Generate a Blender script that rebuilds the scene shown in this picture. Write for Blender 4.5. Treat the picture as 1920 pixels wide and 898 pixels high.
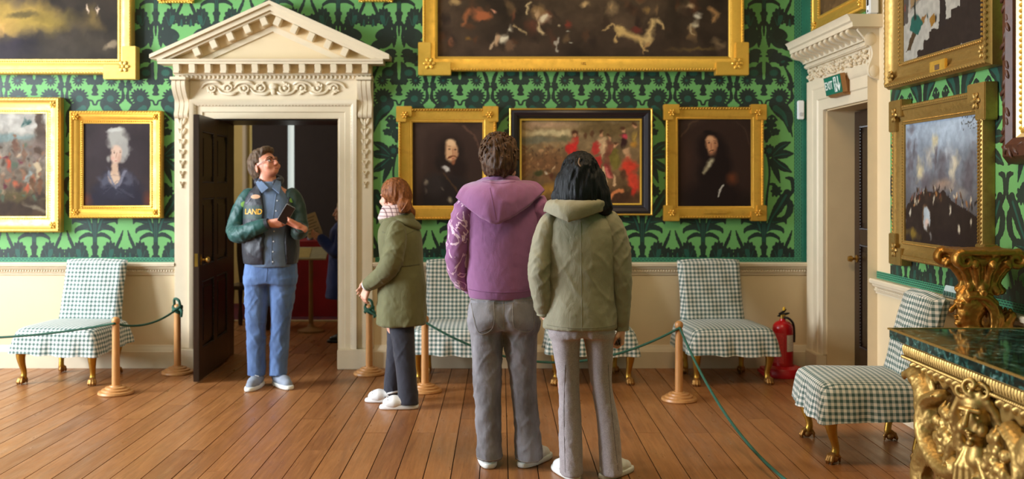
import bpy, bmesh, math, random
import numpy as np
from mathutils import Vector, Matrix
from mathutils.bvhtree import BVHTree

random.seed(7); np.random.seed(7)
for o in list(bpy.data.objects): bpy.data.objects.remove(o)
SC = bpy.context.scene
COL = SC.collection
PI = math.pi

# ------------------------------------------------------------------ camera, world, lights, exposure
EYE = 1.52; FPX = 1867.0; VX = 938.0; VY = 346.0
cam_d = bpy.data.cameras.new('camera'); cam = bpy.data.objects.new('camera', cam_d); COL.objects.link(cam)
cam.location = (0, 0, EYE); cam.rotation_euler = (PI/2, 0, 0)
cam_d.sensor_width = 36.0; cam_d.lens = 36.0*FPX/1920
cam_d.shift_x = (960-VX)/1920; cam_d.shift_y = -(449-VY)/1920
cam_d.clip_start = 0.05
cam_d.dof.use_dof = True; cam_d.dof.focus_distance = 5.25; cam_d.dof.aperture_fstop = 2.0
SC.camera = cam
w = bpy.data.worlds.new('world'); SC.world = w; w.use_nodes = True
w.node_tree.nodes['Background'].inputs[0].default_value = (0.75, 0.85, 1.0, 1)
w.node_tree.nodes['Background'].inputs[1].default_value = 0.25
SC.view_settings.view_transform = 'Standard'; SC.view_settings.look = 'None'
SC.view_settings.gamma = 1.0; SC.view_settings.use_curve_mapping = False
SC.view_settings.exposure = 0.0
SC.cycles.max_bounces = 8; SC.cycles.diffuse_bounces = 4; SC.cycles.glossy_bounces = 3
SC.cycles.sample_clamp_indirect = 6.0; SC.cycles.caustics_reflective = False; SC.cycles.caustics_refractive = False

def area(name, loc, rot, sx, sy, power, col, spread=PI):
    l = bpy.data.lights.new(name, 'AREA'); l.shape = 'RECTANGLE'; l.size = sx; l.size_y = sy
    l.energy = power; l.color = col; l.spread = spread
    o = bpy.data.objects.new(name, l); COL.objects.link(o); o.location = loc; o.rotation_euler = rot
    return o
# daylight through the three tall windows of the left wall (out of frame), facing +X
WINY = (5.7, 3.9, 1.4)
WINX = -7.2
for k, yy in enumerate(WINY):
    area('window_daylight', (WINX-0.12, yy, 2.35), (0, -PI/2, 0), 2.7, 1.25, (640, 420, 10)[k], (0.84, 0.92, 1.0))
# two added warm fills without a fixture: behind the camera and under the ceiling
area('rear_warm_fill', (1.6, -1.3, 2.3), (PI/2, 0, 0.1), 1.8, 2.2, 8, (1.0, 0.86, 0.66))
area('ceiling_warm_fill', (0.6, 4.6, 4.25), (0, 0, 0), 1.3, 1.3, 72, (1.0, 0.72, 0.42))
# the next room's own window light
area('next_room_daylight', (-4.3, 11.0, 2.2), (0, -PI/2, 0), 1.6, 1.2, 26, (1.0, 0.93, 0.82))

def at(px, py, Y):
    """photo pixel + distance from the camera plane -> world point"""
    return Vector(((px-VX)*Y/FPX, Y, EYE-(py-VY)*Y/FPX))
def yg(py):
    """distance of a floor point seen at photo row py"""
    return FPX*EYE/(py-VY)

# ------------------------------------------------------------------ helpers
def lin(c):
    out = []
    for v in c[:3]:
        v = v/255.0
        out.append(v/12.92 if v <= 0.04045 else ((v+0.055)/1.055)**2.4)
    return tuple(out)
def lin4(c): return lin(c)+(1.0,)

class NT:
    def __init__(s, name):
        s.m = bpy.data.materials.new(name); s.m.use_nodes = True
        s.t = s.m.node_tree; s.n = s.t.nodes; s.b = s.n['Principled BSDF']
    def new(s, typ, **kw):
        n = s.n.new(typ)
        for k, v in kw.items(): setattr(n, k, v)
        return n
    def link(s, a, b): s.t.links.new(a, b)
    def math(s, op, a, b=None, c=None, clamp=False):
        n = s.new('ShaderNodeMath', operation=op); n.use_clamp = clamp
        for i, v in enumerate((a, b, c)):
            if v is None: continue
            if isinstance(v, (int, float)): n.inputs[i].default_value = v
            else: s.link(v, n.inputs[i])
        return n.outputs[0]
    def mix(s, f, a, b, mode='MIX'):
        n = s.new('ShaderNodeMix', data_type='RGBA', blend_type=mode)
        for i, v in ((0, f), (6, a), (7, b)):
            if isinstance(v, (int, float)): n.inputs[i].default_value = v
            elif isinstance(v, tuple): n.inputs[i].default_value = v
            else: s.link(v, n.inputs[i])
        return n.outputs[2]
    def noise(s, scale, vec=None, detail=3, rough=0.55, dist=0.0):
        n = s.new('ShaderNodeTexNoise'); n.inputs['Scale'].default_value = scale
        n.inputs['Detail'].default_value = detail; n.inputs['Roughness'].default_value = rough
        n.inputs['Distortion'].default_value = dist
        if vec is not None: s.link(vec, n.inputs['Vector'])
        return n
    def ramp(s, fac, stops, interp='LINEAR'):
        n = s.new('ShaderNodeValToRGB'); n.color_ramp.interpolation = interp
        e = n.color_ramp.elements
        while len(e) > 1: e.remove(e[-1])
        e[0].position = stops[0][0]; e[0].color = stops[0][1]
        for p, c in stops[1:]:
            k = e.new(p); k.color = c
        s.link(fac, n.inputs[0]); return n.outputs[0]
    def bump(s, h, strength=0.3, dist=0.01):
        n = s.new('ShaderNodeBump'); n.inputs['Strength'].default_value = strength
        n.inputs['Distance'].default_value = dist; s.link(h, n.inputs['Height'])
        s.link(n.outputs[0], s.b.inputs['Normal']); return n
    def pos(s): return s.new('ShaderNodeNewGeometry').outputs['Position']
    def objc(s): return s.new('ShaderNodeTexCoord').outputs['Object']
    def mapping(s, vec, scale=(1, 1, 1), loc=(0, 0, 0), rot=(0, 0, 0)):
        n = s.new('ShaderNodeMapping'); n.inputs['Scale'].default_value = scale
        n.inputs['Location'].default_value = loc; n.inputs['Rotation'].default_value = rot
        s.link(vec, n.inputs['Vector']); return n.outputs[0]
    def base(s, v):
        if isinstance(v, tuple): s.b.inputs['Base Color'].default_value = v
        else: s.link(v, s.b.inputs['Base Color'])
    def set(s, **kw):
        for k, v in kw.items(): s.b.inputs[k.replace('_', ' ')].default_value = v

MATS = {}
def plain(name, col, rough=0.5, metal=0.0, var=0.12, scale=12, bump=0.0, bscale=None, spec=None, stretch=(1, 1, 1), sheen=0.0, world=False):
    """noise-mottled principled material"""
    if name in MATS: return MATS[name]
    t = NT(name)
    v = t.mapping(t.pos() if world else t.objc(), stretch)
    n = t.noise(scale, v, 4)
    c = lin(col)
    a = tuple(max(0, x*(1-var)) for x in c)+(1,); b = tuple(min(1, x*(1+var)) for x in c)+(1,)
    t.base(t.ramp(n.outputs['Fac'], [(0.3, a), (0.7, b)]))
    t.set(Roughness=rough, Metallic=metal)
    if spec is not None: t.b.inputs['Specular IOR Level'].default_value = spec
    if sheen: t.b.inputs['Sheen Weight'].default_value = sheen
    if bump:
        n2 = t.noise(bscale or scale*4, v, 4)
        t.bump(n2.outputs['Fac'], bump, 0.01)
    MATS[name] = t.m
    return t.m

def link_obj(o, parent=None):
    COL.objects.link(o)
    if parent is not None: o.parent = parent
    return o
def mesh_np(name, V, F, uv=None):
    """V (n,3) array, F (m,3|4) int array or list of tuples"""
    me = bpy.data.meshes.new(name)
    if isinstance(F, np.ndarray):
        V = np.asarray(V, np.float32); n, k = F.shape
        me.vertices.add(len(V)); me.vertices.foreach_set('co', V.ravel())
        me.loops.add(n*k); me.loops.foreach_set('vertex_index', F.astype(np.int32).ravel())
        me.polygons.add(n); me.polygons.foreach_set('loop_start', np.arange(0, n*k, k, dtype=np.int32))
        me.update(calc_edges=True); me.validate()
    else:
        me.from_pydata([tuple(v) for v in V], [], F); me.update()
    return me
def smooth(me, on=True, angle=None):
    me.polygons.foreach_set('use_smooth', np.full(len(me.polygons), on))
    if angle is not None:
        try: me.set_sharp_from_angle(angle=angle)
        except Exception: pass
    me.update()
    return me
def obj(name, me, mat=None, parent=None, loc=None, rot=None):
    if mat is not None and not len(me.materials): me.materials.append(mat)
    o = bpy.data.objects.new(name, me); link_obj(o, parent)
    if loc is not None: o.location = loc
    if rot is not None: o.rotation_euler = rot
    return o
def empty(name, loc=(0, 0, 0), rz=0.0):
    o = bpy.data.objects.new(name, None); link_obj(o); o.location = loc; o.rotation_euler = (0, 0, rz)
    o.empty_display_size = 0.1
    return o
def tag(o, label, cat, group=None, kind=None):
    o['label'] = label; o['category'] = cat
    if group: o['group'] = group
    if kind: o['kind'] = kind
    return o
def struct(o, label=None, cat=None):
    o['kind'] = 'structure'
    if label: o['label'] = label
    if cat: o['category'] = cat
    return o
def copy_tree(o, parent=None):
    c = o.copy(); COL.objects.link(c); c.parent = parent
    for ch in list(o.children): copy_tree(ch, c)
    return c

class MB:
    """collects geometry of ONE mesh"""
    def __init__(s): s.v = []; s.f = []
    def add(s, V, F):
        k = len(s.v); s.v += [tuple(p) for p in V]; s.f += [tuple(i+k for i in f) for f in F]; return s
    def box(s, lo, hi, M=None):
        x0, y0, z0 = lo; x1, y1, z1 = hi
        V = [(x0,y0,z0),(x1,y0,z0),(x1,y1,z0),(x0,y1,z0),(x0,y0,z1),(x1,y0,z1),(x1,y1,z1),(x0,y1,z1)]
        if M is not None: V = [M @ Vector(p) for p in V]
        return s.add(V, [(0,3,2,1),(4,5,6,7),(0,1,5,4),(1,2,6,5),(2,3,7,6),(3,0,4,7)])
    def prism(s, poly, d0, d1, axis='y', M=None):
        """polygon (a,b) extruded along axis from d0 to d1; axis y: (x,z), x: (y,z), z: (x,y)"""
        def P(a, b, d): return {'y': (a, d, b), 'x': (d, a, b), 'z': (a, b, d)}[axis]
        n = len(poly); V = [P(a, b, d0) for a, b in poly]+[P(a, b, d1) for a, b in poly]
        if M is not None: V = [M @ Vector(p) for p in V]
        F = [tuple(range(n)), tuple(range(2*n-1, n-1, -1))]+[(i, n+i, n+(i+1) % n, (i+1) % n) for i in range(n)]
        return s.add(V, F)
    def lathe(s, prof, seg=24, c=(0, 0, 0), M=None):
        """prof: list of (r,z)"""
        V = []; F = []; m = len(prof)
        for r, z in prof:
            for j in range(seg):
                a = 2*PI*j/seg; V.append((c[0]+r*math.cos(a), c[1]+r*math.sin(a), c[2]+z))
        for i in range(m-1):
            for j in range(seg):
                F.append((i*seg+j, i*seg+(j+1) % seg, (i+1)*seg+(j+1) % seg, (i+1)*seg+j))
        F.append(tuple(range(seg-1, -1, -1))); F.append(tuple(range((m-1)*seg, m*seg)))
        if M is not None: V = [M @ Vector(p) for p in V]
        return s.add(V, F)
    def tube(s, pts, rad, seg=10, closed=False, flat=1.0, up=None):
        pts = [Vector(p) for p in pts]; n = len(pts)
        R = rad if isinstance(rad, (list, tuple)) else [rad]*n
        V = []; F = []; prev = Vector(up) if up else None
        for i, p in enumerate(pts):
            if closed: t = pts[(i+1) % n]-pts[i-1]
            else: t = pts[min(i+1, n-1)]-pts[max(i-1, 0)]
            if t.length < 1e-9: t = Vector((0, 0, 1))
            t.normalize()
            if prev is None: prev = Vector((0, 0, 1)) if abs(t.z) < 0.9 else Vector((1, 0, 0))
            a = (prev-t*prev.dot(t))
            if a.length < 1e-6: a = t.orthogonal()
            a.normalize(); b = t.cross(a); prev = a
            for j in range(seg):
                q = 2*PI*j/seg; V.append(p+(a*math.cos(q)+b*math.sin(q)*flat)*R[i])
        m = n if closed else n-1
        for i in range(m):
            for j in range(seg):
                k = (i+1) % n
                F.append((i*seg+j, i*seg+(j+1) % seg, k*seg+(j+1) % seg, k*seg+j))
        if not closed:
            F.append(tuple(range(seg-1, -1, -1))); F.append(tuple(range((n-1)*seg, n*seg)))
        return s.add(V, F)
    def ball(s, c, r, seg=8, rings=5, M=None):
        rx, ry, rz = r if isinstance(r, (tuple, list)) else (r, r, r)
        V = [(0, 0, -rz)]; F = []
        for i in range(1, rings):
            a = -PI/2+PI*i/rings
            for j in range(seg):
                b = 2*PI*j/seg; V.append((rx*math.cos(a)*math.cos(b), ry*math.cos(a)*math.sin(b), rz*math.sin(a)))
        V.append((0, 0, rz)); T = len(V)-1
        for j in range(seg):
            F.append((0, 1+(j+1) % seg, 1+j)); F.append((T, 1+(rings-2)*seg+j, 1+(rings-2)*seg+(j+1) % seg))
        for i in range(rings-2):
            for j in range(seg):
                F.append((1+i*seg+j, 1+i*seg+(j+1) % seg, 1+(i+1)*seg+(j+1) % seg, 1+(i+1)*seg+j))
        c = Vector(c)
        V = [((M @ Vector(p)) if M is not None else Vector(p))+c for p in V]
        return s.add(V, F)
    def xform(s, M, i0=0):
        for i in range(i0, len(s.v)): s.v[i] = tuple(M @ Vector(s.v[i]))
        return s
    def mesh(s, name='m', sm=False, angle=0.6, bevel=0.0, seg=2):
        me = bpy.data.meshes.new(name); me.from_pydata(s.v, [], s.f); me.update()
        bm = bmesh.new(); bm.from_mesh(me)
        if bevel > 0:
            bmesh.ops.remove_doubles(bm, verts=bm.verts, dist=1e-6)
            es = [e for e in bm.edges if len(e.link_faces) == 2 and e.calc_face_angle(0) > 0.5]
            bmesh.ops.bevel(bm, geom=es, offset=bevel, segments=seg, affect='EDGES', clamp_overlap=True)
        bmesh.ops.recalc_face_normals(bm, faces=bm.faces)
        bm.to_mesh(me); bm.free()
        if sm or bevel: smooth(me, True, angle)
        return me
    def build(s, name, mat, parent=None, loc=None, rot=None, **kw):
        return obj(name, s.mesh(name, **kw), mat, parent, loc, rot)

def cat(pts, n=8, closed=False):
    """catmull-rom resample"""
    P = np.array(pts, float); m = len(P); out = []
    rng = range(m) if closed else range(m-1)
    for i in rng:
        if closed: p0, p1, p2, p3 = P[i-1], P[i], P[(i+1) % m], P[(i+2) % m]
        else: p0, p1, p2, p3 = P[max(i-1, 0)], P[i], P[i+1], P[min(i+2, m-1)]
        for k in range(n):
            t = k/n
            out.append(0.5*((2*p1)+(-p0+p2)*t+(2*p0-5*p1+4*p2-p3)*t*t+(-p0+3*p1-3*p2+p3)*t**3))
    if not closed: out.append(P[-1])
    return [tuple(p) for p in out]

def box_uv(me, name='UVMap'):
    """uv in metres from the dominant axis of each face"""
    uv = me.uv_layers.new(name=name)
    n = len(me.polygons); nor = np.empty(n*3, np.float32); me.polygons.foreach_get('normal', nor); nor = nor.reshape(-1, 3)
    co = np.empty(len(me.vertices)*3, np.float32); me.vertices.foreach_get('co', co); co = co.reshape(-1, 3)
    out = np.zeros((len(me.loops), 2), np.float32)
    for p in me.polygons:
        a = abs(p.normal.x); b = abs(p.normal.y); c = abs(p.normal.z)
        ij = (0, 1) if c > 0.75 else ((0, 2) if b >= a else (1, 2))
        for l in p.loop_indices:
            q = co[me.loops[l].vertex_index]; out[l] = (q[ij[0]], q[ij[1]])
    uv.data.foreach_set('uv', out.ravel())

# value noise in numpy
def _h(i, j, k, s):
    n = (i*374761393+j*668265263+k*2147483647+s*1274126177) & 0xffffffff
    n = ((n ^ (n >> 13))*1274126177) & 0xffffffff
    return ((n ^ (n >> 16)) & 0xffff)/32767.5-1.0
def vnoise(P, scale=1.0, seed=0):
    P = np.asarray(P, np.float64)*np.asarray(scale, np.float64)
    i = np.floor(P).astype(np.int64); f = P-i; f = f*f*(3-2*f)
    r = 0
    for a in (0, 1):
        for b in (0, 1):
            for c in (0, 1):
                wgt = (f[..., 0] if a else 1-f[..., 0])*(f[..., 1] if b else 1-f[..., 1])*(f[..., 2] if c else 1-f[..., 2])
                r = r+wgt*_h(i[..., 0]+a, i[..., 1]+b, i[..., 2]+c, seed)
    return r
def fbm(P, scale, seed=0, oct=3):
    P = np.asarray(P, float); s = np.asarray(scale, float); r = 0; a = 1.0
    for k in range(oct):
        r = r+a*vnoise(P, s, seed+k); s = s*2.03; a *= 0.5
    return r

# ------------------------------------------------------------------ signed-distance modelling (smooth unions -> surface nets)
class SDF:
    def __init__(s, lo, hi, h):
        s.lo = np.array(lo, float)-2*h; s.h = h
        s.n = np.ceil((np.array(hi, float)+2*h-s.lo)/h).astype(int)+1
        s.d = np.full(s.n, 0.5, np.float32)
    def _sub(s, lo, hi):
        a = np.clip(np.floor((np.array(lo)-s.lo)/s.h).astype(int), 0, s.n-1)
        b = np.clip(np.ceil((np.array(hi)-s.lo)/s.h).astype(int)+1, 0, s.n)
        if np.any(b <= a): return None
        sl = tuple(slice(a[i], b[i]) for i in range(3))
        ax = [s.lo[i]+s.h*np.arange(a[i], b[i]) for i in range(3)]
        X, Y, Z = np.meshgrid(*ax, indexing='ij')
        return sl, X.astype(np.float32), Y.astype(np.float32), Z.astype(np.float32)
    def op(s, lo, hi, fn, k=0.0, mode='u'):
        pad = max(k, 0)+2.5*s.h
        r = s._sub(np.array(lo)-pad, np.array(hi)+pad)
        if r is None: return s
        sl, X, Y, Z = r
        d = fn(X, Y, Z).astype(np.float32); o = s.d[sl]
        if mode == 'u':
            if k > 0:
                hh = np.clip(0.5+0.5*(o-d)/k, 0, 1); s.d[sl] = o*(1-hh)+d*hh-k*hh*(1-hh)
            else: s.d[sl] = np.minimum(o, d)
        elif mode == 's':
            if k > 0:
                hh = np.clip(0.5-0.5*(o+d)/k, 0, 1); s.d[sl] = o*(1-hh)-d*hh+k*hh*(1-hh)
            else: s.d[sl] = np.maximum(o, -d)
        return s
    def cap(s, a, b, ra, rb=None, k=0.0, mode='u', sc=(1, 1, 1)):
        """round cone a->b; sc squashes the section along world axes"""
        rb = ra if rb is None else rb
        a = np.array(a, float); b = np.array(b, float); S = np.array(sc, float); m = max(ra, rb)*max(sc)
        A = a/S; B = b/S; AB = B-A; L = float(AB @ AB)+1e-12
        def fn(X, Y, Z):
            px, py, pz = X/S[0]-A[0], Y/S[1]-A[1], Z/S[2]-A[2]
            t = np.clip((px*AB[0]+py*AB[1]+pz*AB[2])/L, 0, 1)
            q = np.sqrt((px-t*AB[0])**2+(py-t*AB[1])**2+(pz-t*AB[2])**2)-(ra+(rb-ra)*t)
            return q*S.min()
        return s.op(np.minimum(a, b)-m, np.maximum(a, b)+m, fn, k, mode)
    def path(s, pts, rad, k=0.01, mode='u', sc=(1, 1, 1)):
        R = rad if isinstance(rad, (list, tuple)) else [rad]*len(pts)
        for i in range(len(pts)-1): s.cap(pts[i], pts[i+1], R[i], R[i+1], k, mode, sc)
        return s
    def ell(s, c, r, k=0.0, mode='u', rot=None):
        """ellipsoid; rot = (rx,ry,rz) euler"""
        c = np.array(c, float); r = np.array(r if isinstance(r, (tuple, list)) else (r, r, r), float)
        M = np.eye(3) if rot is None else np.array(Matrix.Rotation(rot[2], 3, 'Z') @ Matrix.Rotation(rot[1], 3, 'Y') @ Matrix.Rotation(rot[0], 3, 'X')).T
        def fn(X, Y, Z):
            x, y, z = X-c[0], Y-c[1], Z-c[2]
            p = [M[i, 0]*x+M[i, 1]*y+M[i, 2]*z for i in range(3)]
            k0 = np.sqrt(sum((p[i]/r[i])**2 for i in range(3))); k1 = np.sqrt(sum((p[i]/r[i]**2)**2 for i in range(3)))
            return k0*(k0-1)/np.maximum(k1, 1e-6)
        m = r.max() if rot is not None else r
        return s.op(c-m, c+m, fn, k, mode)
    def rbox(s, c, hs, rad=0.01, k=0.0, mode='u', rot=None):
        c = np.array(c, float); hs = np.array(hs, float)
        M = np.eye(3) if rot is None else np.array(Matrix.Rotation(rot[2], 3, 'Z') @ Matrix.Rotation(rot[1], 3, 'Y') @ Matrix.Rotation(rot[0], 3, 'X')).T
        def fn(X, Y, Z):
            x, y, z = X-c[0], Y-c[1], Z-c[2]
            q = [np.abs(M[i, 0]*x+M[i, 1]*y+M[i, 2]*z)-hs[i]+rad for i in range(3)]
            return np.sqrt(sum(np.maximum(v, 0)**2 for v in q))+np.minimum(np.maximum(np.maximum(q[0], q[1]), q[2]), 0)-rad
        m = np.linalg.norm(hs) if rot is not None else hs
        return s.op(c-m, c+m, fn, k, mode)
    def zloft(s, secs, k=0.0, p=2.0, mode='u', wave=None):
        """stack of sections (z, cx, cy, rx, ry); p = superellipse exponent; wave(theta,z)->radial factor"""
        S = np.array(secs, float); S = S[np.argsort(S[:, 0])]
        # smooth resample
        zz = np.linspace(S[0, 0], S[-1, 0], 80)
        T = np.array(sorted(cat([tuple(r) for r in S], 12), key=lambda r: r[0]))
        cols = [np.interp(zz, T[:, 0], T[:, i]) for i in range(1, 5)]
        z0, z1 = zz[0], zz[-1]
        def fn(X, Y, Z):
            cx, cy, rx, ry = [np.interp(Z, zz, c) for c in cols]
            x = (X-cx)/rx; y = (Y-cy)/ry
            r = (np.abs(x)**p+np.abs(y)**p)**(1.0/p)
            if wave is not None: r = r/(1+wave(np.arctan2(y, x), Z))
            d = (r-1)*np.minimum(rx, ry)
            return np.maximum(d, np.maximum(z0-Z, Z-z1))
        lo = (min(S[:, 1]-S[:, 3])*1.0-0.03, min(S[:, 2]-S[:, 4])-0.03, z0); hi = (max(S[:, 1]+S[:, 3])+0.03, max(S[:, 2]+S[:, 4])+0.03, z1)
        return s.op(lo, hi, fn, k, mode)
    def mesh(s):
        d = s.d; h = s.h; inside = d < 0
        n = d.shape
        # cells crossed
        c = np.zeros((n[0]-1, n[1]-1, n[2]-1), np.uint8)
        for a in (0, 1):
            for b in (0, 1):
                for e in (0, 1): c += inside[a:n[0]-1+a, b:n[1]-1+b, e:n[2]-1+e]
        act = (c > 0) & (c < 8)
        idx = np.argwhere(act); m = len(idx)
        if m == 0: return np.zeros((0, 3)), np.zeros((0, 4), int)
        vid = np.full(act.shape, -1, np.int64); vid[act] = np.arange(m)
        corner = {}
        for a in (0, 1):
            for b in (0, 1):
                for e in (0, 1): corner[a, b, e] = d[idx[:, 0]+a, idx[:, 1]+b, idx[:, 2]+e]
        acc = np.zeros((m, 3)); cnt = np.zeros(m)
        for ax in range(3):
            o = [i for i in range(3) if i != ax]
            for u in (0, 1):
                for v in (0, 1):
                    p = [0, 0, 0]; p[o[0]] = u; p[o[1]] = v; q = list(p); q[ax] = 1
                    d0, d1 = corner[tuple(p)], corner[tuple(q)]
                    x = (d0 < 0) != (d1 < 0)
                    t = np.where(x, d0/np.where(np.abs(d0-d1) < 1e-9, 1, d0-d1), 0)
                    pos = np.zeros((m, 3)); pos[:, o[0]] = u; pos[:, o[1]] = v; pos[:, ax] = t
                    acc += np.where(x[:, None], pos, 0); cnt += x
        V = s.lo+h*(idx+acc/np.maximum(cnt, 1)[:, None])
        F = []
        for ax in range(3):
            o = [(ax+1) % 3, (ax+2) % 3]
            sl0 = [slice(1, -1)]*3; sl1 = [slice(1, -1)]*3
            sl0[ax] = slice(0, n[ax]-1); sl1[ax] = slice(1, n[ax])
            A = inside[tuple(sl0)]; B = inside[tuple(sl1)]
            E = np.argwhere(A != B)
            if not len(E): continue
            flip = A[tuple(E.T)]
            E = E.copy(); E[:, o[0]] += 1; E[:, o[1]] += 1
            def cell(du, dv):
                q = E.copy(); q[:, o[0]] += du; q[:, o[1]] += dv; return vid[q[:, 0], q[:, 1], q[:, 2]]
            q = np.stack([cell(-1, -1), cell(0, -1), cell(0, 0), cell(-1, 0)], 1)
            q[~flip] = q[~flip][:, ::-1]
            F.append(q)
        F = np.concatenate(F); F = F[(F >= 0).all(1)]
        return V, F
    def build(s, name, mat, parent=None, disp=None, relax=1, loc=None, rot=None):
        V, F = s.mesh()
        for _ in range(relax): V = relaxed(V, F)
        if disp is not None: V = V+normals(V, F)*np.asarray(disp(V))[:, None]
        me = mesh_np(name, V, F); smooth(me)
        return obj(name, me, mat, parent, loc, rot)
def normals(V, F):
    N = np.cross(V[F[:, 2]]-V[F[:, 0]], V[F[:, 3]]-V[F[:, 1]])
    out = np.zeros_like(V)
    for i in range(4): np.add.at(out, F[:, i], N)
    return out/np.maximum(np.linalg.norm(out, axis=1), 1e-12)[:, None]
def relaxed(V, F, w=0.5):
    S = np.zeros_like(V); C = np.zeros(len(V))
    for i in range(4):
        for j in ((i+1) % 4, (i+3) % 4):
            np.add.at(S, F[:, i], V[F[:, j]]); np.add.at(C, F[:, i], 1)
    return V*(1-w)+w*S/np.maximum(C, 1)[:, None]

def text_mesh(s, size, extrude=0.0, bold=0.0):
    cu = bpy.data.curves.new('lettering', 'FONT'); cu.body = s; cu.size = size; cu.extrude = extrude; cu.offset = bold
    cu.align_x = 'CENTER'; cu.align_y = 'CENTER'; cu.resolution_u = 3
    o = bpy.data.objects.new('lettering', cu); COL.objects.link(o)
    dg = bpy.context.evaluated_depsgraph_get(); dg.update()
    me = bpy.data.meshes.new_from_object(o.evaluated_get(dg))
    bpy.data.objects.remove(o); bpy.data.curves.remove(cu)
    me.materials.clear()
    return me
# ------------------------------------------------------------------ materials of the room
YB = 8.272      # back wall plane
XR = 2.60       # right wall plane
XL = -7.2       # left wall plane
YF = -1.5       # wall behind the camera
HC = 4.4        # ceiling height
def wood_floor():
    t = NT('oak_floorboards')
    p = t.pos(); rnd = t.new('ShaderNodeObjectInfo').outputs['Random']
    off = t.new('ShaderNodeCombineXYZ'); t.link(t.math('MULTIPLY', rnd, 37.0), off.inputs[0]); t.link(t.math('MULTIPLY', rnd, 91.0), off.inputs[1])
    add = t.new('ShaderNodeVectorMath', operation='ADD'); t.link(p, add.inputs[0]); t.link(off.outputs[0], add.inputs[1])
    v = add.outputs[0]
    g = t.noise(1.0, t.mapping(v, (70, 3.0, 70)), 6, 0.65, 0.6)
    g2 = t.noise(1.0, t.mapping(v, (9, 0.9, 9)), 4, 0.6, 1.0)
    spk = t.noise(1.0, t.mapping(v, (240, 40, 240)), 2, 0.5)
    c1 = t.ramp(g.outputs['Fac'], [(0.25, lin4((98, 58, 30))), (0.5, lin4((150, 95, 52))), (0.75, lin4((182, 124, 74)))])
    c2 = t.ramp(rnd, [(0.0, lin4((128, 80, 44))), (0.35, lin4((160, 106, 60))), (0.7, lin4((176, 120, 70))), (1.0, lin4((142, 86, 50)))])
    c = t.mix(0.5, c1, c2)
    c = t.mix(t.math('MULTIPLY', t.math('SUBTRACT', g2.outputs['Fac'], 0.5, clamp=True), 1.5, clamp=True), c, lin4((88, 48, 28)))
    c = t.mix(t.math('MULTIPLY', t.math('GREATER_THAN', spk.outputs['Fac'], 0.66), 0.35), c, lin4((60, 34, 20)))
    t.base(c)
    rr = t.noise(1.0, t.mapping(v, (14, 3, 14)), 4)
    t.link(t.ramp(rr.outputs['Fac'], [(0.3, (0.26,)*3+(1,)), (0.7, (0.46,)*3+(1,))]), t.b.inputs['Roughness'])
    t.bump(g.outputs['Fac'], 0.22, 0.003)
    t.set(); t.b.inputs['Specular IOR Level'].default_value = 0.45
    return t.m
M_FLOOR = wood_floor()
M_GAP = plain('dark_floor_gap', (38, 22, 14), 0.9)
M_CREAM = plain('cream_paint', (222, 200, 162), 0.5, var=0.03, scale=3, world=True)
M_WHITE = plain('ivory_gloss_paint', (220, 204, 176), 0.45, var=0.03, scale=8, bump=0.05, bscale=60, world=True)
M_STONE = plain('warm_limewash', (216, 190, 148), 0.6, var=0.04, scale=5, world=True)
M_CEIL = plain('ceiling_plaster', (206, 198, 182), 0.8, var=0.02)
M_DKWOOD = plain('dark_mahogany', (46, 30, 22), 0.35, var=0.25, scale=6, stretch=(8, 8, 1))
M_DKWOOD2 = plain('dark_mahogany_panel', (38, 25, 19), 0.3, var=0.25, scale=6, stretch=(8, 8, 1))
M_BRASS = plain('aged_brass', (186, 146, 70), 0.3, 0.9)
M_GREENPLAIN = plain('green_silk_plain', (58, 128, 84), 0.6, var=0.05)

def gold(name, col=(226, 172, 64), rough=0.34, wear=0.35, scale=18, dark=(96, 58, 20)):
    if name in MATS: return MATS[name]
    t = NT(name); v = t.objc()
    n = t.noise(scale, v, 6, 0.65); n2 = t.noise(scale*0.23, v, 3)
    c = t.ramp(n.outputs['Fac'], [(0.28, lin4(dark)), (0.46, lin4(tuple(x*0.86 for x in col))), (0.75, lin4(col))])
    c = t.mix(wear*0.5, lin4(col), c) if wear < 1 else c
    c = t.mix(t.math('MULTIPLY', n2.outputs['Fac'], 0.25), c, lin4(tuple(min(255, x*1.15) for x in col)))
    t.base(c); t.set(Metallic=0.82)
    t.link(t.ramp(n.outputs['Fac'], [(0.3, (rough+0.2,)*3+(1,)), (0.7, (rough,)*3+(1,))]), t.b.inputs['Roughness'])
    t.bump(t.noise(scale*5, v, 3).outputs['Fac'], 0.12, 0.004)
    MATS[name] = t.m; return t.m
M_GOLD = gold('gilt_frame', (238, 190, 86), 0.36, 0.4)
M_GOLDL = gold('pale_gilt_frame', (226, 190, 104), 0.45, 0.35)
M_GOLDO = gold('old_gilt_frame', (232, 178, 76), 0.38, 0.8, 12)
M_GOLDD = gold('bronzed_gilt', (166, 116, 48), 0.32, 0.7, 25, (60, 34, 12))
M_GOLDT = gold('carved_gilt', (178, 144, 82), 0.38, 0.9, 30, (78, 50, 24))

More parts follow.
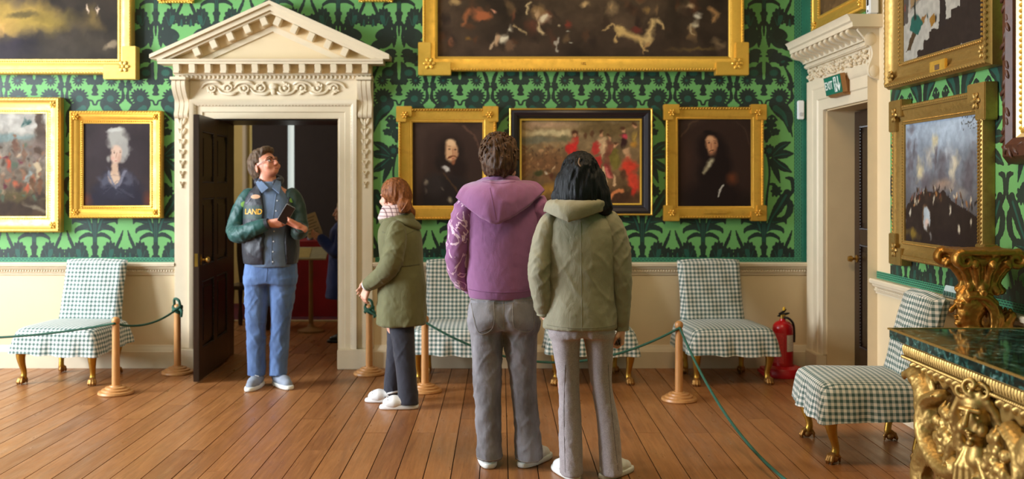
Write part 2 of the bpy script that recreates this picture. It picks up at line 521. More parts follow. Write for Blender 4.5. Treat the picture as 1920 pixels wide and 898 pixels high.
# ------------------------------------------------------------------ floor with single boards
me = MB().box((XL, YF, -0.08), (XR, YB, -0.007)).box((-2.406, YB, -0.08), (-1.338, 8.95, -0.007)).mesh('floor')
FLOOR = struct(obj('floor', me, M_GAP))
near = MB().box((XL, YF, -0.0065), (XR, 3.4, 0.0)).build('near_boards', M_FLOOR, FLOOR)
near['kind'] = 'stuff'
pm = MB().box((-0.5, -0.5, -0.0065), (0.5, 0.5, 0.0)).mesh('plank', bevel=0.0)
pm.materials.append(M_FLOOR)
rs = random.Random(3); DOORX = (-2.406, -1.338)
x = XL; rows = []
while x < XR-0.01:
    wd = min(rs.uniform(0.132, 0.162), XR-x); rows.append((x, x+wd)); x += wd
JO = [3.4, 5.275, 5.70, 6.10, 6.46, 6.87, 7.28]
for i, (x0, x1) in enumerate(rows):
    cuts = [3.4]
    r = rs.random()
    if r < 0.78: cuts.append(rs.choice(JO[1:]))
    if r < 0.25: cuts.append(rs.choice([4.4, 4.8, 7.28, 7.7]))
    end = 8.95 if (x0 > -2.40 and x1 < -1.34) else YB-0.002
    cuts = sorted(set(cuts))+[end]
    for a, b in zip(cuts[:-1], cuts[1:]):
        if b-a < 0.3: continue
        o = obj('plank', pm, None, FLOOR); o.location = ((x0+x1)/2, (a+b)/2, rs.uniform(-0.0012, 0.0))
        o.scale = (x1-x0-0.0055, b-a-0.003, 1)
    if end < 8.9 and x1 > DOORX[0] and x0 < DOORX[1]:
        a, b = max(x0, DOORX[0]), min(x1, DOORX[1])
        o = obj('plank', pm, None, FLOOR); o.location = ((a+b)/2, (YB+8.95)/2, -0.001); o.scale = (b-a-0.0055, 8.95-YB, 1)

# ------------------------------------------------------------------ walls
DX0, DX1, DZ = -2.406, -1.338, 2.065            # left doorway in the back wall
RY0, RY1, RZ = 6.90, 7.93, 2.115                # doorway in the right wall
b = MB().box((XL-0.3, YB, 0), (DX0, YB+0.68, HC)).box((DX1, YB, 0), (XR+0.9, YB+0.68, HC)).box((DX0, YB, DZ), (DX1, YB+0.68, HC))
WB = struct(b.build('wall_back', M_CREAM))
b = MB().box((XR, YF, 0), (XR+0.30, RY0, HC)).box((XR, RY1, 0), (XR+0.30, YB, HC)).box((XR, RY0, RZ), (XR+0.30, RY1, HC))
WR = struct(b.build('wall_right', M_CREAM))
b = MB(); prev = YF
for yy in sorted(WINY):
    b.box((XL-0.3, prev, 0), (XL, yy-0.65, HC)); b.box((XL-0.3, yy-0.65, 0), (XL, yy+0.65, 0.95)); b.box((XL-0.3, yy-0.65, 3.75), (XL, yy+0.65, HC)); prev = yy+0.65
b.box((XL-0.3, prev, 0), (XL, YB, HC))
WL = struct(b.build('wall_left', M_GREENPLAIN))
b = MB().box((XL-0.3, YF-0.3, 0), (XR+0.3, YF, HC))
WF = struct(b.build('wall_front', M_GREENPLAIN))
CE = struct(MB().box((XL-0.3, YF-0.3, HC), (XR+0.3, YB+0.3, HC+0.2)).build('ceiling', M_CEIL))
M_PANE = NT('window_glass'); M_PANE.set(Roughness=0.02); M_PANE.b.inputs['Transmission Weight'].default_value = 1.0; M_PANE = M_PANE.m
for k, yy in enumerate(sorted(WINY)):
    we = struct(empty('window_%d' % (k+1), (XL-0.15, yy, 0.95)))
    m = MB()
    for s_ in (-1, 1): m.box((-0.05, s_*0.65-0.05*(s_ > 0), 0), (0.05, s_*0.65+0.05*(s_ < 0), 2.8))
    m.box((-0.05, -0.65, 0), (0.05, 0.65, 0.06)); m.box((-0.05, -0.65, 2.74), (0.05, 0.65, 2.8)); m.box((-0.05, -0.65, 1.37), (0.05, 0.65, 1.43))
    m.build('window_frame', M_WHITE, we)
    m = MB()
    for q in (-0.22, 0.22): m.box((-0.015, q-0.012, 0.06), (0.015, q+0.012, 2.74))
    for q in (0.72, 2.08): m.box((-0.015, -0.6, q-0.012), (0.015, 0.6, q+0.012))
    m.build('glazing_bars', M_WHITE, we)
    MB().box((0.15, -0.72, -0.06), (0.26, 0.72, 0.0)).build('window_sill', M_WHITE, we, bevel=0.01)

# ------------------------------------------------------------------ green damask wallpaper: strips of one repeat
PER = 0.505; TH = 1.94
def damask_tile():
    """half repeat drawn on a raster: x 0..205 from the plant axis, y downward 0..1573 (row of the vase = 0)"""
    st = 2.0; nx, ny = 104, 788
    X, Y = np.meshgrid((np.arange(nx))*st, np.arange(ny)*st)
    H = ny*st
    mask = np.zeros((ny, nx), bool); det = np.zeros((ny, nx), bool)
    def ell(cx, cy, rx, ry, rot=0, lobes=0, amp=0.0, ph=0.0, val=True, tgt=None):
        T = mask if tgt is None else tgt
        for dy in (-H, 0, H):
            x = X-cx; y = Y-cy-dy; c, s_ = math.cos(rot), math.sin(rot)
            u = (x*c+y*s_)/rx; v = (-x*s_+y*c)/ry
            r = np.hypot(u, v); th = np.arctan2(v, u)
            T[r < 1+amp*np.abs(np.cos(lobes*0.5*th+ph))-amp*0.5] = val
    def stroke(pts, wd, serr=0, amp=0.0, val=True, tgt=None):
        T = mask if tgt is None else tgt
        P = np.array(cat([p+(w_,) for p, w_ in zip(pts, wd)], 10)); L = 0
        for i in range(len(P)-1):
            a, b_ = P[i], P[i+1]; ab = b_[:2]-a[:2]; l2 = ab@ab+1e-9
            for dy in (-H, 0, H):
                if min(a[1], b_[1])+dy > H+80 or max(a[1], b_[1])+dy < -80: continue
                t = np.clip(((X-a[0])*ab[0]+(Y-a[1]-dy)*ab[1])/l2, 0, 1)
                dd = np.hypot(X-a[0]-t*ab[0], Y-a[1]-dy-t*ab[1])
                w_ = a[2]+(b_[2]-a[2])*t
                if serr:
                    ph = (L+t*math.sqrt(l2))/serr; w_ = w_*(1-amp+amp*(1-(ph-np.floor(ph))))
                T[dd < w_] = val
            L += math.sqrt(l2)
    # y here = photo-zoom y - 90
    # vase and stem
    ell(0, 0, 28, 18); stroke([(0, -55), (0, 60)], [16, 12]); stroke([(0, 20), (0, 95)], [20, 8])
    # cabbage leaf, fruit and little leaves
    ell(98, 25, 44, 62, 0.25, 11, 0.28); ell(70, 80, 26, 40, -0.5, 7, 0.25)
    ell(172, 45, 36, 40, 0.0, 9, 0.32); ell(105, 140, 58, 38, 0.4); ell(95, 185, 60, 44, 0.7); ell(150, 215, 44, 32, 0.6)
    stroke([(188, -110), (172, -60), (150, -10), (140, 20)], [5, 13, 14, 8], 14, 0.6)
    # tulip flame beside the axis
    stroke([(18, 60), (32, 105), (22, 160), (34, 215)], [8, 17, 10, 12], 18, 0.5); stroke([(62, 95), (46, 150), (34, 225)], [6, 11, 6])
    stroke([(0, 110), (0, 150)], [9, 4])
    # maple leaves
    stroke([(30, 252), (62, 275), (40, 330)], [10, 34, 6], 16, 0.3); ell(70, 285, 50, 34, 0.2, 9, 0.5)
    stroke([(60, 320), (130, 305), (190, 320)], [10, 26, 6], 16, 0.45); ell(128, 330, 40, 26, 0.3, 7, 0.4)
    stroke([(16, 330), (34, 370), (20, 420)], [6, 22, 12], 0)
    # two round fruits, daisy, tassel
    ell(66, 400, 50, 42); ell(30, 455, 30, 26, 0, 6, 0.3)
    ell(112, 452, 30, 30, 0, 12, 0.95); ell(112, 452, 24, 24)
    stroke([(140, 360), (176, 430), (188, 500)], [6, 16, 10], 15, 0.55); ell(180, 490, 22, 30, 0.2, 7, 0.4)
    ell(0, 515, 20, 26, 0, 6, 0.3); stroke([(0, 470), (0, 500)], [7, 12]); ell(0, 545, 26, 10); 
    # big horn leaf with ragged crest
    ell(108, 560, 56, 48, -0.1, 15, 0.45); stroke([(62, 610), (110, 640), (160, 705), (172, 800)], [30, 56, 42, 6], 22, 0.22)
    stroke([(186, 520), (190, 570), (160, 610)], [8, 15, 8], 16, 0.4)
    stroke([(40, 585), (18, 590), (10, 612), (0, 615)], [6, 6, 7, 6])
    # sprigs
    ell(45, 745, 34, 44, 0.3, 7, 0.6); ell(78, 800, 30, 22, -0.4, 5, 0.4); stroke([(30, 700), (60, 690), (90, 720)], [5, 9, 5], 12, 0.4); ell(20, 820, 26, 46, 0.2, 5, 0.4)
    stroke([(186, 700), (178, 760), (192, 830)], [6, 12, 5], 13, 0.5)
    # berries and palm leaves
    ell(36, 925, 34, 40, 0, 9, 0.35)
    stroke([(60, 960), (110, 900), (178, 868)], [14, 30, 6], 20, 0.35); stroke([(66, 968), (130, 950), (196, 945)], [14, 32, 8], 20, 0.35)
    stroke([(60, 985), (120, 1030), (186, 1070)], [14, 30, 6], 20, 0.3); stroke([(46, 990), (80, 1060), (108, 1140)], [12, 24, 5], 20, 0.3)
    stroke([(26, 960), (38, 1080), (20, 1240), (6, 1440)], [9, 7, 8, 10])
    # feather
    stroke([(150, 1108), (188, 1120), (196, 1190), (160, 1250)], [8, 17, 14, 8], 18, 0.35)
    stroke([(156, 1210), (110, 1290), (60, 1370), (22, 1460)], [26, 36, 24, 12], 24, 0.3); ell(84, 1198, 34, 34, 0, 8, 0.4)
    stroke([(150, 1240), (178, 1290), (160, 1360), (96, 1400)], [10, 26, 22, 8], 20, 0.45)
    stroke([(40, 1150), (70, 1160), (60, 1230)], [8, 14, 8], 14, 0.4)
    # fan at the foot
    stroke([(14, 1440), (70, 1400), (136, 1392), (150, 1420)], [12, 24, 17, 4], 20, 0.4); stroke([(12, 1470), (60, 1440), (120, 1455), (132, 1482)], [12, 22, 16, 4], 20, 0.4)
    stroke([(10, 1500), (50, 1490), (96, 1512), (104, 1530)], [10, 17, 11, 4], 16, 0.4); stroke([(0, 1360), (0, 1540)], [20, 13])
    # mid-tone veins
    stroke([(98, 80), (100, -10)], [3, 2], tgt=det); stroke([(108, 80), (128, 10)], [3, 2], tgt=det); stroke([(90, 80), (70, 20)], [3, 2], tgt=det)
    ell(110, 40, 16, 30, 0.3, tgt=det); stroke([(172, 80), (174, 40)], [9, 4], tgt=det)
    stroke([(80, 640), (130, 680), (160, 760)], [22, 20, 6], 13, 0.8, tgt=det); ell(104, 575, 24, 22, 0, tgt=det)
    stroke([(66, 965), (120, 950), (180, 946)], [3, 4, 2], tgt=det); stroke([(66, 980), (120, 1028), (176, 1060)], [3, 4, 2], tgt=det)
    stroke([(60, 955), (110, 905), (165, 876)], [3, 4, 2], tgt=det); ell(36, 925, 16, 18, 0, 7, 0.6, tgt=det)
    stroke([(150, 1225), (100, 1310), (50, 1390), (20, 1480)], [7, 6, 5, 4], tgt=det); stroke([(138, 1235), (88, 1320), (40, 1400), (14, 1490)], [2.5, 2.5, 2.5, 2], tgt=det)
    stroke([(6, 1380), (6, 1540)], [3, 3], tgt=det); ell(66, 400, 26, 20, 0, 12, 0.6, tgt=det); ell(128, 325, 8, 16, 1.2, tgt=det); ell(112, 452, 9, 9, tgt=det)
    stroke([(60, 1408), (120, 1402)], [5, 3], 10, 0.8, tgt=det); stroke([(50, 1455), (108, 1464)], [5, 3], 10, 0.8, tgt=det)
    def blur(a, n):
        a = a.astype(float)
        for _ in range(n):
            p = np.pad(a, 1, mode='edge'); p[0] = a[-1].take(np.clip(np.arange(-1, nx+1), 0, nx-1)); p[-1] = a[0].take(np.clip(np.arange(-1, nx+1), 0, nx-1))
            a = (p[1:-1, :-2]+2*p[1:-1, 1:-1]+p[1:-1, 2:])/4
            p = np.pad(a, 1, mode='edge'); p[0, 1:-1] = a[-1]; p[-1, 1:-1] = a[0]
            a = (p[:-2, 1:-1]+2*p[1:-1, 1:-1]+p[2:, 1:-1])/4
        return a
    return blur(mask, 1), blur(det & mask, 1), st, H
DM, DD, DST, DH = damask_tile()
def damask_sample(dx, z):
    """dx: distance from the plant axis, z: height"""
    u = np.abs(((dx+PER/2) % PER)-PER/2)/(PER/2)*205/DST
    v = ((1.0-z)/TH*DH) % DH/DST
    i = np.clip(u, 0, DM.shape[1]-1.001); i0 = i.astype(int); fi = i-i0
    j0 = v.astype(int) % DM.shape[0]; j1 = (j0+1) % DM.shape[0]; fj = v-np.floor(v)
    def S(A): return (A[j0, i0]*(1-fi)+A[j0, i0+1]*fi)*(1-fj)+(A[j1, i0]*(1-fi)+A[j1, i0+1]*fi)*fj
    return S(DM), S(DD)
def damask_mat():
    t = NT('green_silk_damask')
    a = t.new('ShaderNodeAttribute', attribute_name='damask').outputs['Fac']; d = t.new('ShaderNodeAttribute', attribute_name='vein').outputs['Fac']
    m = t.new('ShaderNodeMapRange'); m.inputs[1].default_value = 0.40; m.inputs[2].default_value = 0.60; t.link(a, m.inputs[0])
    m2 = t.new('ShaderNodeMapRange'); m2.inputs[1].default_value = 0.35; m2.inputs[2].default_value = 0.65; t.link(d, m2.inputs[0])
    p = t.pos(); weave = t.noise(1, t.mapping(p, (500, 500, 60)), 2); blot = t.noise(5, p, 3)
    g = t.mix(weave.outputs['Fac'], lin4((92, 152, 82)), lin4((110, 172, 98)))
    dk = t.mix(t.math('GREATER_THAN', blot.outputs['Fac'], 0.5), lin4((15, 34, 28)), lin4((19, 42, 34)))
    dk = t.mix(t.math('MULTIPLY', m2.outputs[0], 0.8), dk, lin4((24, 84, 68)))
    t.base(t.mix(m.outputs[0], g, dk))
    t.link(t.math('SUBTRACT', 0.62, t.math('MULTIPLY', m.outputs[0], 0.16)), t.b.inputs['Roughness'])
    t.b.inputs['Sheen Weight'].default_value = 0.25; t.b.inputs['Sheen Roughness'].default_value = 0.4
    t.bump(a, 0.15, 0.002)
    return t.m
M_DAMASK = damask_mat()
ZW0, ZW1 = 0.915, 3.7
_strip = {}
def strip_mesh(u0, u1, z0, z1, holes=()):
    """strip in local u (right as seen, from the plant axis) and world z, facing -y"""
    key = (round(u0, 3), round(u1, 3), round(z0, 3), round(z1, 3), holes)
    if key in _strip: return _strip[key]
    h = 0.0052
    nu = max(1, round((u1-u0)/h)); nz = max(1, round((z1-z0)/h))
    us = np.linspace(u0, u1, nu+1); zs = np.linspace(z0, z1, nz+1)
    U, Z = np.meshgrid(us, zs)
    V = np.stack([U, np.zeros_like(U), Z], -1).reshape(-1, 3)
    i = np.arange(nz)[:, None]*(nu+1)+np.arange(nu)[None, :]
    F = np.stack([i, i+1, i+nu+2, i+nu+1], -1).reshape(-1, 4)
    cu = (U[:-1, :-1]+h/2).ravel(); cz = (Z[:-1, :-1]+h/2).ravel()
    keep = np.ones(len(F), bool)
    for (a, b_, c, d) in holes: keep &= ~((cu > a) & (cu < b_) & (cz > c) & (cz < d))
    me = mesh_np('wallpaper_strip', V, F[keep])
    s1, s2 = damask_sample(V[:, 0], V[:, 2])
    for nm, s_ in (('damask', s1), ('vein', s2)):
        at_ = me.attributes.new(nm, 'FLOAT', 'POINT'); at_.data.foreach_set('value', s_.astype(np.float32))
    me.materials.append(M_DAMASK)
    _strip[key] = me
    return me
AX = 2.189
x_right = AX+PER/2
k = 0
xc = AX
while xc-PER/2 > XL:
    u0, u1 = -PER/2, PER/2
    if xc+u0 < XL: u0 = XL-xc
    hole = ()
    a, b_ = DX0-0.10-xc, DX1+0.10-xc
    if xc+u0 < DX1+0.1 and xc+u1 > DX0-0.1: hole = ((round(a, 3), round(b_, 3), 0.0, DZ+0.08),)
    o = obj('wallpaper_strip', strip_mesh(u0, u1, ZW0, ZW1, hole), None, WB, (xc, YB-0.004, 0))
    xc -= PER
RAX = 5.87
yc = RAX+PER
for k in range(8):
    yc = RAX+PER*(1-k)
    u0, u1 = -PER/2, PER/2      # local u -> world -y
    if yc+PER/2 > 6.85: u0 = yc-6.85
    if u0 >= u1: continue
    obj('wallpaper_strip', strip_mesh(round(u0, 3), u1, ZW0, ZW1), None, WR, (XR-0.004, yc, 0), (0, 0, -PI/2))
for z0 in (2.2,):   # strip above the right door
    yc = RAX+PER*3
    for k in range(3):
        yy = RAX+PER*(2+k)
        u1 = PER/2; u0 = max(-PER/2, yy-8.10)
        if k == 0: u1 = min(u1, yy-6.85)
        obj('wallpaper_strip', strip_mesh(round(u0, 3), round(u1, 3), 2.4, ZW1), None, WR, (XR-0.004, yy, 0), (0, 0, -PI/2))
# plain silk above the papered strips
MB().box((XL, YB-0.005, ZW1), (XR, YB+0.01, HC)).build('upper_silk', M_GREENPLAIN, WB)
MB().box((XR-0.005, YF, ZW1), (XR+0.01, YB, HC)).build('upper_silk', M_GREENPLAIN, WR)
MB().box((XR-0.005, YF, 0.875), (XR+0.01, RAX+PER*(1-7)-PER/2, ZW1)).build('near_silk', M_GREENPLAIN, WR)

def key_mat(name, horiz=True, alongy=False):
    t = NT(name); p = t.pos(); s = t.new('ShaderNodeSeparateXYZ'); t.link(p, s.inputs[0])
    u = s.outputs[1 if alongy else 0]; v = s.outputs[2]
    if not horiz: u, v = v, u
    # little running key: nested brick pattern
    br = t.new('ShaderNodeTexBrick'); br.offset = 0.5; br.inputs['Scale'].default_value = 1.0
    br.inputs['Brick Width'].default_value = 0.030; br.inputs['Row Height'].default_value = 0.014; br.inputs['Mortar Size'].default_value = 0.0028
    c = t.new('ShaderNodeCombineXYZ'); t.link(u, c.inputs[0]); t.link(v, c.inputs[1]); t.link(c.outputs[0], br.inputs['Vector'])
    br.inputs['Color1'].default_value = lin4((26, 70, 58)); br.inputs['Color2'].default_value = lin4((30, 80, 66)); br.inputs['Mortar'].default_value = lin4((70, 150, 112))
    t.base(br.outputs['Color']); t.set(Roughness=0.55)
    return t.m
M_KEYH = key_mat('green_key_border'); M_KEYV = key_mat('green_key_border_upright', False); M_KEYY = key_mat('green_key_border_side', True, True)
M_FILLET = plain('teal_fillet', (38, 118, 98), 0.45)
# borders of the silk
MB().box((XL, YB-0.007, 0.877), (DX0-0.3, YB, 0.915)).build('wallpaper_border', M_KEYH, WB)
MB().box((DX1+0.3, YB-0.007, 0.877), (XR-0.02, YB, 0.915)).build('wallpaper_border', M_KEYH, WB)
MB().box((x_right-0.001, YB-0.007, 0.915), (x_right+0.06, YB, ZW1)).build('wallpaper_border', M_KEYV, WB)
MB().box((x_right+0.06, YB-0.012, 0.877), (XR, YB, ZW1)).build('wallpaper_border', M_FILLET, WB)
MB().box((XR-0.007, YF, 0.877), (XR, 6.86, 0.925)).build('wallpaper_border', M_KEYY, WR)

# ------------------------------------------------------------------ dado rails and baseboards
RAIL = [(0, 0.772), (0.012, 0.772), (0.014, 0.784), (0.022, 0.790), (0.026, 0.80), (0.018, 0.806), (0.02, 0.815), (0.034, 0.824), (0.04, 0.84), (0.056, 0.846), (0.06, 0.866), (0.052, 0.876), (0, 0.877)]
BASE = [(0, 0), (0.034, 0), (0.034, 0.135), (0.026, 0.143), (0.024, 0.152), (0.014, 0.165), (0.008, 0.185), (0, 0.19)]
def run_x(name, prof, x0, x1, mat, kind=True):
    o = MB().prism([(YB-p, z) for p, z in prof], x0, x1, 'x').build(name, mat, sm=True, angle=0.5)
    return struct(o) if kind else o
def run_y(name, prof, y0, y1, mat):
    m = MB().prism([(XR-p, z) for p, z in prof], y0, y1, 'y'); return struct(m.build(name, mat, sm=True, angle=0.5))
def beads_x(parent, x0, x1, y, z, step=0.022, r=(0.008, 0.007, 0.009)):
    m = MB(); n = int((x1-x0)/step)
    for i in range(n): m.ball((x0+(i+0.5)*(x1-x0)/n, y, z), r, 6, 4)
    return m.build('carved_beading', M_WHITE, parent, sm=True)
t1 = run_x('trim_1', RAIL, XL, DX0-0.285, M_WHITE); beads_x(t1, XL, DX0-0.30, YB-0.026, 0.806)
t2 = run_x('trim_2', RAIL, DX1+0.285, XR, M_WHITE); beads_x(t2, DX1+0.30, XR-0.02, YB-0.026, 0.806)
t3 = run_y('trim_3', RAIL, YF, 6.864, M_WHITE)
m = MB()
for i in range(150): m.ball((XR-0.026, 6.80-i*0.022, 0.806), (0.007, 0.008, 0.009), 6, 4)
m.build('carved_beading', M_WHITE, t3, sm=True)
run_x('baseboard_back_left', BASE, XL, DX0-0.29, M_WHITE); run_x('baseboard_back_right', BASE, DX1+0.29, XR, M_WHITE)
run_y('baseboard_right', BASE, YF, 6.864, M_WHITE)

# ------------------------------------------------------------------ door surrounds
def sweep3(b, x0, x1, zt, prof, zb=0.0):
    """three-sided mitred architrave; prof (outward offset, projection); local facing -y, wall at y=0"""
    rings = []
    for o, p in prof: rings.append([(x0-o, -p, zb), (x0-o, -p, zt+o), (x1+o, -p, zt+o), (x1+o, -p, zb)])
    V = [q for r in rings for q in r]; F = []
    for i in range(len(rings)-1):
        for j in range(3): F.append((i*4+j, (i+1)*4+j, (i+1)*4+j+1, i*4+j+1))
    b.add(V, F); return b
def spiral(cx, cz, r0, r1, a0, turns, y, n=18):
    return [(cx+(r0+(r1-r0)*i/n)*math.cos(a0+turns*2*PI*i/n), y, cz+(r0+(r1-r0)*i/n)*math.sin(a0+turns*2*PI*i/n)) for i in range(n+1)]
def s_console(b, x0, x1, z0, z1, ptop, pbot):
    """S-scroll bracket, profile in (projection, z), three flutes on the face"""
    pts = cat([(-ptop*0.55, z1), (-ptop, z1-0.02), (-ptop*0.98, z1-0.07), (-ptop*0.72, z1-0.13), (-pbot*0.72, z0+0.13), (-pbot*0.85, z0+0.07), (-pbot*1.1, z0+0.03), (-pbot*0.9, z0+0.0), (-pbot*0.4, z0-0.005)], 4)
    n = 3; wd = (x1-x0)/n
    for i in range(n):
        a = x0+i*wd+0.003; c = x0+(i+1)*wd-0.003
        b.prism([(0, z1)]+[(p, z) for p, z in pts]+[(0, z0)], a, c, 'x')
    b.prism([(0, z1)]+[(p+0.008, z) for p, z in pts]+[(0, z0)], x0, x1, 'x')

def left_door_surround():
    R = struct(empty('trim_4', ((DX0+DX1)/2, YB, 0)))
    hw = (DX1-DX0)/2
    b = MB(); sweep3(b, -hw, hw, DZ, [(0, 0.0), (0, 0.03), (0.012, 0.036), (0.05, 0.036), (0.056, 0.046), (0.10, 0.046), (0.108, 0.06), (0.13, 0.075), (0.155, 0.08), (0.155, 0.0)], 0.165)
    b.build('architrave', M_WHITE, R, sm=True, angle=0.5)
    m = MB()
    for s_ in (-1, 1):
        for i in range(80): m.ball((s_*(hw+0.11), -0.056, 0.20+i*0.0248), (0.007, 0.008, 0.009), 6, 4)
    for i in range(48): m.ball((-hw-0.11+i*(2*hw+0.22)/47, -0.056, DZ+0.11), (0.009, 0.008, 0.007), 6, 4)
    m.build('carved_beading', M_WHITE, R, sm=True)
    for s_ in (-1, 1):
        MB().box((s_*(hw-0.002) if s_ > 0 else -hw-0.29, -0.095, 0), (hw+0.29 if s_ > 0 else -hw+0.002, 0, 0.165)).build('plinth_block', M_WHITE, R, bevel=0.006)
        a = hw+0.155; c = hw+0.285
        MB().box((min(s_*a, s_*c), -0.05, 0.165), (max(s_*a, s_*c), 0, 2.42)).build('pilaster', M_STONE if False else M_WHITE, R, bevel=0.005)
        cb = MB(); x0, x1 = sorted((s_*(a+0.01), s_*(c-0.004))); s_console(cb, x0, x1, 2.07, 2.385, 0.145, 0.075)
        cn = cb.build('console', M_WHITE, R, sm=True, angle=0.5)
        MB().box((x0-0.008, -0.16, 2.375), (x1+0.008, 0, 2.40)).build('cap', M_WHITE, cn, bevel=0.004)
        # carved drop of bellflowers under the bracket
        g = MB(); xm = (x0+x1)/2
        for i in range(7):
            z = 2.03-i*0.085; sc = 1-0.09*i
            for q in (-1, 0, 1): g.ball((xm+q*0.022*sc, -0.055, z-abs(q)*-0.012), (0.014*sc, 0.014, 0.034*sc), 7, 5, Matrix.Rotation(q*0.45, 3, 'Y'))
            g.ball((xm, -0.058, z-0.04*sc), (0.008, 0.01, 0.012), 6, 4)
        g.build('carved_drop', M_WHITE, R, sm=True)
    # frieze with scrolling foliage
    fr = MB().box((-hw-0.155, -0.05, DZ+0.155), (hw+0.155, 0, 2.385)).build('frieze', M_WHITE, R)
    g = MB(); zc = 2.315; y = -0.058
    for s_ in (-1, 1):
        for i in range(4):
            xc = s_*(0.10+i*0.135); up = 1 if i % 2 == 0 else -1; rr = 0.048-0.004*i
            g.tube(spiral(xc, zc, rr, 0.010, up*PI*0.9*s_, 1.3*up*s_, y), [0.012-0.0004*j for j in range(19)], 6)
            g.ball((xc, y-0.006, zc), (0.014, 0.012, 0.014), 7, 5)
            g.tube(cat([(xc-s_*0.07, y, zc-up*0.03), (xc-s_*0.03, y-0.006, zc-up*0.05), (xc+s_*0.05, y, zc-up*0.04), (xc+s_*0.09, y, zc+up*0.0)], 4), [0.006, 0.008, 0.011, 0.013, 0.014, 0.013, 0.012, 0.012, 0.011, 0.010, 0.008, 0.006, 0.005], 6)
            for q in range(3): g.ball((xc+s_*(0.02*q-0.01), y, zc+up*(0.045-0.012*q)), (0.018, 0.010, 0.009), 6, 4, Matrix.Rotation(0.6*up*s_+q*0.4, 3, 'Y'))
    g.ball((0, y-0.008, zc+0.012), (0.035, 0.016, 0.03), 8, 6); g.ball((0, y-0.006, zc-0.03), (0.02, 0.014, 0.028), 8, 6)
    g.build('carved_foliage', M_WHITE, fr, sm=True)
    # egg-and-dart course
    e = MB().box((-hw-0.27, -0.075, 2.385), (hw+0.27, 0, 2.43)).box((-hw-0.28, -0.09, 2.42), (hw+0.28, 0, 2.432)).build('bed_mould', M_WHITE, R, bevel=0.004)
    g = MB(); n = 44
    for i in range(n): g.ball((-hw-0.255+(i+0.5)*(2*hw+0.51)/n, -0.078, 2.404), (0.012, 0.012, 0.015), 6, 4)
    g.build('egg_ornament', M_WHITE, e, sm=True)
    # modillion blocks + horizontal cornice
    MB().box((-hw-0.28, -0.10, 2.43), (hw+0.28, 0, 2.506)).build('modillion_band', M_STONE, R)
    mod = MB().box((-0.026, -0.155, 0.012), (0.026, 0, 0.072)).prism([(-0.155, 0.012), (-0.155, 0.0), (-0.13, -0.008), (-0.09, 0.0), (-0.09, 0.012)], -0.026, 0.026, 'x').mesh('modillion', bevel=0.004); mod.materials.append(M_WHITE)
    n = 13
    for i in range(n):
        obj('modillion', mod, None, R, (-hw-0.235+i*(2*hw+0.47)/(n-1), -0.01, 2.432))
    CW = 0.918
    MB().prism([(0, 2.503), (-0.17, 2.503), (-0.172, 2.52), (-0.185, 2.525), (-0.19, 2.54), (0, 2.54)], -CW, CW, 'x').build('cornice', M_WHITE, R, sm=True, angle=0.5)
    # pediment
    zt0, zap, tip = 2.575, 3.013, 0.971
    sl = (zap-zt0)/tip
    MB().prism([(-CW+0.06, 2.54), (CW-0.06, 2.54), (0, 2.54+(CW-0.06)*sl)], -0.07, 0.0, 'y').build('tympanum', M_CREAM, R)
    ang = math.atan(sl)
    def rake(nm, t0, t1, proj, mat, inner=None):
        """raking member between vertical offsets t0..t1 below the top line"""
        m_ = MB()
        for s_ in (-1, 1):
            e0 = tip if nm == 'raking_cornice' else CW-0.02
            xt = (zap-t0-2.541)/sl; xb_ = min(e0, (zap-t1-2.541)/sl)
            if xt <= e0: poly = [(0, zap-t0), (s_*xt, 2.541), (s_*xb_, 2.541), (0, zap-t1)]
            else:
                poly = [(0, zap-t0), (s_*e0, zap-t0-e0*sl)]
                if zap-t1-e0*sl >= 2.541: poly += [(s_*e0, zap-t1-e0*sl), (0, zap-t1)]
                else: poly += [(s_*e0, 2.541), (s_*xb_, 2.541), (0, zap-t1)]
            if s_ < 0: poly = poly[::-1]
            m_.prism(poly, -proj, 0, 'y')
        return m_.build(nm, mat, R)
    rake('raking_cornice', 0.0, 0.03, 0.21, M_WHITE); rake('raking_cornice', 0.026, 0.075, 0.185, M_WHITE); rake('raking_cornice', 0.07, 0.098, 0.16, M_WHITE)
    rake('raking_band', 0.095, 0.185, 0.095, M_STONE); rake('raking_fascia', 0.18, 0.235, 0.085, M_WHITE)
    m2 = MB().box((-0.027, -0.15, -0.035), (0.027, 0, 0.035)).mesh('modillion', bevel=0.004); m2.materials.append(M_WHITE)
    for s_ in (-1, 1):
        for i in range(6):
            xx = s_*(0.055+i*0.137)
            zz = zap-0.138-abs(xx)*sl
            if zz < 2.56: continue
            o = obj('modillion', m2, None, R, (xx, -0.01, zz), (0, s_*ang, 0))
    return R
left_door_surround()

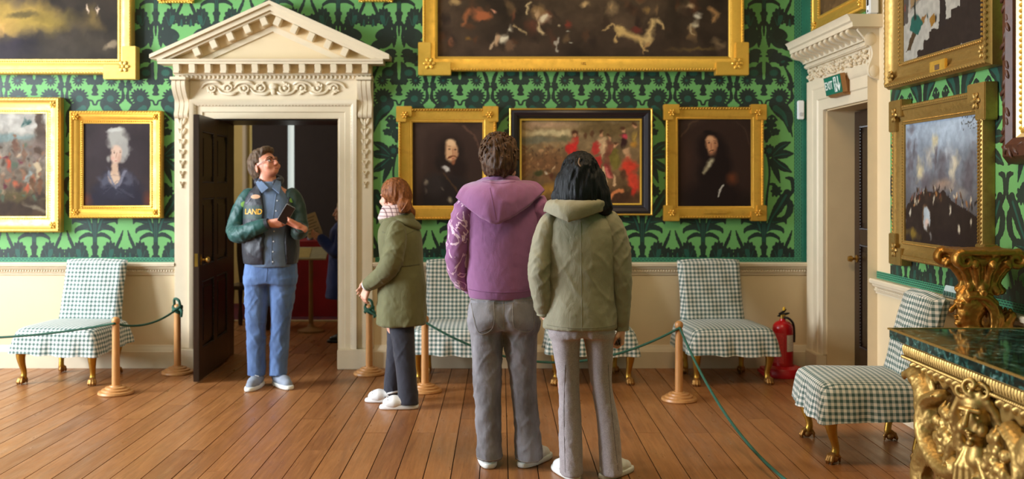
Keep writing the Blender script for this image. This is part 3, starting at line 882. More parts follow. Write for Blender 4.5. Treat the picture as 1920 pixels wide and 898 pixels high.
def right_door_surround():
    R = struct(empty('trim_5', (XR, (RY0+RY1)/2, 0), -PI/2))   # local -y -> world -x, local x -> world -y
    hw = (RY1-RY0)/2; xa = -hw-0.30; xb = hw+0.035
    b = MB(); rings = []
    for o, p in [(0, 0.0), (0, 0.03), (0.02, 0.036), (0.08, 0.036), (0.088, 0.046), (0.17, 0.046), (0.18, 0.055), (0.21, 0.065), (0.245, 0.068), (0.245, 0.0)]:
        l = o*1.2; r = o*0.14
        rings.append([(-hw-l, -p, 0.165), (-hw-l, -p, RZ+o), (hw+r, -p, RZ+o), (hw+r, -p, 0.165)])
    F = []
    for i in range(len(rings)-1):
        for j in range(3): F.append((i*4+j, (i+1)*4+j, (i+1)*4+j+1, i*4+j+1))
    b.add([q for r in rings for q in r], F)
    b.build('architrave', M_WHITE, R, sm=True, angle=0.5)
    MB().box((xa, -0.08, 0), (-hw, 0, 0.165)).build('plinth_block', M_WHITE, R, bevel=0.006)
    MB().box((hw, -0.08, 0), (xb, 0, 0.165)).build('plinth_block', M_WHITE, R, bevel=0.006)
    zf = RZ+0.245
    fr = MB().box((xa, -0.05, zf), (xb, 0, zf+0.11)).build('frieze', M_WHITE, R)
    g = MB(); rs_ = random.Random(5)
    for i in range(170): g.ball((rs_.uniform(xa+0.02, xb-0.02), -0.055-rs_.uniform(0, 0.014), zf+0.055+rs_.uniform(-0.042, 0.042)), (rs_.uniform(0.008, 0.02), 0.014, rs_.uniform(0.006, 0.014)), 6, 4, Matrix.Rotation(rs_.uniform(-1.2, 1.2), 3, 'Y'))
    g.build('carved_foliage', M_WHITE, fr, sm=True)
    e = MB().box((xa, -0.08, zf+0.11), (xb, 0, zf+0.15)).build('bed_mould', M_WHITE, R, bevel=0.004)
    g = MB()
    for i in range(44): g.ball((xa+(i+0.5)*(xb-xa)/44, -0.082, zf+0.128), (0.012, 0.012, 0.014), 6, 4)
    g.build('egg_ornament', M_WHITE, e, sm=True)
    MB().box((xa, -0.1, zf+0.15), (xb, 0, zf+0.235)).build('corona_band', M_WHITE, R)
    md = MB().prism([(0, 0.085), (-0.20, 0.085), (-0.205, 0.06), (-0.18, 0.04), (-0.13, 0.03), (-0.09, 0.0), (0, 0)], -0.026, 0.026, 'x').mesh('modillion', bevel=0.004); md.materials.append(M_WHITE)
    for i in range(12): obj('modillion', md, None, R, (xa+0.03+i*(xb-xa-0.06)/11, 0, zf+0.15))
    zc = zf+0.235
    MB().prism([(0, zc), (-0.205, zc), (-0.208, zc+0.03), (-0.222, zc+0.04), (-0.226, zc+0.06), (-0.245, zc+0.085), (0, zc+0.085)], xa-0.005, xb+0.10, 'x').build('cornice', M_WHITE, R, sm=True, angle=0.5)
    g = MB(); x = xb+0.018   # side scroll ear seen end-on
    g.prism([(-0.02+p, z) for p, z in cat([(0.02, zf-0.12), (-0.045, zf-0.09), (-0.05, zf-0.03), (-0.025, zf+0.05), (-0.04, zf+0.12), (-0.10, zf+0.19), (-0.12, zf+0.235), (0.02, zf+0.235)], 4)], x-0.016, x+0.016, 'x')
    g.ball((x+0.012, -0.035, zf-0.06), (0.012, 0.035, 0.045), 10, 6); g.ball((x+0.012, -0.06, zf+0.16), (0.012, 0.045, 0.05), 10, 6)
    g.build('side_scroll', M_WHITE, R, sm=True, angle=0.5)
    # reveal
    MB().box((-hw-0.002, 0, 0), (-hw+0.01, 0.36, RZ)).box((hw-0.01, 0, 0), (hw+0.002, 0.36, RZ)).box((-hw, 0, RZ-0.01), (hw, 0.36, RZ+0.002)).box((-hw, 0, -0.03), (hw, 0.7, 0.001)).build('reveal_lining', M_STONE, R)
    return R, zf
RDS, RZF = right_door_surround()

# ------------------------------------------------------------------ doors
def panelled_leaf(name, wd, ht, rows, cols, th=0.045):
    """leaf hinged at x=0, spanning +x, faces +-y; panels are parts"""
    root = empty(name)
    st = 0.11
    m = MB(); xs = [0.0]; cw = (wd-st*(cols+1))/cols
    for c in range(cols+1): m.box((c*(cw+st), -th/2, 0), (c*(cw+st)+st, th/2, ht))
    zs = []; tot = ht-0.24-0.12-0.12*(len(rows)-1); z = 0.24
    m.box((0.001, -th/2+0.0005, 0), (wd-0.001, th/2-0.0005, 0.24))
    for i, r in enumerate(rows):
        h = tot*r; zs.append((z, z+h)); z += h
        m.box((0.001, -th/2+0.0005, z), (wd-0.001, th/2-0.0005, z+0.12)); z += 0.12
    m.build('frame', M_DKWOOD, root, bevel=0.003)
    for (a, c_) in zs:
        for c in range(cols):
            x0 = st+c*(cw+st); x1 = x0+cw
            b = MB().box((x0, -0.008, a), (x1, 0.008, c_))
            b.prism([(x0+0.05, a+0.05), (x1-0.05, a+0.05), (x1-0.05, c_-0.05), (x0+0.05, c_-0.05)], -0.018, 0.018, 'y')
            p = b.build('panel', M_DKWOOD2, root, bevel=0.004)
            for s_ in (-1, 1):
                g = MB(); y = s_*(th/2-0.004)
                nzz = int((c_-a)/0.024); nxx = int(cw/0.024)
                for i in range(nzz+1):
                    for q in (x0+0.006, x1-0.006): g.ball((q, y, a+(c_-a)*i/nzz), (0.007, 0.006, 0.010), 5, 3)
                for i in range(nxx+1):
                    for q in (a+0.006, c_-0.006): g.ball((x0+cw*i/nxx, y, q), (0.010, 0.006, 0.007), 5, 3)
                g.build('carved_beading', M_DKWOOD, p, sm=True)
    return root
# leaf of the left doorway: stands open towards us, hinge deep in the reveal
d1 = panelled_leaf('door_1', 1.09, 2.045, (0.36, 0.36, 0.28), 2)
hinge = Vector((-2.385, 8.70, 0.012)); free = Vector((-2.325, 7.625, 0.012)); dv = free-hinge
d1.location = hinge; d1.rotation_euler = (0, 0, math.atan2(dv.y, dv.x)); struct(d1)
kn = MB().lathe([(0.004, 0), (0.022, 0.002), (0.022, 0.006), (0.009, 0.012), (0.009, 0.03), (0.024, 0.042), (0.027, 0.055), (0.018, 0.068), (0.004, 0.072)], 14).xform(Matrix.Translation((1.035, 0.022, 0.93)) @ Matrix.Rotation(-PI/2, 4, 'X')).build('knob', M_BRASS, d1, sm=True)
MB().box((1.088, -0.012, 0.88), (1.0915, 0.012, 0.98)).build('lock_plate', M_BRASS, d1)
MB().box((1.018, 0.0225, 0.89), (1.052, 0.0255, 0.97)).build('escutcheon', M_BRASS, d1, bevel=0.003)
# dark panelled lining of the thick wall, left side
m = MB().box((DX0-0.002, YB+0.40, 0), (DX0+0.012, YB+0.68, DZ)); m.build('jamb_lining', M_DKWOOD, WB)
MB().box((DX0, YB+0.001, DZ-0.012), (DX1, YB+0.68, DZ+0.002)).build('head_lining', M_DKWOOD, WB)
MB().box((DX1-0.012, YB+0.0, 0), (DX1+0.002, YB+0.68, DZ)).build('jamb_lining', M_CREAM, WB)
# closed leaf of the right doorway
d2 = panelled_leaf('door_2', RY1-RY0-0.03, 2.09, (0.5, 0.5), 2)
d2.location = (XR+0.235, RY1-0.024, 0.005); d2.rotation_euler = (0, 0, -PI/2); struct(d2)
MB().lathe([(0.004, 0), (0.03, 0.002), (0.03, 0.006), (0.01, 0.012), (0.01, 0.03), (0.026, 0.045), (0.02, 0.07), (0.004, 0.075)], 14).xform(Matrix.Translation((0.055, -0.022, 0.93)) @ Matrix.Rotation(PI/2, 4, 'X')).build('knob', M_BRASS, d2, sm=True)
MB().box((XR+0.62, RY0-0.4, 0), (XR+0.65, RY1+0.4, 2.3)).build('outer_passage', M_WHITE, WR)

# ------------------------------------------------------------------ the room seen through the left doorway
M_YEL = plain('yellow_distemper', (214, 190, 120), 0.7, var=0.03)
M_BLIND = plain('dark_roller_blind', (58, 50, 50), 0.8, var=0.06)
Y2 = 12.7
b = MB().box((-4.8, Y2, 0), (0.8, Y2+0.2, 3.4)).box((-4.8, 8.95, 0), (-4.6, Y2, 3.4)).box((0.6, 8.95, 0), (0.8, Y2, 3.4)).box((-4.6, 8.953, 0), (DX0-0.01, 8.98, 3.4)).box((DX1+0.01, 8.953, 0), (0.6, 8.98, 3.4)).box((DX0-0.01, 8.953, DZ), (DX1+0.01, 8.98, 3.4)).build('wall_next_room', M_YEL)
struct(b)
struct(MB().box((-4.8, 8.95, 3.4), (0.8, Y2+0.2, 3.5)).build('ceiling_next_room', M_CEIL))
fl = struct(MB().box((-4.8, 8.95, -0.08), (0.8, Y2+0.2, -0.007)).build('floor_next_room', M_GAP))
for i in range(20):
    o = obj('plank', pm, None, fl); o.location = (-3.6+i*0.147, (8.953+Y2)/2, -0.0005); o.scale = (0.1415, Y2-8.953, 1)
wn = struct(empty('window_4', (-2.7, Y2, 0)))
def em(name, col, st):
    t = NT(name); t.base(lin4(col)); t.b.inputs['Emission Color'].default_value = lin4(col); t.b.inputs['Emission Strength'].default_value = st; return t.m
M_SKYPANE = em('daylit_pane', (214, 226, 222), 0.75)
def px2(px): return (px-VX)*Y2/FPX
MB().box((px2(474)+2.7, -0.05, 0.75), (px2(541)+2.7, -0.035, 2.9)).build('blind', M_BLIND, wn)
MB().box((px2(553)+2.7, -0.05, 0.75), (px2(680)+2.7, -0.035, 2.9)).build('blind', M_BLIND, wn)
MB().box((px2(474)+2.7, -0.02, 0.75), (px2(680)+2.7, -0.008, 2.9)).build('pane', M_SKYPANE, wn)
MB().box((px2(470)+2.7, -0.06, 0.68), (px2(684)+2.7, -0.002, 0.75)).build('window_sill', M_WHITE, wn)
MB().box((px2(456)+2.7, -0.05, 0.2), (px2(464)+2.7, 0.0, 3.0)).build('window_casing', M_WHITE, wn, bevel=0.01)
# ------------------------------------------------------------------ pictures
class Canvas:
    """paints an sRGB picture on a vertex grid with soft strokes"""
    def __init__(s, wd, ht, step=0.0055, warp=1.0):
        s.drag = 0.8
        s.w, s.h = wd, ht; s.nx = int(wd/step)+1; s.ny = int(ht/step)+1
        s.X, s.Y = np.meshgrid(np.linspace(0, 1, s.nx), np.linspace(1, 0, s.ny))   # Y: 0 top ... row 0 bottom
        s.asp = wd/ht; q = np.stack([s.X*s.asp, s.Y, 0*s.X], -1); wx = 0.010*fbm(q, 9, 71, 3); wy = 0.010*fbm(q, 9, 81, 3); s.X = s.X+wx*warp; s.Y = s.Y+wy*warp; s.C = np.zeros((s.ny, s.nx, 3)); s.P = np.stack([s.X*s.asp, s.Y, 0*s.X], -1)
    def fill(s, top, bot, left=None):
        t = s.Y[..., None]; s.C = np.array(top, float)*(1-t)+np.array(bot, float)*t; return s
    def mottle(s, amt, scale, seed=0, col=None, thr=None):
        n = fbm(s.P, scale, seed, 4)
        if col is None: s.C *= (1+amt*n)[..., None]
        else:
            a = np.clip((n-(thr or 0))*3, 0, 1)*amt; s.C = s.C*(1-a[..., None])+np.array(col)*a[..., None]
        return s
    def blob(s, x, y, rx, ry, col, soft=0.35, a=1.0, rot=0.0, rough=0.0, seed=1):
        """ellipse; x,y in 0..1 from top-left, rx/ry as fractions of the HEIGHT"""
        dx = (s.X-x)*s.asp; dy = s.Y-y; c, q = math.cos(rot), math.sin(rot)
        r = np.hypot((dx*c+dy*q)/rx, (-dx*q+dy*c)/ry)
        if rough: r = r+rough*fbm(s.P, 9/max(rx, 0.05)*0.12+6, seed, 2)
        m = np.clip((1-r)/max(soft, 1e-3), 0, 1)*a
        s.C = s.C*(1-m[..., None])+np.array(col, float)*m[..., None]; return s
    def line(s, pts, wd, col, soft=0.5, a=1.0):
        W = wd if isinstance(wd, (list, tuple)) else [wd]*len(pts)
        P = cat([p+(q,) for p, q in zip(pts, W)], 6); m = np.zeros_like(s.X)
        for p, q in zip(P[:-1], P[1:]):
            ax, ay, bx, by = p[0]*s.asp, p[1], q[0]*s.asp, q[1]; l2 = (bx-ax)**2+(by-ay)**2+1e-9
            t = np.clip(((s.X*s.asp-ax)*(bx-ax)+(s.Y-ay)*(by-ay))/l2, 0, 1)
            d = np.hypot(s.X*s.asp-ax-t*(bx-ax), s.Y-ay-t*(by-ay))/(p[2]+(q[2]-p[2])*t)
            m = np.maximum(m, np.clip((1-d)/soft, 0, 1))
        m = m*a; s.C = s.C*(1-m[..., None])+np.array(col, float)*m[..., None]; return s
    def poly(s, pts, col, a=1.0):
        ins = np.zeros(s.X.shape, bool); n = len(pts)
        for i in range(n):
            (x0, y0), (x1, y1) = pts[i], pts[(i+1) % n]
            if y0 == y1: continue
            c = ((y0 > s.Y) != (y1 > s.Y)) & (s.X < (x1-x0)*(s.Y-y0)/(y1-y0)+x0); ins ^= c
        m = ins*a; s.C = s.C*(1-m[..., None])+np.array(col, float)*m[..., None]; return s
    def mesh(s, name='canvas'):
        xs = np.linspace(-s.w/2, s.w/2, s.nx); zs = np.linspace(0, s.h, s.ny)
        U, Z = np.meshgrid(xs, zs); V = np.stack([U, 0*U, Z], -1).reshape(-1, 3)
        i = np.arange(s.ny-1)[:, None]*s.nx+np.arange(s.nx-1)[None, :]
        F = np.stack([i, i+1, i+s.nx+1, i+s.nx], -1).reshape(-1, 4)
        me = mesh_np(name, V, F)
        q = np.stack([s.X*s.asp*s.h, s.Y*s.h, 0*s.X], -1); jx = 3.2*fbm(q, 26, 5, 2)*s.drag; jy = 2.6*fbm(q, 26, 15, 2)*s.drag   # brush drag
        iy, ix = np.indices(s.X.shape); s.C = s.C[np.clip(iy+jy, 0, s.ny-1).astype(int), np.clip(ix+jx, 0, s.nx-1).astype(int)]
        c = np.clip(s.C.reshape(-1, 3), 0, 255)/255.0
        c = np.where(c <= 0.04045, c/12.92, ((c+0.055)/1.055)**2.4)
        at_ = me.color_attributes.new('paint', 'FLOAT_COLOR', 'POINT')
        at_.data.foreach_set('color', np.concatenate([c, np.ones((len(c), 1))], 1).astype(np.float32).ravel())
        return me
def paint_mat():
    t = NT('oil_paint'); a = t.new('ShaderNodeVertexColor', layer_name='paint')
    n = t.noise(160, t.objc(), 3); n2 = t.noise(40, t.mapping(t.objc(), (1, 1, 0.4)), 4)
    t.base(t.mix(t.math('MULTIPLY', n2.outputs['Fac'], 0.18), a.outputs[0], t.mix(1.0, a.outputs[0], (0.5, 0.42, 0.36, 1), 'MULTIPLY')))
    t.set(Roughness=0.6); t.b.inputs['Specular IOR Level'].default_value = 0.12; t.bump(n.outputs['Fac'], 0.15, 0.002)
    return t.m
M_PAINT = paint_mat()

def frame_ring(prof, cw, ch):
    """mitred moulding round an opening cw x ch (bottom edge at z=0); prof (outward offset, proud of wall)"""
    b = MB(); V = []; F = []; n = len(prof)
    for o, p in prof: V += [(-cw/2-o, -p, -o), (cw/2+o, -p, -o), (cw/2+o, -p, ch+o), (-cw/2-o, -p, ch+o)]
    for i in range(n-1):
        for j in range(4): F.append((i*4+j, i*4+(j+1) % 4, (i+1)*4+(j+1) % 4, (i+1)*4+j))
    b.add(V, F); return b
def beads_ring(cw, ch, off, y, step, r, tilt=0.0):
    b = MB()
    x1 = cw/2+off; z0, z1 = -off, ch+off
    nx = max(2, int(2*x1/step)); nz = max(2, int((z1-z0)/step))
    for i in range(nx):
        x = -x1+(i+0.5)*2*x1/nx
        for z, s_ in ((z0, 1), (z1, -1)): b.ball((x, y, z), (r[0], r[1], r[2]), 6, 4, Matrix.Rotation(tilt*s_, 3, 'Y'))
    for i in range(nz):
        z = z0+(i+0.5)*(z1-z0)/nz
        for x, s_ in ((-x1, -1), (x1, 1)): b.ball((x, y, z), (r[2], r[1], r[0]), 6, 4, Matrix.Rotation(tilt*s_, 3, 'Y'))
    return b
def rosette(r=0.035):
    b = MB()
    for i in range(6):
        a = i*PI/3; b.ball((r*0.62*math.cos(a), -0.004, r*0.62*math.sin(a)), (r*0.42, 0.010, r*0.3), 7, 5, Matrix.Rotation(-a, 3, 'Y'))
    b.ball((0, -0.01, 0), (r*0.3, 0.012, r*0.3), 8, 5); return b
def picture(name, label, canvas, fw, depth, mat, loc, rz=0.0, ear=None, style='bead', rosr=0.03, beads2=True, group=None):
    """frame of width fw proud by depth around a painted canvas; loc = bottom centre of the canvas on the wall"""
    R = empty(name, loc, rz); cw, ch = canvas.w, canvas.h
    c = obj('canvas', canvas.mesh(), M_PAINT, R, (0, -depth*0.35, 0))
    MB().box((-cw/2-fw*0.8, -depth*0.30, -fw*0.8), (cw/2+fw*0.8, -0.004, ch+fw*0.8)).build('backing_board', M_DKWOOD, R)
    if style == 'ebony':
        frame_ring([(-0.004, depth*0.33), (-0.004, depth*0.62), (0.008, depth*0.66), (0.014, depth*0.55)], cw, ch).build('inner_slip', M_GOLD, R, sm=True, angle=0.5)
        frame_ring([(0.013, depth*0.5), (0.016, depth*0.62), (fw*0.30, depth*0.68), (fw*0.36, depth*0.84), (fw*0.62, depth*1.0), (fw*0.8, depth*0.92), (fw*0.86, depth*0.7)], cw, ch).build('frame', plain('ebonised_wood', (34, 28, 34), 0.28, var=0.15, scale=20), R, sm=True, angle=0.5)
        frame_ring([(fw*0.84, depth*0.6), (fw*0.86, depth*0.86), (fw*0.93, depth*0.92), (fw, depth*0.84), (fw, 0.0)], cw, ch).build('outer_fillet', M_GOLD, R, sm=True, angle=0.5)
        return tag(R, label, 'painting', group)
    prof = [(-0.006, depth*0.33), (-0.006, depth*0.50), (fw*0.08, depth*0.56), (fw*0.14, depth*0.52), (fw*0.18, depth*0.54), (fw*0.30, depth*0.62), (fw*0.55, depth*0.80), (fw*0.70, depth*0.84), (fw*0.74, depth*0.94), (fw*0.88, depth*1.0), (fw*0.97, depth*0.92), (fw, depth*0.8), (fw, 0.0)]
    if style == 'flat': prof = [(-0.006, depth*0.33), (-0.006, depth*0.55), (fw*0.06, depth*0.62), (fw*0.10, depth*0.60), (fw*0.16, depth*0.66), (fw*0.82, depth*0.72), (fw*0.86, depth*0.86), (fw*0.95, depth*0.9), (fw, depth*0.82), (fw, 0.0)]
    if style == 'scoop': prof = [(-0.006, depth*0.3), (-0.006, depth*0.42), (fw*0.05, depth*0.46), (fw*0.10, depth*0.42), (fw*0.22, depth*0.44), (fw*0.30, depth*0.52), (fw*0.55, depth*0.60), (fw*0.72, depth*0.86), (fw*0.8, depth*1.0), (fw*0.9, depth*1.0), (fw*0.95, depth*0.8), (fw, depth*0.7), (fw, 0.0)]
    frame_ring(prof, cw, ch).build('frame', mat, R, sm=True, angle=0.6)
    st = max(0.018, fw*0.16)
    beads_ring(cw, ch, fw*0.88, -depth*0.95, st*1.3, (st*0.62, st*0.40, st*0.36), 0.5).build('outer_carving', mat, R, sm=True)
    if beads2: beads_ring(cw, ch, fw*0.10, -depth*0.58, st, (st*0.40, st*0.3, st*0.28)).build('sight_edge_carving', mat, R, sm=True)
    if ear:
        e, L = ear      # how far it stands out, side length
        for sx in (-1, 1):
            for sz in (-1, 1):
                X1 = sx*(cw/2+fw+e); zc = (-fw-e) if sz < 0 else (ch+fw+e)
                t = fw*0.62
                poly = [(X1, zc), (X1, zc-sz*L), (X1-sx*(e+t), zc-sz*L), (X1-sx*(e+t), zc-sz*(e+t)), (X1-sx*L, zc-sz*(e+t)), (X1-sx*L, zc)]
                if sx*sz > 0: poly = poly[::-1]
                cb = MB().prism(poly, -depth*1.04, -0.002, 'y').build('corner_block', mat, R, bevel=0.005)
                rosette(rosr).build('rosette', mat, cb, sm=True).location = (X1-sx*(e+fw*0.5), -depth*1.05, zc-sz*(e+fw*0.5))
    else:
        for sx in (-1, 1):
            for sz in (0, 1):
                rosette(rosr).build('corner_ornament', mat, R, sm=True).location = (sx*(cw/2+fw*0.5), -depth*0.82, -fw*0.5 if sz == 0 else ch+fw*0.5)
    return tag(R, label, 'painting', group)
def wall_pic(name, label, box, cbox, depth, mat, painter, ear=None, style='bead', ext=(0, 0, 0, 0), **kw):
    """box / cbox: frame (without ears) and canvas pixel rectangles on the back wall"""
    Yf = YB-depth*0.7
    k = Yf/FPX
    cx0, cy0, cx1, cy1 = cbox; cw = (cx1-cx0)*k; ch = (cy1-cy0)*k
    fw = ((cx0-box[0])+(box[2]-cx1)+(box[3]-cy1)+(cy0-box[1]))/4*k
    cv = Canvas(cw, ch); painter(cv)
    p = at((cx0+cx1)/2, cy1, Yf)
    return picture(name, label, cv, fw, depth, mat, (p.x, YB-0.006, p.z), 0, ear, style, **kw)

rp = random.Random(11)
def crowd(c, n, x0, x1, y0, y1, cols, sz=(0.01, 0.03), seed=0):
    r = random.Random(seed)
    for _ in range(n):
        x = r.uniform(x0, x1); y = r.uniform(y0, y1); h = r.uniform(*sz); col = r.choice(cols)
        c.blob(x, y, h*r.uniform(0.5, 1.0), h, col, 0.7, r.uniform(0.4, 0.9), r.uniform(-0.7, 0.7), 0.25, r.randint(0, 99))
def p_field(c):       # dark landscape with ochre clearing (only its lower right corner is in view)
    c.fill((70, 52, 38), (52, 46, 40)).mottle(0.35, 4, 3)
    c.blob(0.62, 0.80, 0.42, 0.10, (150, 122, 60), 0.7, 0.95, 0.06, 0.3).blob(0.50, 0.84, 0.25, 0.06, (168, 130, 72), 0.8, 0.9, 0.1, 0.3).blob(0.72, 0.82, 0.2, 0.08, (128, 108, 48), 0.8, 0.8, 0, 0.3)
    c.blob(0.66, 0.79, 0.10, 0.022, (70, 60, 36), 0.7, 0.8, -0.1, 0.3)
    c.blob(0.50, 0.97, 0.34, 0.05, (48, 42, 46), 0.6, 1, -0.05, 0.3).blob(0.64, 0.93, 0.09, 0.035, (44, 38, 44), 0.6, 1, -0.2, 0.3).blob(0.9, 0.93, 0.2, 0.08, (62, 54, 44), 0.8, 0.9, 0, 0.3)
    for x, y, h in ((0.80, 0.55, 0.07), (0.86, 0.55, 0.08), (0.92, 0.58, 0.05)): c.blob(x, y, 0.03, h, (150, 112, 78), 0.8, 0.8, 0.1, 0.3)
    c.line([(0.84, 0.52), (0.88, 0.60), (0.885, 0.69)], 0.012, (178, 142, 104)); c.line([(0.92, 0.56), (0.95, 0.60), (0.97, 0.585)], 0.016, (170, 130, 96))
    for x in (0.885, 0.925): c.blob(x, 0.775, 0.006, 0.028, (196, 172, 150), 0.6)
    c.blob(0.97, 0.925, 0.035, 0.02, (146, 128, 104), 0.7, 0.8, -0.4, 0.3).blob(0.80, 0.60, 0.01, 0.04, (134, 96, 74), 0.7).mottle(0.12, 14, 9)
def p_procession(c):
    c.fill((178, 170, 160), (86, 66, 46)).mottle(0.12, 6, 2)
    c.blob(0.72, 0.10, 0.5, 0.16, (206, 200, 190), 0.6, 0.9).blob(0.55, 0.24, 0.5, 0.05, (128, 150, 148), 0.6, 0.8).blob(0.80, 0.09, 0.05, 0.055, (64, 96, 92), 0.5, 1, 0, 0.4)
    c.line([(0.92, 0.0), (0.93, 0.15), (0.95, 0.35)], [0.05, 0.05, 0.09], (92, 74, 62), 0.5); c.blob(0.92, 0.36, 0.14, 0.14, (136, 116, 106), 0.6, 0.9, -0.5)
    c.blob(0.5, 0.92, 0.8, 0.14, (66, 50, 38), 0.6, 0.9, 0, 0.3).blob(0.72, 0.80, 0.3, 0.08, (104, 90, 52), 0.8, 0.8, 0, 0.4).blob(0.9, 0.92, 0.16, 0.03, (160, 146, 122), 0.8, 0.8, 0.3)
    crowd(c, 130, 0.0, 1.0, 0.3, 0.82, [(74, 54, 40), (196, 92, 60), (150, 110, 84), (58, 44, 36), (200, 170, 140), (92, 108, 86), (110, 40, 52)], (0.02, 0.06), 4)
    for x, y, cl in ((0.64, 0.50, (200, 86, 58)), (0.70, 0.33, (120, 84, 66)), (0.83, 0.60, (150, 156, 150)), (0.91, 0.55, (206, 182, 146)), (0.77, 0.42, (128, 96, 76)), (0.5, 0.70, (96, 36, 50)), (0.86, 0.70, (110, 76, 50)), (0.93, 0.70, (124, 84, 58))):
        c.blob(x, y, 0.035, 0.10, cl, 0.6, 0.95, rp.uniform(-0.4, 0.4), 0.3, int(x*50)); c.blob(x, y-0.10, 0.020, 0.024, (150, 108, 82), 0.6)
    c.mottle(0.10, 20, 5); c.C *= 0.78
def p_lady(c):
    c.drag = 0.2
    c.fill((58, 48, 50), (56, 42, 40)).mottle(0.18, 4, 8)
    c.blob(0.5, 0.5, 0.52, 0.55, (64, 54, 58), 0.5, 0.7)
    c.blob(0.5, 0.92, 0.40, 0.30, (44, 40, 52), 0.35, 1, 0, 0.1).blob(0.5, 0.74, 0.27, 0.20, (52, 50, 64), 0.5, 1, 0, 0.15)
    c.blob(0.34, 0.68, 0.10, 0.12, (92, 92, 108), 0.7, 0.8, 0.5, 0.4).blob(0.66, 0.66, 0.09, 0.14, (88, 86, 100), 0.7, 0.8, -0.5, 0.4)
    c.blob(0.46, 0.66, 0.09, 0.13, (214, 182, 156), 0.4).blob(0.46, 0.55, 0.05, 0.12, (206, 172, 146), 0.4)
    c.line([(0.37, 0.58), (0.42, 0.70), (0.47, 0.78)], 0.02, (126, 126, 140)).line([(0.62, 0.58), (0.56, 0.68), (0.48, 0.78)], 0.022, (120, 118, 132))
    c.blob(0.51, 0.20, 0.15, 0.16, (176, 172, 164), 0.4, 1, 0, 0.2).blob(0.58, 0.32, 0.11, 0.15, (166, 162, 156), 0.5, 1, 0, 0.2).blob(0.37, 0.43, 0.03, 0.05, (150, 144, 138), 0.6).blob(0.56, 0.44, 0.05, 0.05, (156, 150, 144), 0.6)
    c.blob(0.46, 0.09, 0.12, 0.035, (206, 204, 196), 0.5, 0.9, -0.2, 0.2)
    c.blob(0.475, 0.38, 0.077, 0.115, (220, 186, 164), 0.3).blob(0.52, 0.42, 0.035, 0.07, (196, 152, 130), 0.8, 0.7).blob(0.43, 0.42, 0.025, 0.025, (222, 158, 142), 0.9, 0.6)
    for x in (0.44, 0.525): c.blob(x, 0.365, 0.014, 0.008, (70, 54, 48), 0.6).blob(x, 0.345, 0.02, 0.006, (130, 100, 84), 0.6, 0.7)
    c.line([(0.478, 0.365), (0.468, 0.41)], 0.006, (186, 142, 120)).blob(0.475, 0.445, 0.02, 0.008, (182, 92, 86), 0.6)
    c.blob(0.97, 0.93, 0.12, 0.14, (120, 60, 40), 0.9, 0.8).blob(0.03, 0.93, 0.10, 0.12, (112, 56, 40), 0.9, 0.8)
    for i in range(14): c.line([(rp.uniform(0.25, 0.75), rp.uniform(0.62, 0.9)), (rp.uniform(0.25, 0.75), rp.uniform(0.62, 0.95))], 0.006, (84, 84, 98), 0.8, 0.5)
    c.C *= 0.86
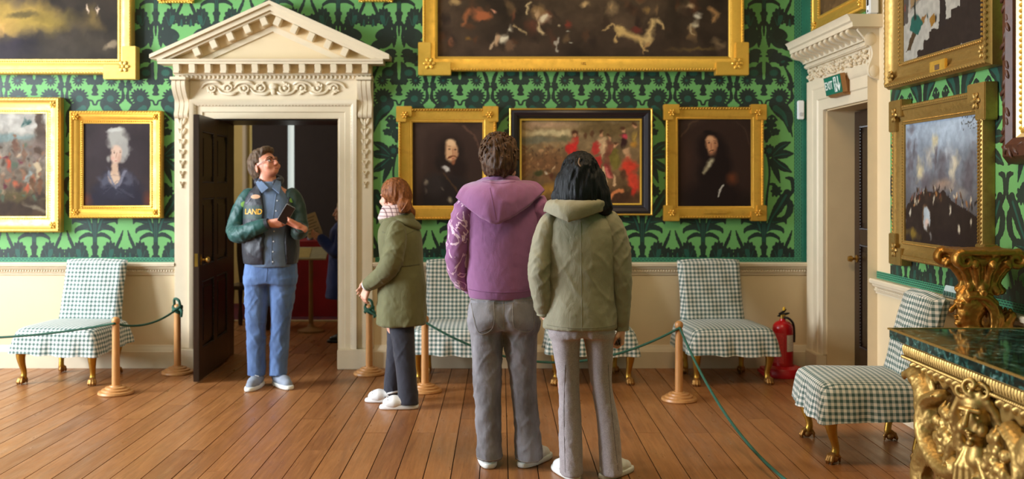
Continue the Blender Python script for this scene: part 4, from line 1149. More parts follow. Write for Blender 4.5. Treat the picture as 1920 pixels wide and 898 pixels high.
def p_battle(c):
    c.fill((104, 84, 56), (64, 50, 40)).mottle(0.3, 3, 4).mottle(0.15, 12, 5)
    # the bottom fifth or so of the canvas is in view: y = 1-(107-py)/225/h
    H = c.h*225.0
    def Q(px, py): return ((px-819)/549.0, 1-(107-py)/H)
    def B(px, py, rx, ry, col, **k): k['soft'] = max(0.7, k.get('soft', 0)); k['rough'] = 0.35; k['seed'] = int(px) % 97; x, y = Q(px, py); c.blob(x, y, rx/H, ry/H, col, **k)
    def L(pts, wd, col, **k): k['soft'] = 0.9; c.line([Q(*p) for p in pts], wd/H if not isinstance(wd, list) else [q/H for q in wd], col, **k)
    crowd(c, 150, 0, 1, 0.25, 0.93, [(150, 116, 76), (92, 60, 40), (60, 44, 34), (130, 70, 48), (170, 140, 100), (44, 34, 30)], (8/H, 20/H), 9)
    B(960, 60, 150, 20, (58, 46, 36), soft=0.9, a=0.7)
    B(898, 28, 18, 16, (168, 96, 60), soft=0.6); L([(880, 20), (874, 36), (870, 48)], 5, (150, 92, 58)); B(922, 22, 6, 5, (206, 140, 110), soft=0.7)
    B(942, 74, 15, 14, (218, 204, 176), soft=0.5); B(928, 76, 8, 12, (190, 152, 116), soft=0.6); L([(924, 70), (921, 84), (919, 92)], 3, (190, 160, 126)); B(954, 54, 10, 9, (206, 192, 166), soft=0.5); L([(962, 46), (976, 53), (986, 60)], [2, 3, 4], (172, 146, 104)); B(955, 86, 12, 12, (110, 82, 62), soft=0.7)
    B(1022, 34, 15, 14, (220, 202, 168), soft=0.5); B(1008, 30, 5, 10, (186, 150, 110), soft=0.6); L([(1012, 42), (1014, 54), (1020, 62)], 4, (206, 178, 132)); B(1046, 46, 4, 5, (190, 166, 130), soft=0.6); L([(998, 2), (990, 14), (988, 22)], 4, (206, 178, 130)); B(1066, 48, 10, 9, (122, 58, 44), soft=0.7)
    L([(1048, 70), (1040, 82), (1040, 96)], 3, (180, 168, 150)); B(1063, 61, 5, 3, (200, 190, 170), soft=0.5); B(1066, 84, 5, 3, (206, 200, 180), soft=0.6)
    B(1164, 58, 12, 11, (214, 178, 112), soft=0.5); L([(1158, 60), (1153, 72), (1155, 78)], 4, (206, 168, 108)); L([(1170, 62), (1186, 70), (1200, 72), (1208, 76)], [10, 11, 10, 12], (206, 170, 108), soft=0.6); L([(1210, 74), (1218, 58), (1224, 42)], [12, 10, 7], (210, 176, 118), soft=0.6)
    B(1231, 44, 7, 6, (206, 170, 112), soft=0.6); L([(1233, 42), (1240, 52), (1241, 60)], [6, 5, 3], (206, 172, 118)); L([(1196, 76), (1200, 88), (1206, 94)], [6, 5, 3], (206, 170, 110)); L([(1210, 80), (1204, 90), (1200, 98)], 3, (180, 140, 90)); B(1192, 56, 13, 8, (110, 54, 44), soft=0.7); L([(1156, 56), (1150, 46), (1143, 52), (1138, 60)], [2, 5, 4, 2], (190, 156, 104))
    B(1308, 26, 9, 7, (206, 196, 174), soft=0.5); B(1307, 44, 9, 10, (196, 180, 150), soft=0.5); L([(1300, 42), (1297, 54), (1302, 64)], 3, (186, 160, 120)); B(1300, 12, 10, 6, (190, 160, 120), soft=0.7); L([(1330, 14), (1345, 22), (1340, 36)], [6, 8, 4], (164, 122, 78))
    B(855, 6, 14, 10, (170, 138, 90), soft=0.7); B(1146, 14, 6, 6, (180, 140, 92), soft=0.6); B(1210, 18, 8, 8, (140, 108, 66), soft=0.7); B(1095, 4, 10, 8, (196, 160, 110), soft=0.7)
    B(1310, 92, 60, 5, (120, 96, 54), soft=0.9, a=0.8); B(846, 80, 6, 10, (120, 78, 56), soft=0.7); B(880, 74, 10, 6, (128, 92, 46), soft=0.8)
def p_cavalier(c):
    c.drag = 0.2
    c.fill((70, 52, 44), (52, 38, 32)).mottle(0.2, 5, 12)
    c.blob(0.5, 0.52, 0.50, 0.55, (58, 42, 36), 0.25, 0.9); c.line([(0.72, 0.06), (0.88, 0.18), (0.95, 0.35)], 0.02, (104, 74, 60), 0.8, 0.7)
    c.blob(0.12, 0.5, 0.10, 0.5, (76, 58, 50), 0.9, 0.6)
    c.blob(0.53, 0.36, 0.20, 0.24, (40, 29, 25), 0.5).blob(0.66, 0.56, 0.14, 0.20, (42, 30, 26), 0.6).blob(0.40, 0.50, 0.10, 0.12, (40, 30, 26), 0.6)
    c.blob(0.5, 0.92, 0.38, 0.34, (42, 34, 32), 0.3).blob(0.3, 0.75, 0.16, 0.18, (52, 44, 42), 0.6)
    c.blob(0.545, 0.345, 0.092, 0.145, (214, 166, 124), 0.3).blob(0.53, 0.25, 0.075, 0.06, (226, 184, 142), 0.5).blob(0.60, 0.38, 0.04, 0.10, (176, 120, 86), 0.9, 0.7)
    for x in (0.505, 0.60): c.blob(x, 0.335, 0.022, 0.010, (66, 44, 34), 0.6).blob(x, 0.30, 0.03, 0.007, (104, 70, 50), 0.7, 0.8)
    c.line([(0.555, 0.33), (0.56, 0.39)], 0.009, (180, 122, 88)).blob(0.565, 0.395, 0.018, 0.010, (190, 132, 98), 0.6)
    c.line([(0.50, 0.425), (0.56, 0.41), (0.62, 0.42)], 0.010, (112, 62, 40)).blob(0.565, 0.435, 0.022, 0.008, (176, 84, 66), 0.6).blob(0.57, 0.475, 0.03, 0.04, (142, 88, 60), 0.6)
    c.blob(0.475, 0.555, 0.075, 0.035, (190, 184, 178), 0.5, 1, 0.5).blob(0.50, 0.575, 0.03, 0.04, (206, 200, 194), 0.5, 0.9, 0.4)
    c.blob(0.20, 0.72, 0.03, 0.05, (150, 134, 116), 0.8, 0.8, 0.3).blob(0.42, 0.80, 0.05, 0.012, (112, 100, 90), 0.7, 0.8, 0.6).blob(0.53, 0.92, 0.035, 0.05, (162, 148, 124), 0.8, 0.9, -0.4).blob(0.19, 0.82, 0.02, 0.05, (100, 88, 78), 0.8, 0.7)
    c.line([(0.45, 0.62), (0.55, 0.72), (0.66, 0.84)], 0.014, (84, 60, 40), 0.7, 0.8)
def p_feast(c):
    c.drag = 0.6
    c.fill((150, 126, 90), (92, 66, 42)).mottle(0.15, 6, 21)
    c.blob(0.2, 0.06, 0.5, 0.06, (176, 140, 110), 0.8, 0.8).blob(0.25, 0.16, 0.45, 0.05, (204, 184, 138), 0.7, 0.9).blob(0.1, 0.24, 0.4, 0.06, (112, 106, 84), 0.6, 0.9).blob(0.35, 0.22, 0.12, 0.05, (104, 98, 70), 0.7, 0.9)
    c.blob(0.15, 0.52, 0.5, 0.22, (122, 84, 54), 0.6, 0.9, 0, 0.2).blob(0.8, 0.1, 0.6, 0.14, (104, 84, 52), 0.6, 0.9, 0, 0.3)
    crowd(c, 120, 0.0, 0.45, 0.3, 0.7, [(92, 60, 40), (160, 116, 72), (110, 72, 46), (74, 54, 38), (176, 132, 90)], (0.012, 0.03), 14)
    c.blob(0.2, 0.84, 0.35, 0.10, (158, 116, 52), 0.7, 0.95, 0, 0.3).blob(0.15, 0.64, 0.08, 0.04, (66, 66, 38), 0.6).blob(0.22, 0.64, 0.03, 0.03, (206, 186, 160), 0.6).blob(0.27, 0.58, 0.025, 0.03, (196, 160, 120), 0.6).blob(0.26, 0.68, 0.05, 0.06, (92, 56, 38), 0.6)
    c.blob(0.75, 0.93, 0.5, 0.10, (72, 48, 34), 0.6, 0.9)
    for x in (0.54, 0.60): c.blob(x, 0.18, 0.028, 0.05, (96, 66, 44), 0.5)
    def fig(x, y, robe, h=0.24, rot=0.0, face=(196, 144, 106)):
        c.blob(x, y+h*0.5, h*0.22, h*0.55, robe, 0.5, 1, rot, 0.25, int(x*70)).blob(x+h*0.06, y+h*0.4, h*0.08, h*0.3, tuple(min(255, v*1.2) for v in robe), 0.8, 0.7, rot+0.3); c.blob(x, y-0.02, 0.032, 0.042, face, 0.5); c.blob(x-0.005, y-0.05, 0.032, 0.025, (84, 56, 38), 0.6)
    fig(0.455, 0.19, (190, 46, 40), 0.30); c.blob(0.41, 0.33, 0.09, 0.08, (196, 50, 44), 0.5, 1, -0.5, 0.2).blob(0.45, 0.16, 0.045, 0.06, (84, 52, 36), 0.6).blob(0.445, 0.185, 0.022, 0.035, (190, 134, 96), 0.6)
    fig(0.67, 0.19, (196, 160, 120), 0.3); c.blob(0.62, 0.34, 0.06, 0.10, (186, 60, 52), 0.5, 1, 0.5, 0.2).blob(0.64, 0.55, 0.06, 0.16, (178, 56, 50), 0.5, 1, 0.2, 0.2).blob(0.73, 0.60, 0.06, 0.14, (140, 56, 52), 0.6, 1, -0.2, 0.2)
    fig(0.735, 0.24, (126, 74, 56), 0.28); fig(0.79, 0.33, (118, 104, 48), 0.30); fig(0.86, 0.15, (56, 34, 32), 0.2); c.blob(0.87, 0.20, 0.05, 0.035, (196, 70, 80), 0.6); fig(0.95, 0.11, (150, 120, 60), 0.2)
    c.blob(0.94, 0.30, 0.06, 0.06, (176, 124, 52), 0.6)
    c.blob(0.88, 0.38, 0.05, 0.055, (196, 152, 112), 0.5).blob(0.90, 0.44, 0.035, 0.05, (186, 136, 100), 0.6)
    c.blob(0.90, 0.56, 0.12, 0.12, (206, 66, 46), 0.45, 1, 0.3, 0.15).blob(0.94, 0.72, 0.08, 0.16, (208, 70, 50), 0.45, 1, -0.5, 0.15).blob(0.95, 0.84, 0.03, 0.10, (190, 56, 42), 0.6, 1, 0.1).blob(0.86, 0.66, 0.05, 0.1, (88, 58, 40), 0.6)
    c.line([(0.72, 0.95), (0.78, 0.88), (0.85, 0.85)], [0.02, 0.03, 0.03], (206, 126, 78)); c.line([(0.69, 0.58), (0.70, 0.72), (0.71, 0.80)], 0.022, (206, 172, 130)); c.line([(0.775, 0.66), (0.775, 0.78)], 0.02, (206, 166, 124)); c.line([(0.72, 0.60), (0.74, 0.68)], 0.03, (206, 110, 100))
    c.mottle(0.08, 25, 3)
def p_periwig(c):
    c.drag = 0.2
    c.fill((60, 44, 36), (44, 32, 28)).mottle(0.2, 5, 31)
    c.blob(0.5, 0.5, 0.56, 0.54, (52, 36, 30), 0.2, 0.9); c.line([(0.06, 0.2), (0.16, 0.07), (0.28, 0.02)], 0.014, (92, 68, 50), 0.8, 0.6)
    c.line([(0.80, 0.04), (0.92, 0.14), (0.97, 0.3)], 0.012, (76, 56, 46), 0.8, 0.6); c.blob(0.12, 0.45, 0.10, 0.35, (70, 46, 36), 0.9, 0.6)
    c.blob(0.46, 0.34, 0.20, 0.22, (32, 22, 20), 0.4).blob(0.40, 0.62, 0.14, 0.22, (32, 22, 20), 0.5).blob(0.58, 0.55, 0.18, 0.3, (32, 22, 20), 0.5).blob(0.5, 0.9, 0.4, 0.26, (34, 24, 22), 0.4)
    c.blob(0.455, 0.30, 0.076, 0.125, (198, 140, 100), 0.35).blob(0.43, 0.24, 0.05, 0.05, (212, 160, 120), 0.6).blob(0.50, 0.34, 0.035, 0.10, (150, 98, 70), 0.9, 0.8)
    for x in (0.42, 0.495): c.blob(x, 0.288, 0.017, 0.009, (54, 34, 28), 0.6).blob(x, 0.262, 0.024, 0.006, (70, 46, 36), 0.7, 0.9)
    c.line([(0.448, 0.29), (0.442, 0.345)], 0.008, (168, 108, 78)).line([(0.425, 0.372), (0.45, 0.362), (0.48, 0.37)], 0.006, (70, 42, 34)).blob(0.452, 0.385, 0.017, 0.007, (156, 76, 62), 0.6)
    c.blob(0.44, 0.17, 0.09, 0.03, (30, 22, 20), 0.5)
    c.line([(0.46, 0.46), (0.41, 0.54), (0.36, 0.62)], [0.04, 0.045, 0.03], (150, 140, 112), 0.8); c.line([(0.45, 0.47), (0.42, 0.54)], 0.02, (178, 170, 142), 0.8)
    c.blob(0.74, 0.68, 0.09, 0.10, (104, 56, 34), 0.8, 0.9).line([(0.62, 0.75), (0.58, 0.82), (0.55, 0.88)], [0.008, 0.014, 0.008], (190, 186, 176), 0.6)
def p_church(c):      # colonnaded church interior, floor of pale and ochre slabs
    c.drag = 0.12
    c.fill((112, 106, 98), (176, 170, 160)).mottle(0.08, 10, 41)
    c.poly([(0, 0.70), (0.35, 0.58), (1, 0.52), (1, 1), (0, 1)], (188, 184, 174))
    for x0, x1, y1, col in ((0.0, 0.07, 0.74, (92, 84, 78)), (0.10, 0.16, 0.64, (66, 58, 54)), (0.28, 0.32, 0.62, (58, 52, 48)), (0.40, 0.48, 0.58, (118, 110, 102)), (0.52, 0.60, 0.60, (72, 64, 58)), (0.60, 0.72, 0.55, (98, 92, 86)), (0.84, 0.88, 0.52, (120, 112, 102)), (0.92, 1.0, 0.52, (104, 98, 92))): c.poly([(x0, 0), (x1, 0), (x1, y1), (x0, y1)], col)
    for x0, x1, y0, y1 in ((0.12, 0.27, 0.30, 0.60), (0.34, 0.42, 0.05, 0.52), (0.76, 0.83, 0.08, 0.45)):
        c.poly([(x0, y0), (x1, y0), (x1, y1), (x0, y1)], (170, 166, 160)).blob((x0+x1)/2, y0, (x1-x0)*0.5*c.asp, 0.08, (176, 172, 166), 0.2)
    c.poly([(0.10, 0.50), (0.27, 0.46), (0.27, 0.60), (0.10, 0.64)], (156, 128, 92))
    for i in range(9): c.poly([(0.50, 0.30+0.035*i), (0.62+0.01*i, 0.285+0.033*i), (0.62+0.01*i, 0.30+0.033*i), (0.50, 0.318+0.035*i)], (196, 190, 178) if i % 2 == 0 else (70, 62, 56))
    for p in (((0.04, 0.93), (0.16, 0.78), (0.22, 0.77), (0.10, 0.93)), ((0.20, 0.80), (0.26, 0.73), (0.32, 0.72), (0.26, 0.79)), ((0.68, 0.66), (0.76, 0.64), (0.78, 0.69), (0.70, 0.71))): c.poly(list(p), (150, 108, 60) if p[0][0] > 0.1 else (84, 66, 46))
    c.poly([(0.36, 0.76), (0.42, 0.74), (0.45, 0.80), (0.38, 0.82)], (160, 116, 50))
    c.poly([(0.20, 1.0), (0.20, 0.95), (0.28, 0.95), (0.28, 0.89), (0.36, 0.89), (0.36, 0.84), (0.48, 0.84), (0.48, 0.80), (0.62, 0.80), (0.62, 0.75), (0.78, 0.75), (0.78, 0.69), (1, 0.69), (1, 1)], (52, 42, 38))
    c.poly([(0.50, 0.0), (0.56, 0.0), (0.57, 0.84), (0.49, 0.84)], (50, 42, 40)).poly([(0.70, 0.0), (0.80, 0.0), (0.82, 0.76), (0.73, 0.76)], (56, 46, 42))
    c.blob(0.17, 0.74, 0.07, 0.05, (34, 88, 80), 0.3).poly([(0.10, 0.80), (0.13, 0.72), (0.22, 0.71), (0.26, 0.78), (0.2, 0.84)], (44, 100, 90)).line([(0.165, 0.58), (0.165, 0.72)], [0.008, 0.02], (44, 50, 46))
    for x, y, cl in ((0.41, 0.50, (40, 36, 40)), (0.56, 0.20, (150, 70, 50)), (0.45, 0.62, (120, 70, 60)), (0.64, 0.48, (50, 44, 44)), (0.33, 0.74, (40, 60, 54)), (0.44, 0.78, (40, 40, 40)), (0.03, 0.62, (150, 70, 50))): c.blob(x, y, 0.012, 0.035, cl, 0.5)
    c.mottle(0.06, 30, 4); c.C *= 0.82
def p_bridge(c):
    c.drag = 0.45
    c.fill((152, 166, 184), (62, 52, 48)).mottle(0.08, 5, 51)
    c.blob(0.6, 0.10, 0.6, 0.22, (160, 174, 190), 0.8, 0.9)
    for x, y, rx, ry, cl in ((0.42, 0.16, 0.09, 0.10, (196, 184, 150)), (0.22, 0.40, 0.10, 0.12, (206, 190, 150)), (0.68, 0.38, 0.09, 0.14, (196, 184, 160)), (0.34, 0.30, 0.10, 0.12, (170, 164, 156)), (0.60, 0.28, 0.12, 0.10, (162, 168, 176))): c.blob(x, y, rx, ry, cl, 0.9, 0.9, 0.2, 0.4, int(x*90))
    for x, y, rx, ry in ((0.08, 0.32, 0.10, 0.30), (0.52, 0.42, 0.16, 0.22), (0.88, 0.45, 0.14, 0.20), (0.30, 0.50, 0.14, 0.12), (0.44, 0.30, 0.06, 0.10)): c.blob(x, y, rx, ry, (96, 90, 96), 0.8, 0.9, 0.1, 0.5, int(x*77))
    c.blob(0.55, 0.52, 0.28, 0.07, (170, 140, 116), 0.9, 0.7).blob(0.78, 0.58, 0.12, 0.06, (150, 140, 130), 0.9, 0.7)
    c.poly([(0, 0.72), (0.10, 0.66), (0.25, 0.58), (0.55, 0.57), (0.68, 0.66), (1, 0.76), (1, 1), (0, 1)], (48, 38, 34)); c.blob(0.4, 0.62, 0.30, 0.06, (56, 44, 38), 0.6)
    c.blob(0.31, 0.78, 0.095, 0.115, (92, 70, 52), 0.2).blob(0.32, 0.79, 0.08, 0.105, (168, 178, 186), 0.2).blob(0.32, 0.83, 0.06, 0.05, (196, 172, 160), 0.5).blob(0.33, 0.87, 0.05, 0.02, (206, 204, 202), 0.6, 0.9, 0.2, 0.3).blob(0.37, 0.92, 0.03, 0.045, (196, 196, 196), 0.7, 0.8, -0.3, 0.3).blob(0.34, 0.87, 0.035, 0.04, (64, 52, 44), 0.5)
    c.blob(0.10, 0.93, 0.16, 0.05, (128, 104, 44), 0.8, 0.9, 0.2, 0.3).blob(0.6, 0.93, 0.4, 0.08, (44, 34, 32), 0.6)
    r = random.Random(8)
    for i in range(60):
        x = r.uniform(0.03, 0.97); y = 0.56+abs(x-0.42)*0.22+r.uniform(-0.05, 0.05)+(0.04 if x < 0.15 else 0)
        cl = r.choice([(52, 40, 34), (64, 46, 36), (150, 104, 64), (190, 176, 152), (110, 62, 44), (84, 64, 46), (44, 36, 32)]); c.blob(x, y, r.uniform(0.008, 0.02), r.uniform(0.02, 0.045), cl, 0.5, 0.9, r.uniform(-0.5, 0.5), 0.2, i)
    for x, y in ((0.42, 0.64), (0.64, 0.72), (0.08, 0.76), (0.90, 0.80), (0.74, 0.86)): c.blob(x, y, 0.022, 0.05, (206, 196, 176), 0.6, 0.9, 0.2, 0.2)
    for i in range(26):
        x = r.uniform(0.78, 0.99); y = r.uniform(0.0, 0.12); c.blob(x, y, 0.012, 0.006, (64, 60, 52), 0.5, 0.9, r.uniform(-1, 1))
    c.line([(1.0, 0.0), (0.93, 0.05), (0.84, 0.08)], 0.005, (60, 54, 46)); c.line([(1.0, 0.02), (0.985, 0.12), (0.99, 0.24)], 0.008, (64, 54, 44)); c.mottle(0.07, 22, 6)
def p_brown(c):
    c.fill((64, 48, 34), (96, 72, 44)).mottle(0.3, 4, 61); crowd(c, 40, 0, 1, 0.3, 0.95, [(150, 120, 80), (60, 44, 34), (176, 140, 96)], (0.02, 0.04), 3)

wall_pic('landscape_painting', 'huge gilt-framed dark landscape with ochre clearing at the upper left', (-330, -330, 248, 137), (-303, -300, 221, 112), 0.09, M_GOLDL, p_field, ear=(0.042, 0.27), rosr=0.05)
wall_pic('procession_painting', 'pale gilt-framed crowd scene cut off by the left picture edge', (-140, 183, 113, 437), (-111, 211, 86, 407), 0.085, M_GOLDL, p_procession, style='scoop')
wall_pic('lady_portrait', 'small portrait of a white-haired lady in a dark dress above the left chair', (132, 209, 305, 409), (154, 230, 282, 387), 0.075, M_GOLDO, p_lady)
BT = wall_pic('battle_painting', 'very large gilt-framed cavalry battle scene high above the three middle pictures', (792, -300, 1392, 134), (819, -273, 1368, 107), 0.09, M_GOLD, p_battle, ear=(0.036, 0.27), rosr=0.05, style='flat')
wall_pic('cavalier_portrait', 'gilt-framed portrait of a bearded long-haired man in armour', (747, 206, 932, 412), (772, 228, 906, 387), 0.07, M_GOLDO, p_cavalier, ear=(0.018, 0.13), rosr=0.03, style='flat', beads2=False)
wall_pic('feast_painting', 'black-framed religious crowd scene with red robes between the two portraits', (953, 205, 1222, 404), (977, 225, 1201, 382), 0.075, M_GOLD, p_feast, style='ebony')
wall_pic('periwig_portrait', 'gilt-framed dark portrait of a man in a black wig above the right chair', (1248, 203, 1433, 409), (1270, 222, 1410, 388), 0.07, M_GOLDO, p_periwig, ear=(0.022, 0.13), rosr=0.03, style='flat', beads2=False)
for px0, px1, py, lb in ((299, 362, 5, 'small gilt frame just entering the view left of the pediment peak'), (673, 736, 3, 'small gilt frame just entering the view right of the pediment peak')):
    cv = Canvas((px1-px0-16)*YB/FPX, 0.34, 0.02); p_brown(cv); p = at((px0+px1)/2, py, YB-0.04)
    picture('small_painting', lb, cv, 0.036, 0.05, M_GOLD, (p.x, YB-0.006, p.z+0.036), 0, group='small frames over the doorway')
nt = text_mesh('102', 0.03, 0.001); nt.transform(Matrix.Rotation(PI/2, 4, 'X'))
obj('number', nt, plain('faded_number', (120, 72, 30), 0.6), BT, (0, -0.0665, -0.055))
MB().box((-0.10, -0.0625, -0.055), (0.10, -0.055, -0.033)).build('name_plate', M_GOLDO, bpy.data.objects['periwig_portrait'], bevel=0.002)

def side_pic(name, label, y_far, y_near, z0, z1, fw, depth, mat, painter, ear=None, style='bead', tilt=0.0, **kw):
    """on the right wall: frame (without ears) spans y_far..y_near and z0..z1"""
    cw = y_far-y_near-2*fw; ch = z1-z0-2*fw; cv = Canvas(cw, ch); painter(cv)
    R = picture(name, label, cv, fw, depth, mat, (XR-0.006, (y_far+y_near)/2, z0+fw), -PI/2, ear, style, **kw)
    return R
side_pic('bridge_painting', 'gilt-framed smoky battle on a stone bridge above the right-wall chair', 6.43, 5.22, 1.045, 2.02, 0.115, 0.07, M_GOLDT, p_bridge, ear=(0.038, 0.20), rosr=0.048)
CH = side_pic('church_painting', 'deep gilt-framed church interior with columns hung highest on the right wall', 6.47, 5.10, 2.135, 3.35, 0.155, 0.105, M_GOLDT, p_church, style='scoop', rosr=0.04)
MB().box((0.0, -0.101, -0.135), (0.20, -0.085, -0.06)).build('title_plate', M_GOLD, CH, bevel=0.003)
MB().box((0.07, -0.102, -0.115), (0.13, -0.0995, -0.085)).build('title_label', plain('title_ink', (90, 70, 50), 0.6), CH)
side_pic('overdoor_painting', 'brown gilt-framed painting resting over the right doorway', 8.13, 6.98, 2.75, 3.7, 0.12, 0.06, M_GOLD, p_brown, rosr=0.03)

# carved brown mirror frame at the far right edge
def mirror():
    R = empty('carved_mirror', (XR-0.006, 4.35, 1.815), -PI/2)
    cw, ch = 0.92, 1.3
    Mb = plain('brown_carved_wood', (74, 38, 20), 0.5, var=0.3, scale=25)
    gl = NT('mirror_glass'); gl.base((0.75, 0.78, 0.76, 1)); gl.set(Metallic=1.0, Roughness=0.04)
    MB().box((-cw/2, -0.03, 0), (cw/2, -0.02, ch)).build('glass', gl.m, R)
    frame_ring([(-0.005, 0.03), (0.0, 0.05), (0.02, 0.062), (0.045, 0.055), (0.065, 0.07)], cw, ch).build('inner_slip', plain('cream_gilding', (226, 196, 140), 0.4, 0.5), R, sm=True)
    beads_ring(cw, ch, 0.034, -0.062, 0.028, (0.010, 0.008, 0.012), 0.4).build('slip_carving', M_GOLD, R, sm=True)
    frame_ring([(0.062, 0.06), (0.068, 0.085), (0.10, 0.105), (0.155, 0.09), (0.19, 0.045), (0.195, 0.0)], cw, ch).build('frame', Mb, R, sm=True)
    b = MB(); r = random.Random(4)
    for side in range(4):
        n = 26 if side % 2 == 0 else 34
        for i in range(n):
            t = (i+0.5)/n; o = 0.115+0.022*math.sin(i*1.3)
            if side == 0: p = (-cw/2-0.14+t*(cw+0.28), -0.096, -o)
            elif side == 2: p = (-cw/2-0.14+t*(cw+0.28), -0.096, ch+o)
            elif side == 1: p = (-cw/2-o, -0.096, -0.14+t*(ch+0.28))
            else: p = (cw/2+o, -0.096, -0.14+t*(ch+0.28))
            b.ball(p, (0.034, 0.011, 0.013), 7, 5, Matrix.Rotation(0.8*math.sin(i*1.3)+(PI/2 if side % 2 else 0)+0.3, 3, 'Y'))
    b.build('carved_scrolls', Mb, R, sm=True)
    return tag(R, 'mirror in a dark brown carved frame at the right picture edge', 'mirror')
mirror()

# ------------------------------------------------------------------ chairs in gingham covers
def gingham():
    t = NT('green_gingham'); uv = t.new('ShaderNodeUVMap').outputs[0]; s = t.new('ShaderNodeSeparateXYZ'); t.link(uv, s.inputs[0])
    per = 0.0325
    def st(o):
        f = t.math('FRACT', t.math('ADD', t.math('MULTIPLY', o, 1/per), 100.0)); return t.math('GREATER_THAN', f, 0.5)
    a, b_ = st(s.outputs[0]), st(s.outputs[1])
    sm_ = t.math('ADD', a, b_)
    c = t.ramp(t.math('MULTIPLY', sm_, 0.5), [(0.0, lin4((236, 230, 220))), (0.3, lin4((236, 230, 220))), (0.34, lin4((160, 170, 166))), (0.66, lin4((160, 170, 166))), (0.7, lin4((72, 98, 92))), (1.0, lin4((72, 98, 92)))], 'CONSTANT')
    t.base(c); t.set(Roughness=0.85); t.b.inputs['Sheen Weight'].default_value = 0.15
    wv = t.noise(900, t.objc(), 1); t.bump(wv.outputs['Fac'], 0.2, 0.001)
    return t.m
M_GING = gingham()
M_LEG = gold('gilt_chair_leg', (186, 142, 58), 0.3, 0.6, 40, (84, 50, 20))
M_CLAW = gold('worn_claw_gilt', (168, 122, 66), 0.35, 0.8, 60, (70, 42, 22))
def rrect(hx, y0, y1, r, n=8, per=18):
    """rounded rectangle outline in plan, n points per corner, per per side"""
    pts = []
    cs = [(hx-r, y0+r, -PI/2), (hx-r, y1-r, 0), (-hx+r, y1-r, PI/2), (-hx+r, y0+r, PI)]
    for i, (cx, cy, a0) in enumerate(cs):
        for k in range(n+1): a = a0+PI/2*k/n; pts.append((cx+r*math.cos(a), cy+r*math.sin(a)))
        nx = cs[(i+1) % 4]; a = a0+PI/2; p = (cx+r*math.cos(a), cy+r*math.sin(a)); q = (nx[0]+r*math.cos(nx[2]), nx[1]+r*math.sin(nx[2]))
        for k in range(1, per): pts.append((p[0]+(q[0]-p[0])*k/per, p[1]+(q[1]-p[1])*k/per))
    return pts
def make_seat():
    rings = []; N = None
    # hem -> seat edge -> domed top
    for hx, y0, y1, z, wav, rr in ((0.352, -0.362, 0.285, 0.236, 0.014, 0.05), (0.346, -0.356, 0.285, 0.275, 0.011, 0.05), (0.336, -0.345, 0.28, 0.335, 0.006, 0.055), (0.324, -0.334, 0.275, 0.385, 0.002, 0.06), (0.312, -0.322, 0.27, 0.414, 0, 0.07), (0.288, -0.298, 0.25, 0.432, 0, 0.08), (0.22, -0.23, 0.20, 0.441, 0, 0.08), (0.12, -0.12, 0.12, 0.448, 0, 0.06), (0.03, -0.03, 0.05, 0.45, 0, 0.015)):
        P = rrect(hx, y0, y1, rr); n = len(P)
        R = []
        for i, (x, y) in enumerate(P):
            a = math.atan2(y+0.05, x); k = wav*(math.sin(a*9)+0.6*math.sin(a*17+1.0)); d = math.hypot(x, y+0.05)
            zz = z+(0.010*math.sin(a*2+0.5)+0.004*math.sin(a*11) if z < 0.30 else 0)
            R.append((x+k*x/d, y+k*(y+0.05)/d, zz))
        rings.append(R)
    V = [p for r in rings for p in r]; n = len(rings[0]); F = []
    for i in range(len(rings)-1):
        for j in range(n): F.append((i*n+j, i*n+(j+1) % n, (i+1)*n+(j+1) % n, (i+1)*n+j))
    F.append(tuple(range((len(rings)-1)*n, len(rings)*n)))
    F.append(tuple(range(n-1, -1, -1)))
    me = mesh_np('seat', V, F); smooth(me, True, 1.2); box_uv(me); me.materials.append(M_GING); return me
def make_back():
    """upholstered back leaning away; built as a padded slab"""
    nz, nx = 22, 20; V = []; F = []
    def P(u, t, side):
        hw = 0.262+0.012*(1-t)-0.010*math.sin(PI*t); z = 0.34+t*0.575
        y = 0.20+0.13*t+0.012*t*t
        e = min(1, (1-abs(u))/0.10); e = math.sqrt(max(0, 1-(1-e)**2)); et = min(1, (1-t)/0.06); et = math.sqrt(max(0, 1-(1-et)**2))
        th = 0.046*e*et
        bulge = 0.010*(1-u*u)*math.sin(PI*min(1, t*1.05))
        x = u*hw*(1.0 if side < 0 else 0.99)
        wr = 0.003*math.sin(9*u+7*t)+0.002*math.sin(21*t-5*u)
        return (x, y+(-(th+bulge+wr) if side < 0 else th), z-0.012*u*u*t)
    for side in (-1, 1):
        for i in range(nz+1):
            for j in range(nx+1): V.append(P(-1+2*j/nx, i/nz, side))
    m = (nz+1)*(nx+1)
    for s_ in (0, 1):
        for i in range(nz):
            for j in range(nx):
                q = (s_*m+i*(nx+1)+j, s_*m+i*(nx+1)+j+1, s_*m+(i+1)*(nx+1)+j+1, s_*m+(i+1)*(nx+1)+j); F.append(q if s_ == 0 else q[::-1])
    b = lambda s_, i, j: s_*m+i*(nx+1)+j
    for i in range(nz): F.append((b(0, i, 0), b(0, i+1, 0), b(1, i+1, 0), b(1, i, 0))); F.append((b(0, i+1, nx), b(0, i, nx), b(1, i, nx), b(1, i+1, nx)))
    for j in range(nx): F.append((b(0, nz, j), b(0, nz, j+1), b(1, nz, j+1), b(1, nz, j))); F.append((b(0, 0, j+1), b(0, 0, j), b(1, 0, j), b(1, 0, j+1)))
    bm = bmesh.new(); me = mesh_np('backrest', V, F); bm.from_mesh(me); bmesh.ops.remove_doubles(bm, verts=bm.verts, dist=1e-5); bmesh.ops.recalc_face_normals(bm, faces=bm.faces); bm.to_mesh(me); bm.free()
    smooth(me, True, 1.2); box_uv(me); me.materials.append(M_GING); return me
